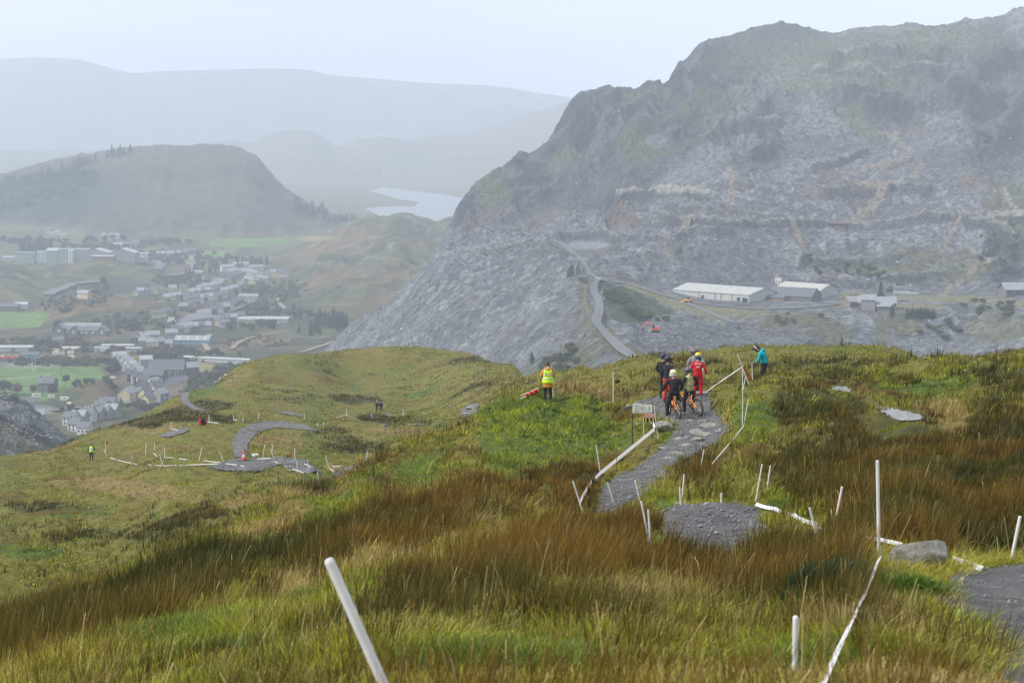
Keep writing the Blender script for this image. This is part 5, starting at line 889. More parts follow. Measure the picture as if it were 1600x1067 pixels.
def make_helmet(e, c, yaw, shell, visor, extra=None, pitch=0.0):
    Rm = Matrix.Rotation(yaw, 4, 'Z') @ Matrix.Rotation(-pitch, 4, 'X'); T = Matrix.Translation(c) @ Rm
    q = MB(); q.ball((0, -.01, .045), (.128, .150, .130), 9); q.tube([(-.105, .02, -.02), (-.09, .12, -.085), (0, .185, -.10), (.09, .12, -.085), (.105, .02, -.02)], [.045, .036, .034, .036, .045], 8, sq=1.2); q.tube([(0, -.05, .02), (0, -.04, -.075)], [.115, .098], 12)
    h = fused(q, 'helmet', M[shell], e, .013, 0, loc=c); h.rotation_euler = Rm.to_euler()
    v = MB(); n = 8; vs = []; fs = []
    for j in range(2):
        for i in range(n+1):
            t = i/n*2-1; x = t*.095; y0 = .10-.03*t*t; vs += [(x, y0+j*.13*(1-.25*t*t), .125+.015*j-.02*t*t+.02*j), (x, y0+j*.13*(1-.25*t*t), .138+.015*j-.02*t*t+.02*j)]
    for i in range(n):
        a = 2*i; b_ = 2*(n+1)+2*i; fs += [(a, b_, b_+2, a+2), (a+1, a+3, b_+3, b_+1), (b_, b_+1, b_+3, b_+2), (a, a+2, a+3, a+1)]
    fs += [(0, 1, 2*(n+1)+1, 2*(n+1)), (2*n, 2*(n+1)+2*n, 2*(n+1)+2*n+1, 2*n+1)]; v.raw(vs, fs); v.build('visor', M[visor], h, True)
    g_ = MB(); g_.ball((0, .118, .02), (.078, .04, .042), 7); g_.build('goggles', M['black'], h, True); s_ = MB()
    ring = [(math.cos(a)*.133, math.sin(a)*.155-.01, .035-.02*math.sin(a)) for a in [math.pi*2*k/20 for k in range(21)]]; s_.tube(ring, .017, 6, cap=False); s_.build('goggle_strap', M[extra or 'black'], h, True)
    return h
# --- bicycles: local frame, rear wheel contact at the origin, forward along +Y
def bicycle(loc, head, frame, label, lean=0.0, steer=0.0, pitch=0.0):
    e = empty('bicycle', loc, head, label, 'bicycle', 'mountain bikes of the riders'); e.rotation_euler = (pitch, lean, head); r = .345; WB = 1.20; rear = Vector((0, 0, r)); fr = Vector((0, WB, r))
    def wheel(c, yaw):
        w = empty('wheel', c, yaw); w.parent = e; Mr = Matrix.Rotation(math.pi/2, 4, 'Y')
        t = MB(); n = 32
        pts = [(0, math.cos(2*math.pi*k/n)*(r-.027), math.sin(2*math.pi*k/n)*(r-.027)) for k in range(n+1)]; t.tube(pts, .032, 8, cap=False); t.build('tyre', M['mud_rubber'], w, True)
        t = MB(); pts = [(0, math.cos(2*math.pi*k/n)*(r-.062), math.sin(2*math.pi*k/n)*(r-.062)) for k in range(n+1)]; t.tube(pts, .014, 6, cap=False); t.build('rim', M['black'], w, True)
        t = MB()
        for k in range(16):
            a = 2*math.pi*k/16; t.tube([(.02*(-1)**k, .02*math.cos(a), .02*math.sin(a)), (0, math.cos(a+.2)*(r-.06), math.sin(a+.2)*(r-.06))], .0028, 4)
        t.build('spokes', M['metal'], w); MB().tube([(-.06, 0, 0), (.06, 0, 0)], .028, 10).build('hub', M['metal'], w); MB().lathe([(.085, -.002), (.085, .002)], 18, Matrix.Translation((.045, 0, 0)) @ Mr).build('brake_disc', M['metal'], w)
    wheel(rear, 0); wheel(fr, steer)
    bb = Vector((0, .43, .34)); hd0 = Vector((0, .93, .72)); hd1 = Vector((0, .90, .84)); st = Vector((0, .30, .80))
    f = MB(); f.tube([bb, hd0], [.034, .036], 10); f.tube([bb+Vector((0, -.02, 0)), st], [.024, .020], 10); f.tube([st-Vector((0, -.03, .14)), hd1-Vector((0, 0, .03))], [.026, .030], 10); f.tube([hd0, hd1], .034, 10)
    for sx in (-.045, .045): f.tube([bb+Vector((sx*.5, 0, .05)), rear+Vector((sx*1.35, 0, 0))], [.022, .016], 8); f.tube([bb+Vector((sx*.5, -.04, .27)), rear+Vector((sx*1.35, 0, .02))], [.016, .014], 8)
    f.build('frame', M[frame], e, True)
    k = MB(); ax = (fr-hd0)
    for sx in (-.062, .062): k.tube([hd0+Vector((sx, .02, -.02)), fr+Vector((sx, 0, 0))], [.022, .019], 8)
    k.tube([hd0+Vector((-.07, .02, -.02)), hd0+Vector((.07, .02, -.02))], .02, 8); k.build('fork', M['black'], e, True)
    k = MB(); k.tube([hd1, hd1+Vector((0, .03, .06))], .022, 8); k.tube([(-.39, .84, .95), (-.12, .92, .945), (0, .935, .90), (.12, .92, .945), (.39, .84, .95)], .014, 8); hb_ = k.build('handlebar', M['black'], e, True)
    for sx in (-1, 1): MB().tube([(sx*.27, .885, .95), (sx*.40, .838, .95)], .021, 8).build('grip', M['rubber'], hb_, True)
    k = MB(); k.tube([st, st+Vector((0, -.03, .12))], .014, 8); k.build('seat_post', M['black'], e, True); k = MB(); frame_tube(k, [(0, .13, .945), (0, .20, .95), (0, .30, .945), (0, .40, .935)], [.06, .072, .035, .018], [.022, .025, .02, .012], (1, 0, 0)); k.build('saddle', M['black'], e, True)
    k = MB(); k.lathe([(.075, -.004), (.075, .004)], 16, Matrix.Translation(bb+Vector((.055, 0, 0))) @ Matrix.Rotation(math.pi/2, 4, 'Y')); k.tube([bb+Vector((-.07, 0, 0)), bb+Vector((.07, 0, 0))], .02, 8); k.tube([bb+Vector((.075, 0, 0)), bb+Vector((.078, .15, -.08))], .012, 6); k.tube([bb+Vector((-.075, 0, 0)), bb+Vector((-.078, -.15, .08))], .012, 6); cr_ = k.build('crank', M['metal'], e)
    MB().box(bb+Vector((.13, .15, -.08)), (.10, .09, .02)).build('pedal', M['black'], cr_); MB().box(bb+Vector((-.13, -.15, .08)), (.10, .09, .02)).build('pedal', M['black'], cr_)
    return e
HR = math.radians
arms_bar = dict(elL=(-.34, .0, 1.22), haL=(-.33, .32, 1.03), elR=(.34, .0, 1.22), haR=(.33, .32, 1.03))
# marshal in the parka
b = ground(856, 612, 86.5)
e, J, tp = person(b, 0, 1.72, 'person seen from behind in mustard parka, fur hood and yellow vest on the grassy knoll', 'mustard', 'cl_black', dict(elL=(-.30, -.04, 1.18), haL=(-.16, .24, 1.12), elR=(.30, -.04, 1.18), haR=(.16, .24, 1.12), head=(0, .06, 1.62)), topname='parka', coat=-.30, bulk=1.18, hair='hair_brown', gloves='skin')
vs_ = MB(); rr = [.258, .250, .225, .235, .20]; zz = [.86, 1.0, 1.16, 1.34, 1.46]; frame_tube(vs_, [(0, 0, z) for z in zz], rr, [x*.78 for x in rr], (1, 0, 0), 24); v = fused(vs_, 'hi_vis_vest', M['hivis'], e, .02, .008)
def ring(parent, z, r, hgt=.055, m='reflective', y=0): q = MB(); frame_tube(q, [(0, y, z-hgt/2), (0, y, z+hgt/2)], [r, r*.99], [r*.78, r*.77], (1, 0, 0), 28); return q.build('reflective_strip', M[m], parent, True)
ring(v, 1.05, .248); ring(v, 1.21, .236)
for sx in (-1, 1): MB().tube([(sx*.12, -.176, 1.22), (sx*.135, -.188, 1.34), (sx*.15, -.13, 1.47)], .026, 6, sq=.4).build('reflective_strip', M['reflective'], v, True)
q = MB(); q.tube([(math.cos(a)*.15, .02+math.sin(a)*.13, 1.535+.03*math.sin(a)) for a in [math.pi*(.95+1.1*k/14) for k in range(15)]], .035, 8); fused(q, 'hood_fur', M['fur'], e, .014, .035); q = MB(); q.ball((0, -.09, 1.47), (.13, .09, .085), 8); fused(q, 'hood', M['mustard'], e, .016, .02)
# group of riders
bA = ground(1060, 655); bk1 = bicycle(bA, HR(13), 'frame_orange', 'orange mountain bike pointing away under the rider in plain black', lean=HR(-2))
def off(base, head, x, y): c, s_ = math.cos(head), math.sin(head); p = Vector((base.x+c*x-s_*y, base.y+s_*x+c*y, 0)); p.z = float(moor.H(p.x, p.y)); return p
pD = off(bA, HR(10), -.06, .42)
person(pD, HR(8), 1.74, 'rider in plain black seen from behind with white helmet, astride an orange bike', 'cl_black', 'cl_black', {**arms_bar, 'kneeL': (-.22, .05, .50), 'ankL': (-.27, -.05, .09), 'kneeR': (.20, .08, .52), 'ankR': (.24, .05, .09), 'chest': (0, .07, 1.31), 'neck': (0, .11, 1.47), 'head': (0, .15, 1.60), 'shL': (-.20, .08, 1.41), 'shR': (.20, .08, 1.41)}, helmet=('hm_white', 'hm_orange', 'hm_red' if False else 'hm_yellow', .15), look=HR(-4), bulk=1.08)
bB = ground(1091, 651.5); bk2 = bicycle(bB, HR(31), 'frame_orange', 'orange mountain bike, wheel seen side on, under the rider in the olive top', lean=HR(-6), steer=HR(20))
pE = off(bB, HR(31), -.05, .50)
person(pE, HR(22), 1.72, 'rider in olive top with black sleeves and dark grey helmet looking left', 'cl_olive', 'cl_black', {**arms_bar, 'haL': (-.30, .22, .98), 'elL': (-.30, -.02, 1.16), 'kneeL': (-.19, .05, .50), 'ankL': (-.22, -.04, .09), 'kneeR': (.20, .10, .54), 'ankR': (.22, .16, .16), 'chest': (0, .05, 1.31), 'head': (-.01, .10, 1.61)}, helmet=('hm_grey', 'hm_grey', None, .25), look=HR(50), sleeves='cl_black', topname='top', coat=-.06)
person(ground(1036, 622.5), HR(-30), 1.74, 'rider all in muddy black with navy helmet, farthest left of the group', 'cl_black', 'cl_mud', dict(elL=(-.28, -.02, 1.16), haL=(-.20, .20, .98)), helmet=('hm_navy', 'hm_navy', 'hm_blue', .2), look=HR(-20), gloves='cl_grey')
person(ground(1043, 629), HR(-42), 1.76, 'rider in black jersey and red trousers with dark full face helmet', 'cl_navy', 'cl_redt', dict(haR=(.22, .22, 1.0), elR=(.29, -.02, 1.17), kneeL=(-.13, .04, .5), ankL=(-.14, -.06, .09)), helmet=('hm_dark', 'hm_grey', None, .1), look=HR(-35), gloves='skin')
eF, J, tp = person(ground(1090, 631, 77.5), HR(-6), 1.72, 'rider in bright red kit with yellow and blue helmet and neon gloves', 'cl_red', 'cl_red', dict(elR=(.30, -.02, 1.17), haR=(.34, .02, .93), elL=(-.28, .0, 1.17), haL=(-.25, .20, 1.0)), helmet=('hm_blue', 'hm_orange', 'hm_yellow', .15), look=HR(-25), gloves='neon')
q = MB(); q.ball((0, -.02, .10), (.115, .13, .085), 8); hh = [c for c in eF.children if c.name.startswith('helmet')][0]; fused(q, 'crown_stripe', M['hm_yellow'], hh, .012)
for k, z in ((0, 1.40), (1, 1.28)):
    n_ = 5 if k == 0 else 3
    for i in range(n_): MB().box(((i-(n_-1)/2)*.052, -.152+.01*k, z), (.036, .012, .06)).build('back_print', M['print'], tp)
person(ground(1084, 620, 79.6), HR(10), 1.74, 'rider in dark top half hidden behind the red kit, grey helmet with pink peak', 'cl_grey', 'cl_black', {}, helmet=('hm_grey', 'hm_pink', None, -.1), look=HR(15))
person(ground(1087.5, 618, 81.5), HR(170), 1.80, 'person in mint green jacket and black cap standing behind the riders', 'cl_mint', 'cl_black', dict(elL=(-.30, 0, 1.18), elR=(.30, 0, 1.18)), hat='black', gloves='skin', topname='jacket', bulk=1.12, look=0)
# rider in teal
bT = Vector(P(1194, 606, 87).tolist()); bT.z = float(moor.H(bT.x, bT.y))
person(bT, HR(78), 1.80, 'rider in teal hooded top and black shorts bending over a bike, helmet down', 'cl_teal', 'cl_black', dict(chest=(0, .10, 1.32), neck=(0, .20, 1.47), head=(0, .34, 1.53), spine=(0, .02, 1.13), shL=(-.18, .17, 1.41), shR=(.18, .17, 1.41), elL=(-.24, .22, 1.13), haL=(-.20, .38, .94), elR=(.24, .22, 1.13), haR=(.20, .38, .94), kneeL=(-.13, .10, .50)), helmet=('hm_dark', 'black', 'hm_white', -.75), topname='hooded_top', shorts=True, bulk=1.1)
tl = [o for o in bpy.data.objects if o.get('label', '').startswith('rider in teal')][0]; q = MB(); q.ball((0, .07, 1.50), (.12, .10, .07), 8); fused(q, 'hood', M['cl_teal'], tl, .015, .02)
bicycle(off(bT, HR(78), .10, -.85)-Vector((0, 0, .30)), HR(78), 'frame_white', 'white and blue mountain bike half sunk in the rushes under the teal rider', lean=HR(10), pitch=HR(-9))
# far marshal and walkers
e, J, tp = person(ground(143, 719.5), HR(10), 1.86, 'marshal in hi vis vest, blue sleeves and blue hat beside the red flag', 'cl_blue', 'cl_black', dict(elL=(-.33, -.03, 1.18), haL=(-.22, .12, 1.0), elR=(.33, -.03, 1.18), haR=(.22, .12, 1.0)), hat='cl_blue', topname='jacket', bulk=1.1, gloves='skin')
vs_ = MB(); rr = [.235, .225, .215, .225, .18]; frame_tube(vs_, [(0, 0, z) for z in (.90, 1.0, 1.16, 1.34, 1.47)], rr, [x*.78 for x in rr], (1, 0, 0), 20); v = fused(vs_, 'hi_vis_vest', M['hivis'], e, .02, .008); ring(v, 1.06, .233); ring(v, 1.2, .226)
person(ground(589, 643.5), HR(150), 1.78, 'left walker in dark clothes with pale hat on the far track', 'cl_navy', 'cl_black', {}, hat='hm_white', topname='jacket', gloves='skin', bulk=1.15)
person(ground(595.3, 644.5), HR(-170), 1.78, 'right walker in dark clothes with dark hair on the far track', 'cl_navy', 'cl_black', {}, hair='hair_brown', topname='jacket', gloves='skin', bulk=1.15)
# ================================================================ buildings, roads and trees of the quarry
for k, a in dict(wall_pale=((.38, .41, .40), .7), wall_blue=((.16, .40, .55), .6), wall_stone=((.13, .13, .13), .9), wall_cream=((.50, .43, .28), .85), wall_white=((.50, .50, .49), .8), wall_grey=((.26, .26, .25), .9), wall_brown=((.20, .15, .11), .9), roof_white=((.33, .35, .36), .5), roof_slate=((.10, .108, .125), .6), roof_light=((.23, .245, .27), .6), roof_blue=((.18, .28, .38), .6), rust=((.28, .10, .04), .8), glass=((.02, .025, .03), .2), asphalt=((.12, .125, .135), .85), dirt=((.22, .19, .15), .95), silo=((.42, .44, .47), .5), car_white=((.75, .75, .75), .35), car_red=((.5, .03, .03), .35), car_dark=((.04, .05, .07), .35), wall_green=((.24, .30, .27), .7), dull_red=((.11, .045, .05), .8), loader=((.75, .38, .03), .5), digger=((.80, .10, .05), .5)).items():
    mk(k, a[0], a[1], noise=.14, nscale=.35 if k not in ('glass',) else 9)
def nth(i): i += 1; return f"{i}{'th' if 10 < i % 100 < 14 else {1: 'st', 2: 'nd', 3: 'rd'}.get(i % 10, 'th')}"
def catmull(pts, n=10):
    P_ = [Vector(p) for p in pts]; out = []
    for i in range(len(P_)-1):
        a, b, c, d = P_[max(i-1, 0)], P_[i], P_[i+1], P_[min(i+2, len(P_)-1)]
        for k in range(n):
            t = k/n; out.append(.5*((2*b)+(c-a)*t+(2*a-5*b+4*c-d)*t*t+(3*b-a-3*c+d)*t**3))
    return out+[P_[-1]]
def road(pts, terr, width, material, dz, name='road', dmin=None, n=8, curb=.6):
    if dmin is None: dmin = 700
    C = catmull([terr.hit(x, y, dmin) for x, y in pts], n); K = 5; R = []
    # even out the levels along the way
    for i, p in enumerate(C):
        t = (C[min(i+1, len(C)-1)]-C[max(i-1, 0)]); t.z = 0; t.normalize(); s = Vector((t.y, -t.x, 0)); row = []
        for k in range(K):
            q = p+s*(k/(K-1)-.5)*width; row.append((q.x, q.y))
        R.append(row)
    A = np.array(R); Z = terr.H(A[..., 0], A[..., 1]); Zc = Z.max(1, keepdims=True)*.6+Z*.4
    for _ in range(3): Zp = np.pad(Zc, ((1, 1), (0, 0)), mode='edge'); Zc = np.maximum((Zp[:-2]+Zp[1:-1]+Zp[2:])/3, Z)
    V = np.concatenate([A, (Zc+dz)[..., None]], -1); return tag(add(name, np_mesh(name, V.reshape(-1, 3), grid_faces(len(C), K), material)), kind='structure')
road([(1016, 574), (985, 556), (960, 537), (942, 519), (932, 503), (936, 487), (935, 470), (927, 455), (931, 443), (944, 438)], quarry, 4.8, M['asphalt'], .5, dmin=735)
road([(938, 440), (970, 443), (1005, 452), (1050, 466), (1090, 474), (1140, 481), (1200, 484), (1260, 481), (1330, 474), (1420, 470)], quarry, 4.5, M['asphalt'], .5, dmin=1000)
road([(936, 441), (918, 424), (905, 406), (885, 388), (862, 377)], quarry, 5, M['asphalt'], .5, dmin=1100)
road([(1075, 476), (1105, 488), (1150, 506)], quarry, 5, M['asphalt'], .3, dmin=1000)
m_corr = {}
def gable(e, L, W, H, RH, wall, roof, over=.4, chim=0, cw='wall_stone', half=0, wins=0, name_wall='wall', lights=0, hip=0, cx=0, cy=0, rz=0, z0=0):
    """walls with gable ends and a pitched roof, ridge along local X"""
    T = Matrix.Translation((cx, cy, z0)) @ Matrix.Rotation(rz, 4, 'Z'); f = lambda v: T @ Vector(v); l, w = L/2, W/2; mb = MB(); d = -7
    vs = [f(v) for v in ((-l, -w, d), (l, -w, d), (l, w, d), (-l, w, d), (-l, -w, H), (l, -w, H), (l, w, H), (-l, w, H), (-l, 0, H+RH), (l, 0, H+RH))]
    mb.raw(vs, [(0, 1, 5, 4), (2, 3, 7, 6), (1, 2, 6, 9, 5), (3, 0, 4, 8, 7), (4, 5, 9, 8), (6, 7, 8, 9), (0, 3, 2, 1)]); wo = mb.build(name_wall, M[wall], e)
    rb = MB(); o = over; k = RH/w*o; t = .22; hl = l-hip
    for s in (-1, 1):
        a = [(-l-o, s*(w+o), H-k+.06), (l+o, s*(w+o), H-k+.06), (hl+(o if not hip else 0), 0, H+RH+.06), (-hl-(o if not hip else 0), 0, H+RH+.06)]
        b_ = [(x, y, z+t) for x, y, z in a]; rb.raw([f(v) for v in a+b_], [(0, 1, 2, 3), (7, 6, 5, 4), (0, 4, 5, 1), (1, 5, 6, 2), (3, 7, 4, 0), (2, 6, 7, 3)])
    if hip:
        for s in (-1, 1): rb.raw([f(v) for v in ((s*(l+o), -w-o, H-k+.28), (s*(l+o), w+o, H-k+.28), (s*hl, 0, H+RH+.29))], [(0, 1, 2)])
    ro = rb.build('roof', M[roof], e)
    for i in range(chim):
        x = (-l+.6) if i == 0 else (l-.6); MB().box(f((x, 0, H+RH+.5)), (.9, .7, 1.8), Matrix.Rotation(rz, 3, 'Z')).build('chimney', M[cw], ro)
    for i in range(lights):
        for s in (-1, 1):
            x = -l+(i+.5)*L/lights; y0, z0_, y1, z1 = s*w*.15, H+RH*.85+.34, s*w*.9, H+RH*.10+.34
            q = MB(); q.raw([f(v) for v in ((x-.5, y0, z0_), (x+.5, y0, z0_), (x+.5, y1, z1), (x-.5, y1, z1))], [(0, 1, 2, 3)]); q.build('roof_light', M['wall_cream'] if lights > 5 else M['wall_white'], ro)
    for i in range(wins):
        for s in (-1, 1):
            for zz in ([H*.28, H*.72] if H > 4.5 else [H*.5]):
                x = -l+(i+.5)*L/wins; MB().box(f((x, s*w, zz)), (1.1, .16, 1.3), Matrix.Rotation(rz, 3, 'Z')).build('window', M['glass'], wo)
    return wo
def bpos(px, py, terr, D=None, dmin=None):
    if D: p = P(px, py, D); return Vector(p.tolist())
    return terr.hit(px, py, dmin or (900 if terr is quarry else 700))
def building(name, px, py, rot, label, cat, parts, terr=quarry, D=None, group=None):
    p = bpos(px, py, terr, D); e = empty(name, p, HR(rot), label, cat, group)
    for a in parts: gable(e, **a)
    return e
w = building('warehouse', 1133, 466.5, -45, 'longest white roofed shed on the quarry shelf, left of the slate roofed workshop', 'warehouse', [dict(L=60, W=29, H=4.6, RH=3.4, wall='wall_pale', roof='roof_white', lights=8)])
for x in (-9, 4, 8.5, 17): MB().box((x, -14.56, 2.2), (.7, .12, 4.4)).build('rusty_strip', M['rust'], w)
for x, ww, hh, zz in ((-6, 1.8, 2.6, 1.3), (22, 2.5, 2.2, 1.8), (27, 4.0, 2.4, 1.6)): MB().box((x, -14.56, zz), (ww, .16, hh)).build('door' if hh > 2.5 else 'window', M['glass'], w)
w = building('warehouse', 1261, 460, -45, 'shorter white roofed shed on the quarry shelf, right of the slate roofed workshop', 'warehouse', [dict(L=34, W=19, H=3.8, RH=3.2, wall='wall_pale', roof='roof_white', lights=9)])
MB().box((17.08, 4, 1.1), (.16, 1.3, 2.2)).build('door', M['wall_white'], w)
w = building('workshop', 1196, 468, -32, 'old slate roofed workshop with sky blue front between the two white sheds', 'workshop', [dict(L=19, W=15, H=3.2, RH=6.0, wall='wall_stone', roof='roof_slate', cx=-3, cy=2, rz=HR(65)), dict(L=30, W=15, H=3.0, RH=4.6, wall='wall_stone', roof='roof_slate', cx=16, cy=6), dict(L=12, W=5, H=2.4, RH=.5, wall='wall_blue', roof='roof_slate', cx=-5, cy=-9, over=.1, rz=HR(20)), dict(L=14, W=6, H=2.4, RH=1.0, wall='wall_brown', roof='roof_slate', cx=9, cy=-6)])
for x in (-9, -6.5, -4, -1.5): MB().box((x, -11.6-x*.0+(x+5)*.36, 1.3), (1.0, .2, 1.1), Matrix.Rotation(HR(20), 3, 'Z')).build('window', M['glass'], w)
e = empty('water_tank', bpos(1217, 449, quarry), HR(-30), 'rust streaked white tank on legs behind the white sheds', 'tank')
for sx in (-1.6, 1.6):
    for sy in (-1.2, 1.2): MB().box((sx, sy, .3), (.3, .3, 4)).build('leg', M['rust'], e)
MB().box((0, 0, 4.2), (4.2, 3.2, 4.4)).build('tank_body', M['wall_white'], e); MB().box((0, 0, 6.5), (4.5, 3.5, .3)).build('lid', M['rust'], e)
for x in (-1.2, .9): MB().box((x, -1.63, 3.4), (.5, .06, 2.2)).build('rust_stain', M['rust'], e)
building('stone_barn', 1338, 478, 25, 'low slate roofed barn left of the tallest quarry conifer', 'barn', [dict(L=15, W=9, H=3.0, RH=2.6, wall='wall_brown', roof='roof_light'), dict(L=3.5, W=3, H=6.0, RH=.4, wall='wall_stone', roof='roof_slate', cx=3, cy=7)])
building('mill_building', 1370, 484, -10, 'grey slate mill with stepped roofs in front of the tallest conifer', 'mill', [dict(L=22, W=10, H=3.8, RH=3.0, wall='wall_stone', roof='roof_light', cx=0, cy=7), dict(L=8, W=8, H=6.2, RH=2.6, wall='wall_grey', roof='roof_light', cx=-5, cy=-3, rz=HR(0)), dict(L=9, W=7, H=2.6, RH=2.2, wall='wall_stone', roof='roof_light', cx=4.5, cy=-4)])
building('cottage', 1410, 458.5, -8, 'white cottage with two chimneys right of the tallest quarry conifer', 'cottage', [dict(L=11, W=6, H=2.8, RH=2.0, wall='wall_white', roof='roof_slate', chim=2, cw='wall_white'), dict(L=5, W=4, H=2.2, RH=1.2, wall='wall_white', roof='roof_slate', cx=7.5, cy=-1)])
building('open_shed', 1596, 460, 8, 'wide dark shed with pale slate roof cut by the right edge', 'shed', [dict(L=24, W=12, H=3.6, RH=3.4, wall='wall_stone', roof='roof_light', wins=5, over=.9)])
building('stone_hut', 909, 438.5, 20, 'little slate hut beside the bend of the quarry road', 'hut', [dict(L=6, W=4, H=2.0, RH=1.6, wall='wall_stone', roof='roof_slate')])
for i, (x, y, hh, ww) in enumerate(((892, 433, 7.5, 5.5), (901.5, 433, 8.8, 3.6))):
    e = MB(); vs = []; n = 9
    for j in range(2):
        for k in range(n): vs += [((k/(n-1)-.5)*ww, (j-.5)*1.6, -5), ((k/(n-1)-.5)*ww, (j-.5)*1.6, hh*(1-abs(k/(n-1)-.5)*.8)+random.uniform(-.4, .4))]
    fs = []
    for k in range(n-1): a, b_ = 2*k, 2*n+2*k; fs += [(a, a+2, a+3, a+1), (b_, b_+1, b_+3, b_+2), (a+1, a+3, b_+3, b_+1)]
    fs += [(0, 1, 2*n+1, 2*n), (2*n-2, 4*n-2, 4*n-1, 2*n-1)]; o = e.raw(vs, fs).build('ruined_wall', M['wall_stone'], loc=bpos(x, y, quarry), rot=(0, 0, HR(15+30*i))); tag(o, ['wider dark ruined slate gable above the road bend, left one', 'narrow taller ruined slate gable above the road bend, right one'][i], 'ruin')
def vehicle(px, py, rot, label, body, kind='car', terr=quarry, D=None, group=None, s=1.0):
    e = empty('parked_car' if kind == 'car' else kind, bpos(px, py, terr, D)+Vector((0, 0, .35)), HR(rot), label, {'car': 'car', 'caravan': 'caravan', 'van': 'van'}[kind], group); e.scale = (s, s, s)
    if kind == 'car': MB().box((0, 0, .62), (4.2, 1.75, .68), taper=(.97, .92)).box((-.15, 0, 1.18), (2.3, 1.55, .55), taper=(.72, .85)).build('body', M[body], e); MB().box((-.15, 0, 1.16), (2.36, 1.58, .34), taper=(.86, .9)).build('window', M['glass'], e)
    else: MB().box((0, 0, 1.45), (5.6, 2.2, 2.2), taper=(.94, .95)).build('body', M[body], e); MB().box((.3, 0, 1.75), (2.4, 2.24, .5)).build('window', M['glass'], e)
    for x in (-1.3, 1.3):
        for y in (-.85, .85): MB().lathe([(.33, -.1), (.33, .1)], 10, Matrix.Translation((x, y, .33)) @ Matrix.Rotation(math.pi/2, 4, 'X')).build('wheel', M['rubber'], e)
    return e
vehicle(934, 437.5, -20, 'white car parked at the bend of the quarry road', 'car_white')
def lift(v, z=.4): return v+Vector((0, 0, z))
e = empty('wheel_loader', lift(bpos(1075, 474, quarry)), HR(15), 'small orange wheel loader on the straw coloured quarry ground', 'loader'); MB().box((.8, 0, 1.5), (3.4, 2.0, 1.2), taper=(.9, .9)).box((-1.6, 0, 1.2), (1.6, 1.6, .8)).build('body', M['loader'], e); MB().box((.2, 0, 2.6), (1.5, 1.6, 1.4), taper=(.85, .85)).build('cab', M['glass'], e); MB().box((-3.6, 0, .7), (1.1, 2.5, .9), taper=(.5, 1)).build('bucket', M['loader'], e); MB().tube([(-1.8, .6, 1.5), (-3.2, .6, .9)], .16, 6).tube([(-1.8, -.6, 1.5), (-3.2, -.6, .9)], .16, 6).build('arm', M['loader'], e)
for x in (-1.4, 1.6):
    for y in (-1, 1): MB().lathe([(.7, -.25), (.7, .25)], 12, Matrix.Translation((x, y, .7)) @ Matrix.Rotation(math.pi/2, 4, 'X')).build('wheel', M['rubber'], e)
e = empty('excavator', lift(bpos(1024, 522, quarry), .8), HR(10), 'bright red tracked excavator working on the rubble heap', 'excavator'); MB().box((0, 0, 1.9), (3.6, 2.4, 1.3), taper=(.92, .92)).build('body', M['digger'], e); MB().box((-1.1, -.7, 2.9), (1.3, 1.1, 1.4), taper=(.85, .85)).build('cab', M['glass'], e)
for y in (-1.1, 1.1): MB().box((0, y, .5), (4.0, .6, 1.0), taper=(.85, 1)).build('track', M['rubber'], e)
MB().tube([(-1.2, .4, 2.4), (-3.6, .4, 5.2), (-5.0, .4, 4.6)], [.38, .32, .26], 6).build('boom', M['digger'], e); MB().tube([(-5.0, .4, 4.6), (-6.0, .4, 2.2)], .22, 6).build('stick', M['digger'], e); MB().box((-6.0, .4, 1.7), (1.0, 1.0, 1.0), taper=(.5, 1)).build('bucket', M['black'], e)
o = MB().tube([(-8, 0, 1), (-7.8, 0, 1), (7.8, 0, 1), (8, 0, 1)], [.6, 1.1, 1.1, .6], 14).build('storage_tank', M['dull_red'], loc=lift(bpos(1308, 354.5, quarry), .6), rot=(0, 0, HR(-6))); tag(o, 'long dull red cylinder lying on a terrace high above the sheds', 'tank')
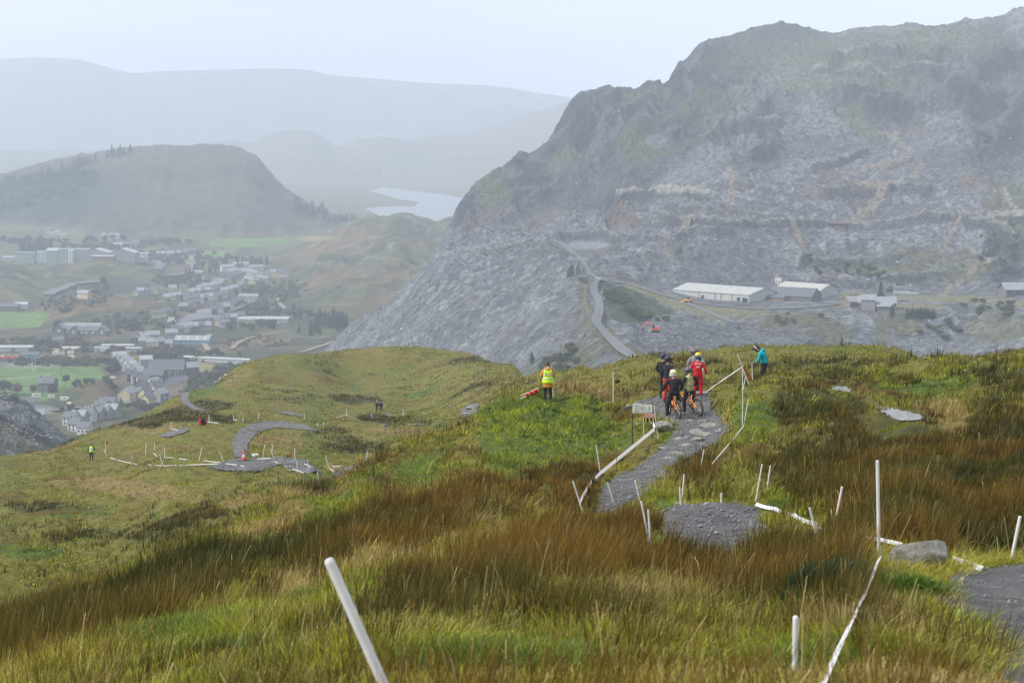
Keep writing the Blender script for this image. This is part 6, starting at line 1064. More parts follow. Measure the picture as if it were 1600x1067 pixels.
# ---------------------------------------------------------------- trees: kinds shared by copies
def leaf_mesh(name, kind, seed, material, trunkm):
    g = np.random.default_rng(seed); V = []; Fq = []; mi = []
    if kind == 'broadleaf':
        cs = [(g.uniform(-.28, .28), g.uniform(-.28, .28), g.uniform(.38, .78), g.uniform(.17, .30)) for _ in range(9)]; n = 620
        for _ in range(n):
            c = cs[g.integers(9)]; d = g.normal(0, 1, 3); d /= np.linalg.norm(d); r = c[3]*g.uniform(.72, 1.08); p = np.array(c[:3])+d*r*np.array([1, 1, .85]); s = g.uniform(.035, .065); nn = d+g.normal(0, .5, 3); nn /= np.linalg.norm(nn)
            a = np.cross(nn, [0, 0, 1.]); a /= np.linalg.norm(a)+1e-6; b = np.cross(nn, a); k = len(V); V += [p-a*s, p+b*s, p+a*s, p-b*s]; Fq.append((k, k+1, k+2, k+3)); mi.append(0)
    else:
        n = 560
        for _ in range(n):
            h = g.uniform(.08, 1)**.8; an = g.uniform(0, 6.28); tier = (h*9) % 1; R = .26*(1-h)**.8*(1.05-.35*tier)*g.uniform(.55, 1.05)+.01; p = np.array([math.cos(an)*R, math.sin(an)*R, h-.03*g.random()]); o = np.array([math.cos(an), math.sin(an), -.45]); o /= np.linalg.norm(o); sd = np.array([-math.sin(an), math.cos(an), 0]); s = g.uniform(.03, .055)*(1.25-h*.7)
            k = len(V); V += [p-o*s*1.4, p+sd*s*.8, p+o*s*1.2, p-sd*s*.8]; Fq.append((k, k+1, k+2, k+3)); mi.append(0)
    k = len(V); m = 6; hh = .55 if kind == 'broadleaf' else .95
    for z, r in ((-.12, .035), (hh*.5, .022), (hh, .006)):
        for j in range(m): V.append(np.array([math.cos(6.283*j/m)*r, math.sin(6.283*j/m)*r, z]))
    for q in range(2):
        for j in range(m): Fq.append((k+q*m+j, k+q*m+(j+1) % m, k+(q+1)*m+(j+1) % m, k+(q+1)*m+j)); mi.append(1)
    if kind == 'broadleaf':
        for _ in range(6):
            an = g.uniform(0, 6.28); z0 = g.uniform(.2, .45); k = len(V); e_ = np.array([math.cos(an)*.25, math.sin(an)*.25, z0+.25]); s0 = np.array([0, 0, z0]); V += [s0+[.012, 0, 0], s0-[.012, 0, 0], e_-[.004, 0, 0], e_+[.004, 0, 0]]; Fq.append((k, k+1, k+2, k+3)); mi.append(1)
    return np_mesh(name, np.array(V), np.array(Fq), None, False, mats=[material, trunkm], midx=mi)
trunkm = mat('bark', (.05, .04, .035), .9); LM = {}
for nm, c in dict(green=(.040, .062, .020), olive=(.075, .080, .028), dark=(.018, .032, .018), autumn=(.13, .075, .03), grey=(.085, .085, .06)).items():
    m = mat('leaves_'+nm, c, .8, noise=.5, nscale=9); LM[nm] = m
TREES = {('broadleaf', c): [leaf_mesh('tree', 'broadleaf', 10+i, LM[c], trunkm) for i in range(2)] for c in ('green', 'olive', 'dark', 'autumn', 'grey')}
TREES.update({('conifer', 'dark'): [leaf_mesh('conifer', 'conifer', 40+i, LM['dark'], trunkm) for i in range(3)]})
def tree(p, h, kind='broadleaf', c='green', label='', group=None, w=1.0, name=None):
    me = random.choice(TREES[(kind, c)]); o = add(name or ('tree' if kind == 'broadleaf' else 'conifer'), me, loc=p, rot=(0, 0, random.uniform(0, 6.28))); o.scale = (h*w, h*w, h); return tag(o, label, 'tree' if name != 'shrub' else 'shrub', group)
tree(bpos(1376, 474, quarry), 13.5, 'conifer', 'dark', 'tallest conifer on the quarry shelf, behind the grey mill', None, 1.0); tree(bpos(1394, 496, quarry), 7.5, 'conifer', 'dark', 'dark conifer at the right corner of the grey mill', None, 1.4)
for i in range(11): tree(bpos(1417+i*4.2, 498+random.uniform(-.6, .8), quarry), random.uniform(5.2, 6.6), 'conifer', 'dark', nth(i)+' from left, dark conifer in the dense row right of the grey mill', 'conifers of the dense row on the shelf', 1.5)
tree(bpos(1304, 180, quarry, None, 1500), 9, 'conifer', 'dark', 'lone conifer highest on the pale quarry spur', None, .9); tree(bpos(1384, 220, quarry, None, 1500), 7, 'conifer', 'dark', 'lone conifer right end of the pale quarry terrace', None, .9); tree(bpos(1081, 352, quarry), 6, 'conifer', 'dark', 'small dark tree at the top of the curved rubble track', None, 1.2)
tree(bpos(831, 569, quarry, None, 720), 6.5, 'conifer', 'dark', 'small dark conifer on the slate slope left of the yellow vest marshal', None, 1.3)
def cluster(cx, cy, rx, ry, n, kinds, h, label, terr, group, kind='broadleaf', rot=0, w=1.0, name=None, dmin=None, seed=0):
    g = random.Random(int(cx*7+cy*13)+seed)
    Q = []
    for i in range(n):
        a = g.uniform(0, 6.283); r = math.sqrt(g.random()); x, y = rx*r*math.cos(a), ry*r*math.sin(a); t = HR(rot); Q.append((x*math.cos(t)-y*math.sin(t), x*math.sin(t)+y*math.cos(t)))
    for i, (x, y) in enumerate(sorted(Q)):
        p = terr.hit(cx+x, cy+y, dmin or (900 if terr is quarry else 650)); random.seed(g.random()); tree(p-Vector((0, 0, h*.06)), h*g.uniform(.7, 1.2), kind, g.choice(kinds), (nth(i)+' from left, '+label) if n > 1 else label, group, w*g.uniform(.85, 1.2), name)
QS = 'low shrub on the '
for q in ((975, 478, 34, 11, 26, ['green', 'green', 'olive'], 4.0, 35, 'green bank inside the road bend', 900), (1010, 497, 30, 6, 10, ['olive', 'green'], 3.5, 10, 'lower edge of the green bank', 850), (875, 568, 48, 16, 20, ['olive', 'green', 'grey'], 4.2, -25, 'slate slope left of the road foot', 720), (1330, 428, 55, 12, 20, ['olive', 'green'], 3.6, 0, 'green strip above the white sheds', 1000), (1275, 420, 20, 4, 6, ['green'], 3.6, 58, 'old incline above the shorter shed', 1000), (1300, 457, 14, 4, 5, ['green', 'olive'], 4.0, 0, 'ground between shorter shed and conifer', 1000),
          (1550, 485, 45, 12, 16, ['green', 'olive'], 3.8, 5, 'right end of the shelf edge', 900), (1480, 520, 50, 14, 12, ['olive', 'green'], 3.4, 0, 'rubble slope at the right below the shelf', 850), (1030, 564, 22, 6, 5, ['green', 'olive'], 3.4, 20, 'verge right of the road foot', 720), (1240, 500, 60, 8, 9, ['olive', 'autumn'], 3.0, 0, 'heathery edge below the white sheds', 900), (1395, 455, 14, 3, 5, ['grey', 'olive'], 4.6, 0, 'garden of the white cottage', 1000), (1560, 380, 30, 40, 9, ['olive', 'green'], 3.6, 40, 'slope at the right above the open shed', 1150)):
    cluster(*q[:6], q[6], QS+q[8], quarry, 'shrubs on the '+q[8], rot=q[7], w=1.35, name='shrub', dmin=q[9])
# ================================================================ the town in the valley
VR = [([(206, 571), (214, 580), (224, 592), (231, 604), (237, 618)], 6, 'asphalt'), ([(326, 512), (334, 502), (345, 494), (360, 487), (378, 479), (392, 474)], 8, 'asphalt'), ([(74, 463), (90, 455), (110, 447), (130, 443.5), (172, 441)], 12, 'asphalt'), ([(362, 546), (380, 533), (405, 526), (450, 519)], 4, 'dirt'), ([(328, 524), (320, 537), (326, 548), (333, 558)], 5, 'dirt'), ([(80, 642), (120, 639), (160, 636), (205, 630)], 6, 'asphalt'),
 ([(470, 552), (500, 543), (535, 532), (560, 528)], 4, 'dirt'), ([(262, 432), (290, 428), (302, 418), (290, 408)], 9, 'asphalt'), ([(372, 448), (384, 436), (396, 428)], 8, 'asphalt'), ([(432, 458), (436, 474), (445, 484)], 4, 'dirt'), ([(230, 402), (250, 414), (248, 424)], 10, 'asphalt'), ([(205, 377), (230, 380), (255, 382)], 10, 'asphalt')]
for pts, w, m in VR: road(pts, valley, w, M[m], 1.0, dmin=900)
ORD = ['first', 'second', 'third', 'fourth', 'fifth', 'sixth', 'seventh', 'eighth', 'ninth', 'tenth', 'eleventh', 'twelfth']
CN = dict(roof_slate='slate', roof_light='pale slate', roof_white='white', wall_stone='stone', wall_grey='grey', wall_cream='cream', wall_white='white')
def house(px, py, rot, label, L=9, W=7, H=5.0, RH=2.6, wall='wall_grey', roof='roof_slate', chim=1, group=None, D=None, wins=0):
    return building('house', px, py, rot, label, 'house', [dict(L=L, W=W, H=H, RH=RH, wall=wall, roof=roof, chim=chim, wins=wins)], terr=valley, D=D, group=group)
def row(x0, y0, x1, y1, n, rot, place, L=8, W=6.8, walls=('wall_grey', 'wall_stone', 'wall_cream'), roofs=('roof_slate', 'roof_light'), seed=1, H=5.0, wins=0, alt=0):
    g = random.Random(int(seed+x0*3+y0))
    for i in range(n):
        t = i/max(n-1, 1); wl, rf = g.choice(walls), g.choice(roofs)
        house(x0+(x1-x0)*t, y0+(y1-y0)*t, rot+g.uniform(-2, 2)+(90 if alt and i % alt == 0 else 0), f'{CN[wl]} house, {ORD[i]} from left in the row {place}', L*g.uniform(.9, 1.1), W, H*g.uniform(.85, 1.15), 3.0, wl, rf, 1 if g.random() < .7 else 2, 'houses in the row '+place, wins=wins)
row(186, 565, 214, 591, 6, 30, 'left of the car lined street', L=10, W=8, roofs=('roof_light', 'roof_white', 'roof_light'), walls=('wall_stone', 'wall_grey'), wins=2)
row(205, 596, 224, 603, 3, 20, 'below the street of parked cars', roofs=('roof_slate',), wins=2)
row(240, 606, 250, 627, 4, 60, 'in front of the church', L=9, W=8, walls=('wall_cream', 'wall_grey'), wins=2)
row(112, 664, 176, 650, 6, -18, 'beside the near green field', L=9, W=7.4, walls=('wall_white', 'wall_grey', 'wall_grey'), wins=3, H=4.6)
row(120, 673, 134, 678, 2, -18, 'lowest in town', L=8.5, W=7.4, walls=('wall_white',), wins=3)
row(211, 537, 242, 531, 5, 12, 'above the hedge left of the works', seed=3); row(250, 543, 262, 540, 2, 40, 'left of the tall narrow house', seed=5)
row(268, 527, 286, 520, 3, 15, 'behind the blue works, left part', L=11); row(292, 519, 322, 517, 4, 5, 'behind the blue works, right part', L=9)
row(314, 498, 342, 489, 4, 18, 'right of the chapel', walls=('wall_white', 'wall_cream', 'wall_stone')); row(346, 488, 374, 476, 6, 22, 'above the curved road', walls=('wall_cream', 'wall_stone'), L=9)
row(304, 474, 348, 466, 7, 6, 'over the brown rock, right part', L=9, walls=('wall_white', 'wall_cream', 'wall_stone'), seed=9); row(262, 470, 300, 467, 6, 3, 'over the brown rock, left part', seed=2)
row(212, 462, 250, 459, 6, 2, 'behind the brown rocky rise', alt=3, walls=('wall_cream', 'wall_grey'), seed=7); row(270, 457, 286, 455, 2, 10, 'among the trees left of the terraces', seed=8)
row(314, 455, 342, 450, 5, 14, 'below the climbing terrace foot', L=8, seed=11, walls=('wall_cream', 'wall_white')); row(338, 448, 378, 432, 8, 24, 'climbing the hill to the upper village', L=9, seed=12)
row(335, 506, 352, 512, 3, -10, 'below the curved road', seed=13); row(352, 505, 376, 500, 3, 5, 'of gardens below the curved road', seed=14)
row(384, 430, 416, 435, 5, -8, 'in the upper village', seed=15, walls=('wall_white', 'wall_cream')); row(420, 432, 446, 433, 4, 2, 'at the right end of the upper village', seed=16, walls=('wall_cream', 'wall_white'))
row(252, 402, 300, 398, 5, 0, 'beyond the factory among trees', seed=17, L=12); row(165, 374, 180, 373, 3, 0, 'farthest up the valley', L=12, seed=18, walls=('wall_white',)); row(78, 366, 100, 368, 4, 0, 'far left below the wooded hill', L=12, seed=19, walls=('wall_white', 'wall_cream'))
row(185, 387, 225, 384, 4, 0, 'behind the white factory roofs', seed=20, L=14, walls=('wall_white', 'wall_grey'))
for i, (x, y, r, lb, k) in enumerate([(200, 627, 75, 'cream gable ended house beside the straw coloured knoll', dict(L=14, W=9, H=6, RH=3.5, wall='wall_cream', roof='roof_light', wins=2)), (216, 623, 60, 'small pale house right of the cream gable', dict(L=8, roof='roof_light')), (228, 573, 20, 'narrow house with bright roof left of the church', dict(L=9, W=7, H=6, roof='roof_white')),
  (295, 587, 35, 'pale roofed house just right of the church', dict(L=12, W=10, H=6.5, RH=3.4, roof='roof_light', wall='wall_stone', wins=2)), (131.5, 466, -15, 'lone cream cottage on the brown hillside', dict(L=11, W=8, wall='wall_cream', roof='roof_light')), (388, 472, 10, 'large white house with bay fronts at the end of the curved road', dict(L=20, W=10, H=6, wall='wall_white', roof='roof_light', chim=2)),
  (355, 424, 20, 'pale grey house left of the two in the dark trees', dict(L=16, W=10, H=6, wall='wall_white', roof='roof_light')), (376, 421, 15, 'white gable house in the dark trees', dict(L=20, W=11, H=7, wall='wall_white', roof='roof_light')), (400, 423, 25, 'long pale roofed house right of the white gable house', dict(L=18, W=9, wall='wall_white', roof='roof_light')),
  (411, 412, 0, 'small white house alone among trees above the village', dict(L=14, wall='wall_white')), (309, 432, 15, 'cream cottage beside the round dark tree', dict(L=12, wall='wall_cream', roof='roof_light')), (92, 540, 0, 'stone cottage below the school', dict(L=9, W=7)), (75, 612, -8, 'hip roofed stone house beside a dark tree by the rugby field', dict(L=11, W=10, H=6.5, RH=3.4, wall='wall_stone', chim=1)),
  (38, 640, 20, 'slate roofed house at the edge of the slate heap', dict(L=13, W=9)), (264, 549, 10, 'white narrow building left of the tree belt', dict(L=6, W=6, H=7, wall='wall_white', roof='roof_light')), (8, 485, 0, 'long slate roofed farmhouse above the green field', dict(L=28, W=9, H=4, wall='wall_stone'))]):
    house(x, y, r, lb, **k)
row(244, 497, 262, 494, 3, 10, 'on the brown rise', L=8, seed=31, walls=('wall_cream', 'wall_grey')); row(286, 486, 306, 480, 4, 20, 'behind the halls', L=8, seed=32); row(322, 441, 338, 444, 3, 40, 'below the climbing terrace', L=8, seed=33); row(350, 461, 366, 456, 3, 20, 'beside the round tree', L=8, seed=34)
row(300, 462, 330, 459, 5, 5, 'behind the rock terrace', L=8, seed=35); row(388, 441, 402, 446, 3, -10, 'at the village corner', L=8, seed=36); row(222, 612, 232, 634, 4, 60, 'beside the cream house', L=8, seed=37, roofs=('roof_slate',)); row(268, 612, 282, 604, 3, 15, 'right in front of the church', L=9, seed=38, walls=('wall_stone', 'wall_cream'))
row(160, 643, 178, 640, 3, -10, 'behind the near row', L=9, seed=39); row(226, 540, 238, 543, 2, 10, 'left of the tree belt', L=9, seed=40); row(360, 430, 384, 428, 4, 10, 'below the white gable house', L=9, seed=41, walls=('wall_white', 'wall_cream')); row(28, 655, 60, 660, 3, 10, 'hidden partly by the slate heap', L=9, seed=42)
# church
c = building('church', 262, 596, 0, 'large grey stone church with a steep slate roof among the houses', 'church', [dict(L=25, W=13, H=9, RH=6.5, wall='wall_stone', roof='roof_slate', over=.3), dict(L=14, W=7, H=6, RH=4, wall='wall_stone', roof='roof_slate', cx=-8, cy=-9), dict(L=9, W=6, H=5.5, RH=4, wall='wall_cream', roof='roof_light', cx=-13, cy=3, rz=HR(90))], terr=valley)
for x in (2.5, 7.5): MB().box((x, -6.55, 5.6), (1.7, .2, 4.6)).build('window_surround', M['wall_cream'], c); MB().box((x, -6.68, 5.5), (.9, .1, 3.6)).build('window', M['glass'], c)
# school
s_ = building('school', 130, 524, -4, 'long grey school with several gables and pale window frames on the slope', 'school', [dict(L=42, W=9, H=4.5, RH=3.4, wall='wall_stone', roof='roof_slate'), dict(L=11, W=8, H=4.6, RH=4.2, wall='wall_stone', roof='roof_light', cx=19, cy=-3, rz=HR(90)), dict(L=11, W=7, H=4.6, RH=4, wall='wall_stone', roof='roof_slate', cx=-6, cy=-3, rz=HR(90)), dict(L=12, W=8, H=6.5, RH=4, wall='wall_stone', roof='roof_light', cx=-19, cy=-2, rz=HR(90)), dict(L=34, W=8, H=5.5, RH=4, wall='wall_cream', roof='roof_light', cx=-4, cy=12)], terr=valley)
for x in (-13, 0, 4, 10): MB().box((x, -4.6, 2.8), (2.4, .2, 2.2)).build('window', M['wall_cream'], s_)
for x, z in ((19, 3.5), (-6, 3.5), (-19, 4.5)): MB().box((x, -8.6, z), (2.2, .2, 2.6)).build('window', M['wall_cream'], s_)
# works, depots and the factory
def shed(px, py, rot, label, L, W, H=4, RH=2, wall='wall_pale', roof='roof_white', lights=0, name='industrial_shed', D=None): return building(name, px, py, rot, label, 'shed', [dict(L=L, W=W, H=H, RH=RH, wall=wall, roof=roof, lights=lights)], terr=valley, D=D)
shed(303, 537, -6, 'blue roofed works with bright rooflights in the middle of town', 30, 18, 3.6, 3.2, 'roof_blue', 'roof_light', 4); shed(308, 508, 62, 'long pale roofed chapel hall in the centre of town', 34, 13, 6, 4.5, 'wall_grey', 'roof_light', name='hall'); shed(296, 506, 62, 'dark slate roofed hall left of the pale roofed one', 26, 11, 5, 3.5, 'wall_stone', 'roof_slate', name='hall')
shed(412, 504, -2, 'long white roofed depot right of the curved road', 48, 16, 4, 1.6); shed(390, 506, 5, 'small pale building at the left end of the long depot', 9, 12, 4, 1.2, 'wall_cream', 'roof_light'); shed(340, 566, -21.5, 'very long low white roofed carriage shed crossing below the town', 58, 7, 3.0, .9)
shed(14, 548, 0, 'long pale shed left of the tree belt at the left edge', 40, 10, 3.2, 1.2); shed(48, 560, 0, 'blue and white clubhouse behind the rugby posts', 14, 8, 3.4, 1.8, 'roof_blue', 'roof_slate'); shed(112, 548, 3, 'flat white shed in the depot yard, left one', 14, 7, 2.6, .8); shed(166, 549, -4, 'pale shed in the depot yard, middle one', 18, 9, 3, 1, roof='roof_light'); shed(185, 545, 0, 'long white shed in the depot yard, right one', 26, 8, 3, .8); shed(34.5, 481, 0, 'pale round roofed barn beside the upper green field', 12, 9, 3.6, 2.2, name='barn')
shed(72, 563, 0, 'rust red shed behind the rugby field', 8, 6, 2.4, 1.2, 'wall_brown', 'rust'); shed(206, 549, 2, 'white lean to at the end of the depot yard', 16, 7, 2.6, .6)
fz = 2600
f = building('factory_block', 41, 410, 0, 'green grey factory block left of the silos', 'factory', [dict(L=24, W=20, H=13, RH=.4, wall='wall_green', roof='roof_light')], terr=valley); f = building('factory_block', 115, 409, 0, 'wide green grey factory block between silos and white roofs', 'factory', [dict(L=36, W=24, H=15, RH=.4, wall='wall_green', roof='roof_light', cx=2), dict(L=14, W=20, H=13.5, RH=2.5, wall='wall_green', roof='roof_white', cx=-24)], terr=valley)
for grp, xs in (('larger', [64, 67.8, 71.6, 75.4, 79.2]), ('smaller', [108.5, 112.5, 116.5])):
    for i, x in enumerate(xs): o = MB().lathe([(1.6, -8), (1.65, 14), (1.2, 15), (.1, 15.3)] if 0 else [(1.6, -8), (1.6, 14.5), (1.0, 15.6), (.1, 15.8)], 16).build('silo', M['silo'], loc=bpos(x, 409.5, valley)-Vector((0, 10, 0)), smooth=False); tag(o, f'tall pale steel silo, {ORD[i]} from the left in the {grp} factory group', 'silo', 'silos of the '+grp+' group')
f = building('factory_hall', 172, 403, 0, 'factory hall with two broad bright white roofs right of the silos', 'factory', [dict(L=30, W=34, H=6, RH=5, wall='wall_grey', roof='roof_white', cx=-16, cy=4, rz=HR(90)), dict(L=30, W=32, H=6, RH=5, wall='wall_grey', roof='roof_white', cx=16, cy=4, rz=HR(90)), dict(L=26, W=12, H=3, RH=1, wall='wall_brown', roof='roof_white', cx=-4, cy=-20)], terr=valley)
shed(216, 403, 20, 'white building at the right end of the factory yard', 26, 14, 6, 1, 'wall_white'); shed(205, 406.5, 5, 'long grey shed in front of the factory hall', 36, 12, 4, 1, 'wall_grey', 'roof_light'); shed(20, 405, 5, 'white roofed stores at the far left beyond the brown hill', 24, 14, 3, 1)
# vehicles
CS = 'cars parked along the street left of the church'
for i, (x, y) in enumerate([(210.5, 573), (213, 576.5), (215.5, 579.5), (218, 582.5), (220.5, 585.5), (223, 589), (227.5, 596.5), (228.2, 603)]): vehicle(x, y, -62, f'{["white", "silver", "white", "red", "white", "silver", "white", "red"][i]} car, {ORD[i]} from the top of the street left of the church', ['car_white', 'silo', 'car_white', 'car_red', 'car_white', 'silo', 'car_white', 'car_red'][i], terr=valley, group=CS)
vehicle(143, 637.5, 5, 'white car on the road beside the straw knoll', 'car_white', terr=valley); vehicle(175, 633.5, 5, 'dark blue car on the road beside the straw knoll', 'car_dark', terr=valley); vehicle(57, 622, 20, 'white caravan left of the hip roofed house', 'car_white', 'caravan', valley); vehicle(80, 623, 10, 'small white caravan in front of the hip roofed house', 'car_white', 'caravan', valley, s=.8); vehicle(101, 627, 5, 'long white caravan at the foot of the straw knoll', 'car_white', 'caravan', valley); vehicle(109, 635, -50, 'white van below the caravans', 'car_white', 'van', valley, s=.8); vehicle(177, 592, -20, 'white car beside the lower end of the rugby field', 'car_white', terr=valley); vehicle(327, 505, 60, 'white van at the foot of the curved road', 'car_white', 'van', valley, s=.9); vehicle(333, 497, 45, 'silver car on the curved road', 'silo', terr=valley); vehicle(319, 452, 0, 'white car among the terraces', 'car_white', terr=valley); vehicle(135, 443, 10, 'white car on the hillside road', 'car_white', terr=valley); vehicle(238, 592, 80, 'red car beside the church front', 'car_red', terr=valley)
g = random.Random(4)
for i, (x, y) in enumerate(sorted((g.uniform(-2, 31), g.uniform(558, 562.5)) for _ in range(26))): vehicle(x, y, g.uniform(-20, 20), nth(i)+' from left, scrap car in the yard behind the rugby field', g.choice(['car_red', 'car_red', 'car_red', 'car_white', 'car_dark', 'loader']), terr=valley, group='scrap cars packed in the left yard')
for i, (x, y) in enumerate(sorted((g.uniform(82, 200), g.uniform(548, 562)) for _ in range(16))): vehicle(x, y, g.uniform(-20, 20), nth(i)+' from left, pale vehicle in the depot yards behind the rugby field', g.choice(['car_white', 'car_white', 'silo', 'loader']), g.choice(['van', 'caravan']), valley, group='pale vehicles in the depot yards', s=.9)
for i, (x, y) in enumerate(sorted((g.uniform(262, 287), g.uniform(500, 507)) for _ in range(7))): vehicle(x, y, g.uniform(-30, 30), nth(i)+' from left, white van in the yard on the brown rise left of the halls', 'car_white', 'van', valley, group='white vans in the yard on the brown rise', s=.95)
# rugby posts, railing, pole
p = bpos(53, 583, valley); e = empty('rugby_posts', p, HR(8), 'white rugby posts on the big green field', 'goal posts'); s = p.y/F
for x in (-2.4, 2.4): MB().tube([(x*s, 0, -1), (x*s, 0, 23*s)], .12, 8).build('post', M['white_plastic'], e)
MB().tube([(-2.4*s, 0, 6*s), (2.4*s, 0, 6*s)], .10, 8).build('crossbar', M['white_plastic'], e)
p0, p1 = bpos(8, 594.5, valley), bpos(78, 589, valley); e = empty('pitch_railing', p0, 0, 'white railing along the near touchline of the rugby field', 'railing'); q = MB(); q.tube([(0, 0, 1.2), p1-p0+Vector((0, 0, 1.2))], .22, 6); q.build('rail', M['white_plastic'], e)
for i in range(12): v = (p1-p0)*(i/11); MB().tube([v-Vector((0, 0, .5)), v+Vector((0, 0, 1.2))], .12, 6).build('post', M['white_plastic'], e)
p = bpos(95, 588.5, valley); o = MB().tube([(0, 0, -1), (0, 0, 13)], .2, 8).build('floodlight_pole', M['wood'], loc=p); tag(o, 'tall dark pole at the edge of the rugby field', 'pole')
# trees
def T(cx, cy, rx, ry, n, kinds, h, place, kind='broadleaf', rot=0, w=1.0, dmin=None): cluster(cx, cy, rx, ry, n, kinds, h, ('conifer ' if kind == 'conifer' else 'broad crowned tree ')+place, valley, ('conifers ' if kind == 'conifer' else 'trees ')+place, kind, rot, w, None, dmin)
GO = ['green', 'olive', 'dark']; GA = ['green', 'olive', 'autumn', 'grey']
T(85, 541, 90, 8, 30, GA, 7, 'in the belt between allotments and depot yards'); T(90, 569, 80, 4, 20, GO, 6, 'along the far side of the rugby field'); T(176, 580, 8, 9, 8, ['dark', 'green'], 9, 'at the right corner of the rugby field'); T(185, 560, 14, 10, 8, ['autumn', 'grey', 'olive'], 8, 'left of the street of parked cars')
T(330, 590, 46, 12, 18, GO, 6.5, 'in the wood right of the church', rot=-15); T(265, 556, 52, 9, 26, GA, 7.5, 'in the belt behind the church', rot=5); T(350, 556, 30, 4, 7, ['green', 'olive'], 6, 'behind the carriage shed'); T(375, 596, 40, 8, 12, GO, 6, 'in the wood above the near moor crest', rot=-18)
T(232, 640, 22, 6, 7, GO, 7, 'below the cream gable ended house'); T(118, 645, 25, 5, 6, ['green', 'olive'], 5.5, 'left of the near green field'); T(130, 604, 26, 3, 6, ['dark', 'olive'], 5, 'on top of the straw coloured knoll'); T(175, 608, 20, 4, 7, ['dark', 'green'], 4.5, 'on the right shoulder of the straw knoll', rot=40)
T(92, 520, 6, 6, 5, ['dark'], 10, 'at the left end of the school'); T(200, 508, 60, 10, 16, ['green', 'dark', 'olive'], 5.5, 'on the brown rise right of the school', w=1.3); T(60, 535, 55, 5, 8, GO, 6, 'below the upper green field'); T(120, 482, 50, 8, 12, ['green', 'olive'], 5, 'on the hillside above the school', w=1.3)
T(385, 514, 46, 4, 12, GO, 8, 'in front of the long depot'); T(425, 458, 48, 14, 22, GA, 7, 'on the slope right of the terraces', w=1.2); T(430, 485, 50, 6, 10, ['green', 'olive'], 6, 'behind the long depot', w=1.2); T(150, 457, 40, 5, 9, ['green', 'olive'], 7, 'below the hillside road', w=1.3); T(290, 445, 34, 8, 12, GO, 8, 'above the terraces')
T(165, 447, 5, 2, 2, ['dark'], 10, 'at the right end of the hillside road'); T(260, 384, 40, 5, 10, GO, 11, 'far beyond the factory', w=1.2); T(150, 378, 50, 4, 9, ['dark', 'green'], 10, 'far behind the factory', w=1.2); T(425, 512, 0.1, 0.1, 1, ['green'], 8, 'standing alone right of the depot')
T(353, 421, 74, 7, 36, ['dark'], 13, 'in the dark plantation above the village', 'conifer', -8); T(262, 408, 22, 9, 13, ['dark'], 12, 'in the dark clump right of the factory', 'conifer'); T(518, 512, 26, 10, 18, ['dark'], 15, 'in the dark stand at the foot of the slate tip', 'conifer'); T(485, 520, 22, 6, 9, ['dark'], 11, 'in the lower part of the stand left of the slate tip', 'conifer')
T(66, 394, 22, 5, 14, ['dark'], 20, 'in the clump behind the silos', 'conifer', dmin=2300); T(36, 392, 3, 2, 3, ['dark'], 20, 'left of the clump behind the silos', 'conifer', dmin=2300); T(306, 428, 4, 3, 3, ['dark'], 11, 'beside the cream cottage', 'conifer')
for i, (x, y, h, c) in enumerate([(8, 616, 11, 'dark'), (27, 618, 10, 'autumn'), (52, 616, 8, 'autumn'), (82, 618, 9, 'dark'), (103, 600, 7, 'dark')]): tree(bpos(x, y, valley), h, 'broadleaf', c, ['tall dark tree nearest the left edge by the rugby field', 'big reddish tree above the slate heap', 'smaller reddish tree left of the hip roofed house', 'round dark tree in front of the hip roofed house', 'dark tree at the left end of the straw knoll'][i], None, 1.0)
cluster_mass = []
def mass(name, cx, cy, rx, ry, n, cols_, h, rot, seed, label, dmin=900):
    g = random.Random(seed); rg = np.random.default_rng(seed); VV, FF, CC_ = [], [], []; k0 = 0
    pal = dict(green=(.040, .062, .020), olive=(.075, .080, .028), dark=(.018, .032, .018), autumn=(.12, .075, .03), grey=(.085, .085, .06))
    for i in range(n):
        a = g.uniform(0, 6.283); r = math.sqrt(g.random()); x, y = rx*r*math.cos(a), ry*r*math.sin(a); t = HR(rot); p = valley.hit(cx+x*math.cos(t)-y*math.sin(t), cy+x*math.sin(t)+y*math.cos(t), dmin); hh = h*g.uniform(.6, 1.2); m = 42
        d = rg.normal(0, 1, (m, 3)); d /= np.linalg.norm(d, axis=1)[:, None]; d[:, 2] = np.abs(d[:, 2])*1.1-.1; c = np.array(p)+d*np.array([hh*.5, hh*.5, hh*.62])*rg.uniform(.75, 1.05, (m, 1)); u = rg.normal(0, 1, (m, 3)); u /= np.linalg.norm(u, axis=1)[:, None]; v = np.cross(u, d); v /= np.linalg.norm(v, axis=1)[:, None]+1e-6; s = hh*rg.uniform(.10, .2, (m, 1))
        VV.append(np.stack([c-u*s, c+v*s, c+u*s, c-v*s], 1).reshape(-1, 3)); FF.append(np.arange(m*4).reshape(m, 4)+k0); k0 += m*4; CC_.append(np.repeat(np.array(pal[g.choice(cols_)])[None]*rg.uniform(.6, 1.4, (m, 1)), 4, 0))
    tag(add(name, np_mesh(name, np.concatenate(VV), np.concatenate(FF), m_mass, False, cols=np.concatenate(CC_))), label, 'woodland', kind='stuff')
m_mass = mat('wood_leaves', (.05, .06, .03), .9, vcol=True)
mass('scrub_woodland', 90, 543, 100, 9, 160, ['green', 'olive', 'grey', 'autumn'], 5, 0, 1, 'tangled scrub and low trees between allotments and yards'); mass('scrub_woodland', 270, 558, 56, 10, 110, ['green', 'olive', 'autumn', 'dark'], 5.5, 4, 2, 'mixed woodland behind the church'); mass('scrub_woodland', 345, 590, 58, 16, 150, ['green', 'olive', 'dark'], 5, -22, 3, 'woodland filling the slope above the near moor crest')
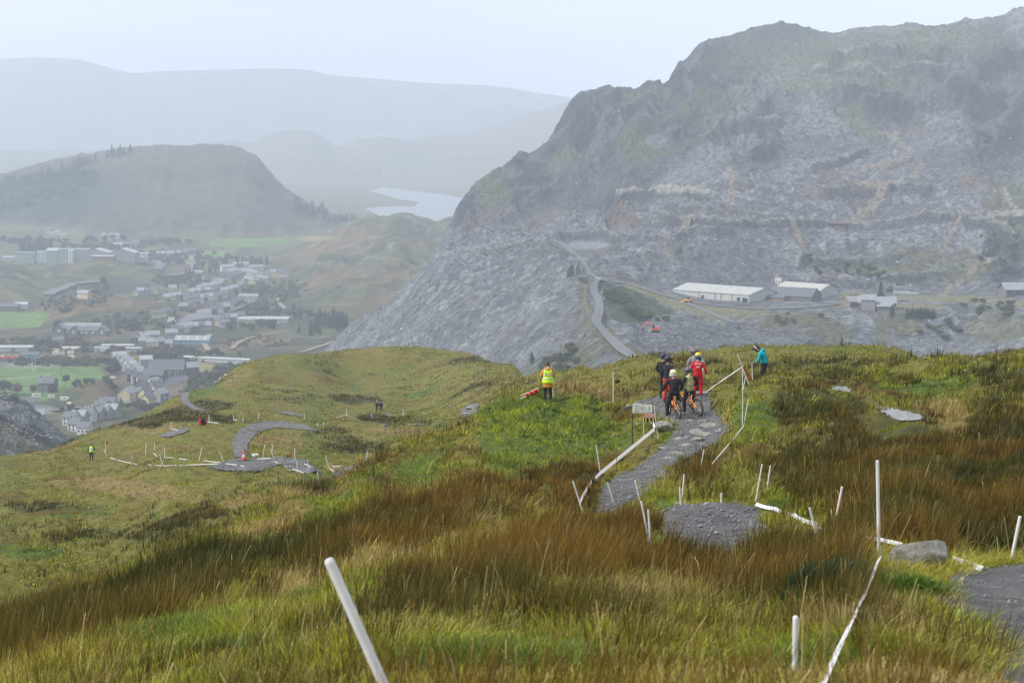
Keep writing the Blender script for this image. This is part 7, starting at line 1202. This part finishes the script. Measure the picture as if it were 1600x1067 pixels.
mass('scrub_woodland', 205, 505, 75, 16, 120, ['green', 'dark', 'olive'], 4, -5, 4, 'dark gorse and scrub over the brown rise'); mass('scrub_woodland', 425, 460, 55, 20, 130, ['green', 'olive', 'grey'], 5, -10, 5, 'scrub on the slope right of the terraces'); mass('scrub_woodland', 440, 492, 70, 8, 90, ['green', 'olive', 'dark'], 5, 0, 6, 'scrub behind the long depot'); mass('scrub_woodland', 120, 470, 60, 14, 90, ['green', 'olive', 'dark'], 4, -10, 7, 'scrub on the hillside above the school')
mass('scrub_woodland', 290, 440, 50, 12, 90, ['green', 'dark', 'olive'], 6, 0, 8, 'scrub wood above the terraces'); mass('scrub_woodland', 300, 405, 110, 10, 110, ['dark', 'green'], 8, 4, 9, 'dark hedges and trees around the far fields'); mass('scrub_woodland', 400, 535, 60, 9, 60, ['olive', 'green', 'grey'], 3.5, 0, 10, 'low scrub below the long depot'); mass('scrub_woodland', 120, 383, 120, 6, 80, ['dark', 'green'], 9, 3, 11, 'dark trees along the foot of the far wooded hill')
mass('scrub_woodland', 100, 568, 90, 5, 90, ['dark', 'green', 'olive'], 5, 0, 12, 'hedge of trees along the far touchline'); mass('scrub_woodland', 330, 470, 90, 40, 120, ['green', 'olive'], 3.6, 0, 13, 'garden shrubs scattered among the houses'); mass('scrub_woodland', 40, 300, 110, 26, 170, ['dark'], 14, -8, 14, 'plantation covering the left shoulder of the far hill', 2900)
cluster(115, 262, 110, 4, 44, ['dark'], 16, 'conifer on the crest of the far wooded hill', valley, 'conifers on the crest of the far wooded hill', 'conifer', -15, 1.2, None, 3000); cluster(486, 333, 26, 9, 24, ['dark'], 15, 'conifer in the far plantation left of the lake', valley, 'conifers of the far plantation left of the lake', 'conifer', 0, 1.5, None, 3000); cluster(535, 346, 32, 4, 16, ['dark'], 13, 'conifer in the low far plantation below the lake', valley, 'conifers of the low far plantation', 'conifer', 0, 1.5, None, 3000)
# ================================================================ the air
hb = MB().box((0, 5900, 57), (17000, 13400, 616)).build('haze', [])
hm = bpy.data.materials.new('haze'); hm.use_nodes = True; n = hm.node_tree.nodes; n.remove(n['Principled BSDF'])
pv = n.new('ShaderNodeVolumePrincipled'); pv.inputs['Density'].default_value = 0.00018; pv.inputs['Color'].default_value = (.765, .86, 1.0, 1); pv.inputs['Anisotropy'].default_value = 0.1
hm.node_tree.links.new(pv.outputs[0], n['Material Output'].inputs['Volume']); hb.data.materials.clear(); hb.data.materials.append(hm); tag(hb, kind='stuff', label='pale blue autumn haze filling the valley air', cat='haze')
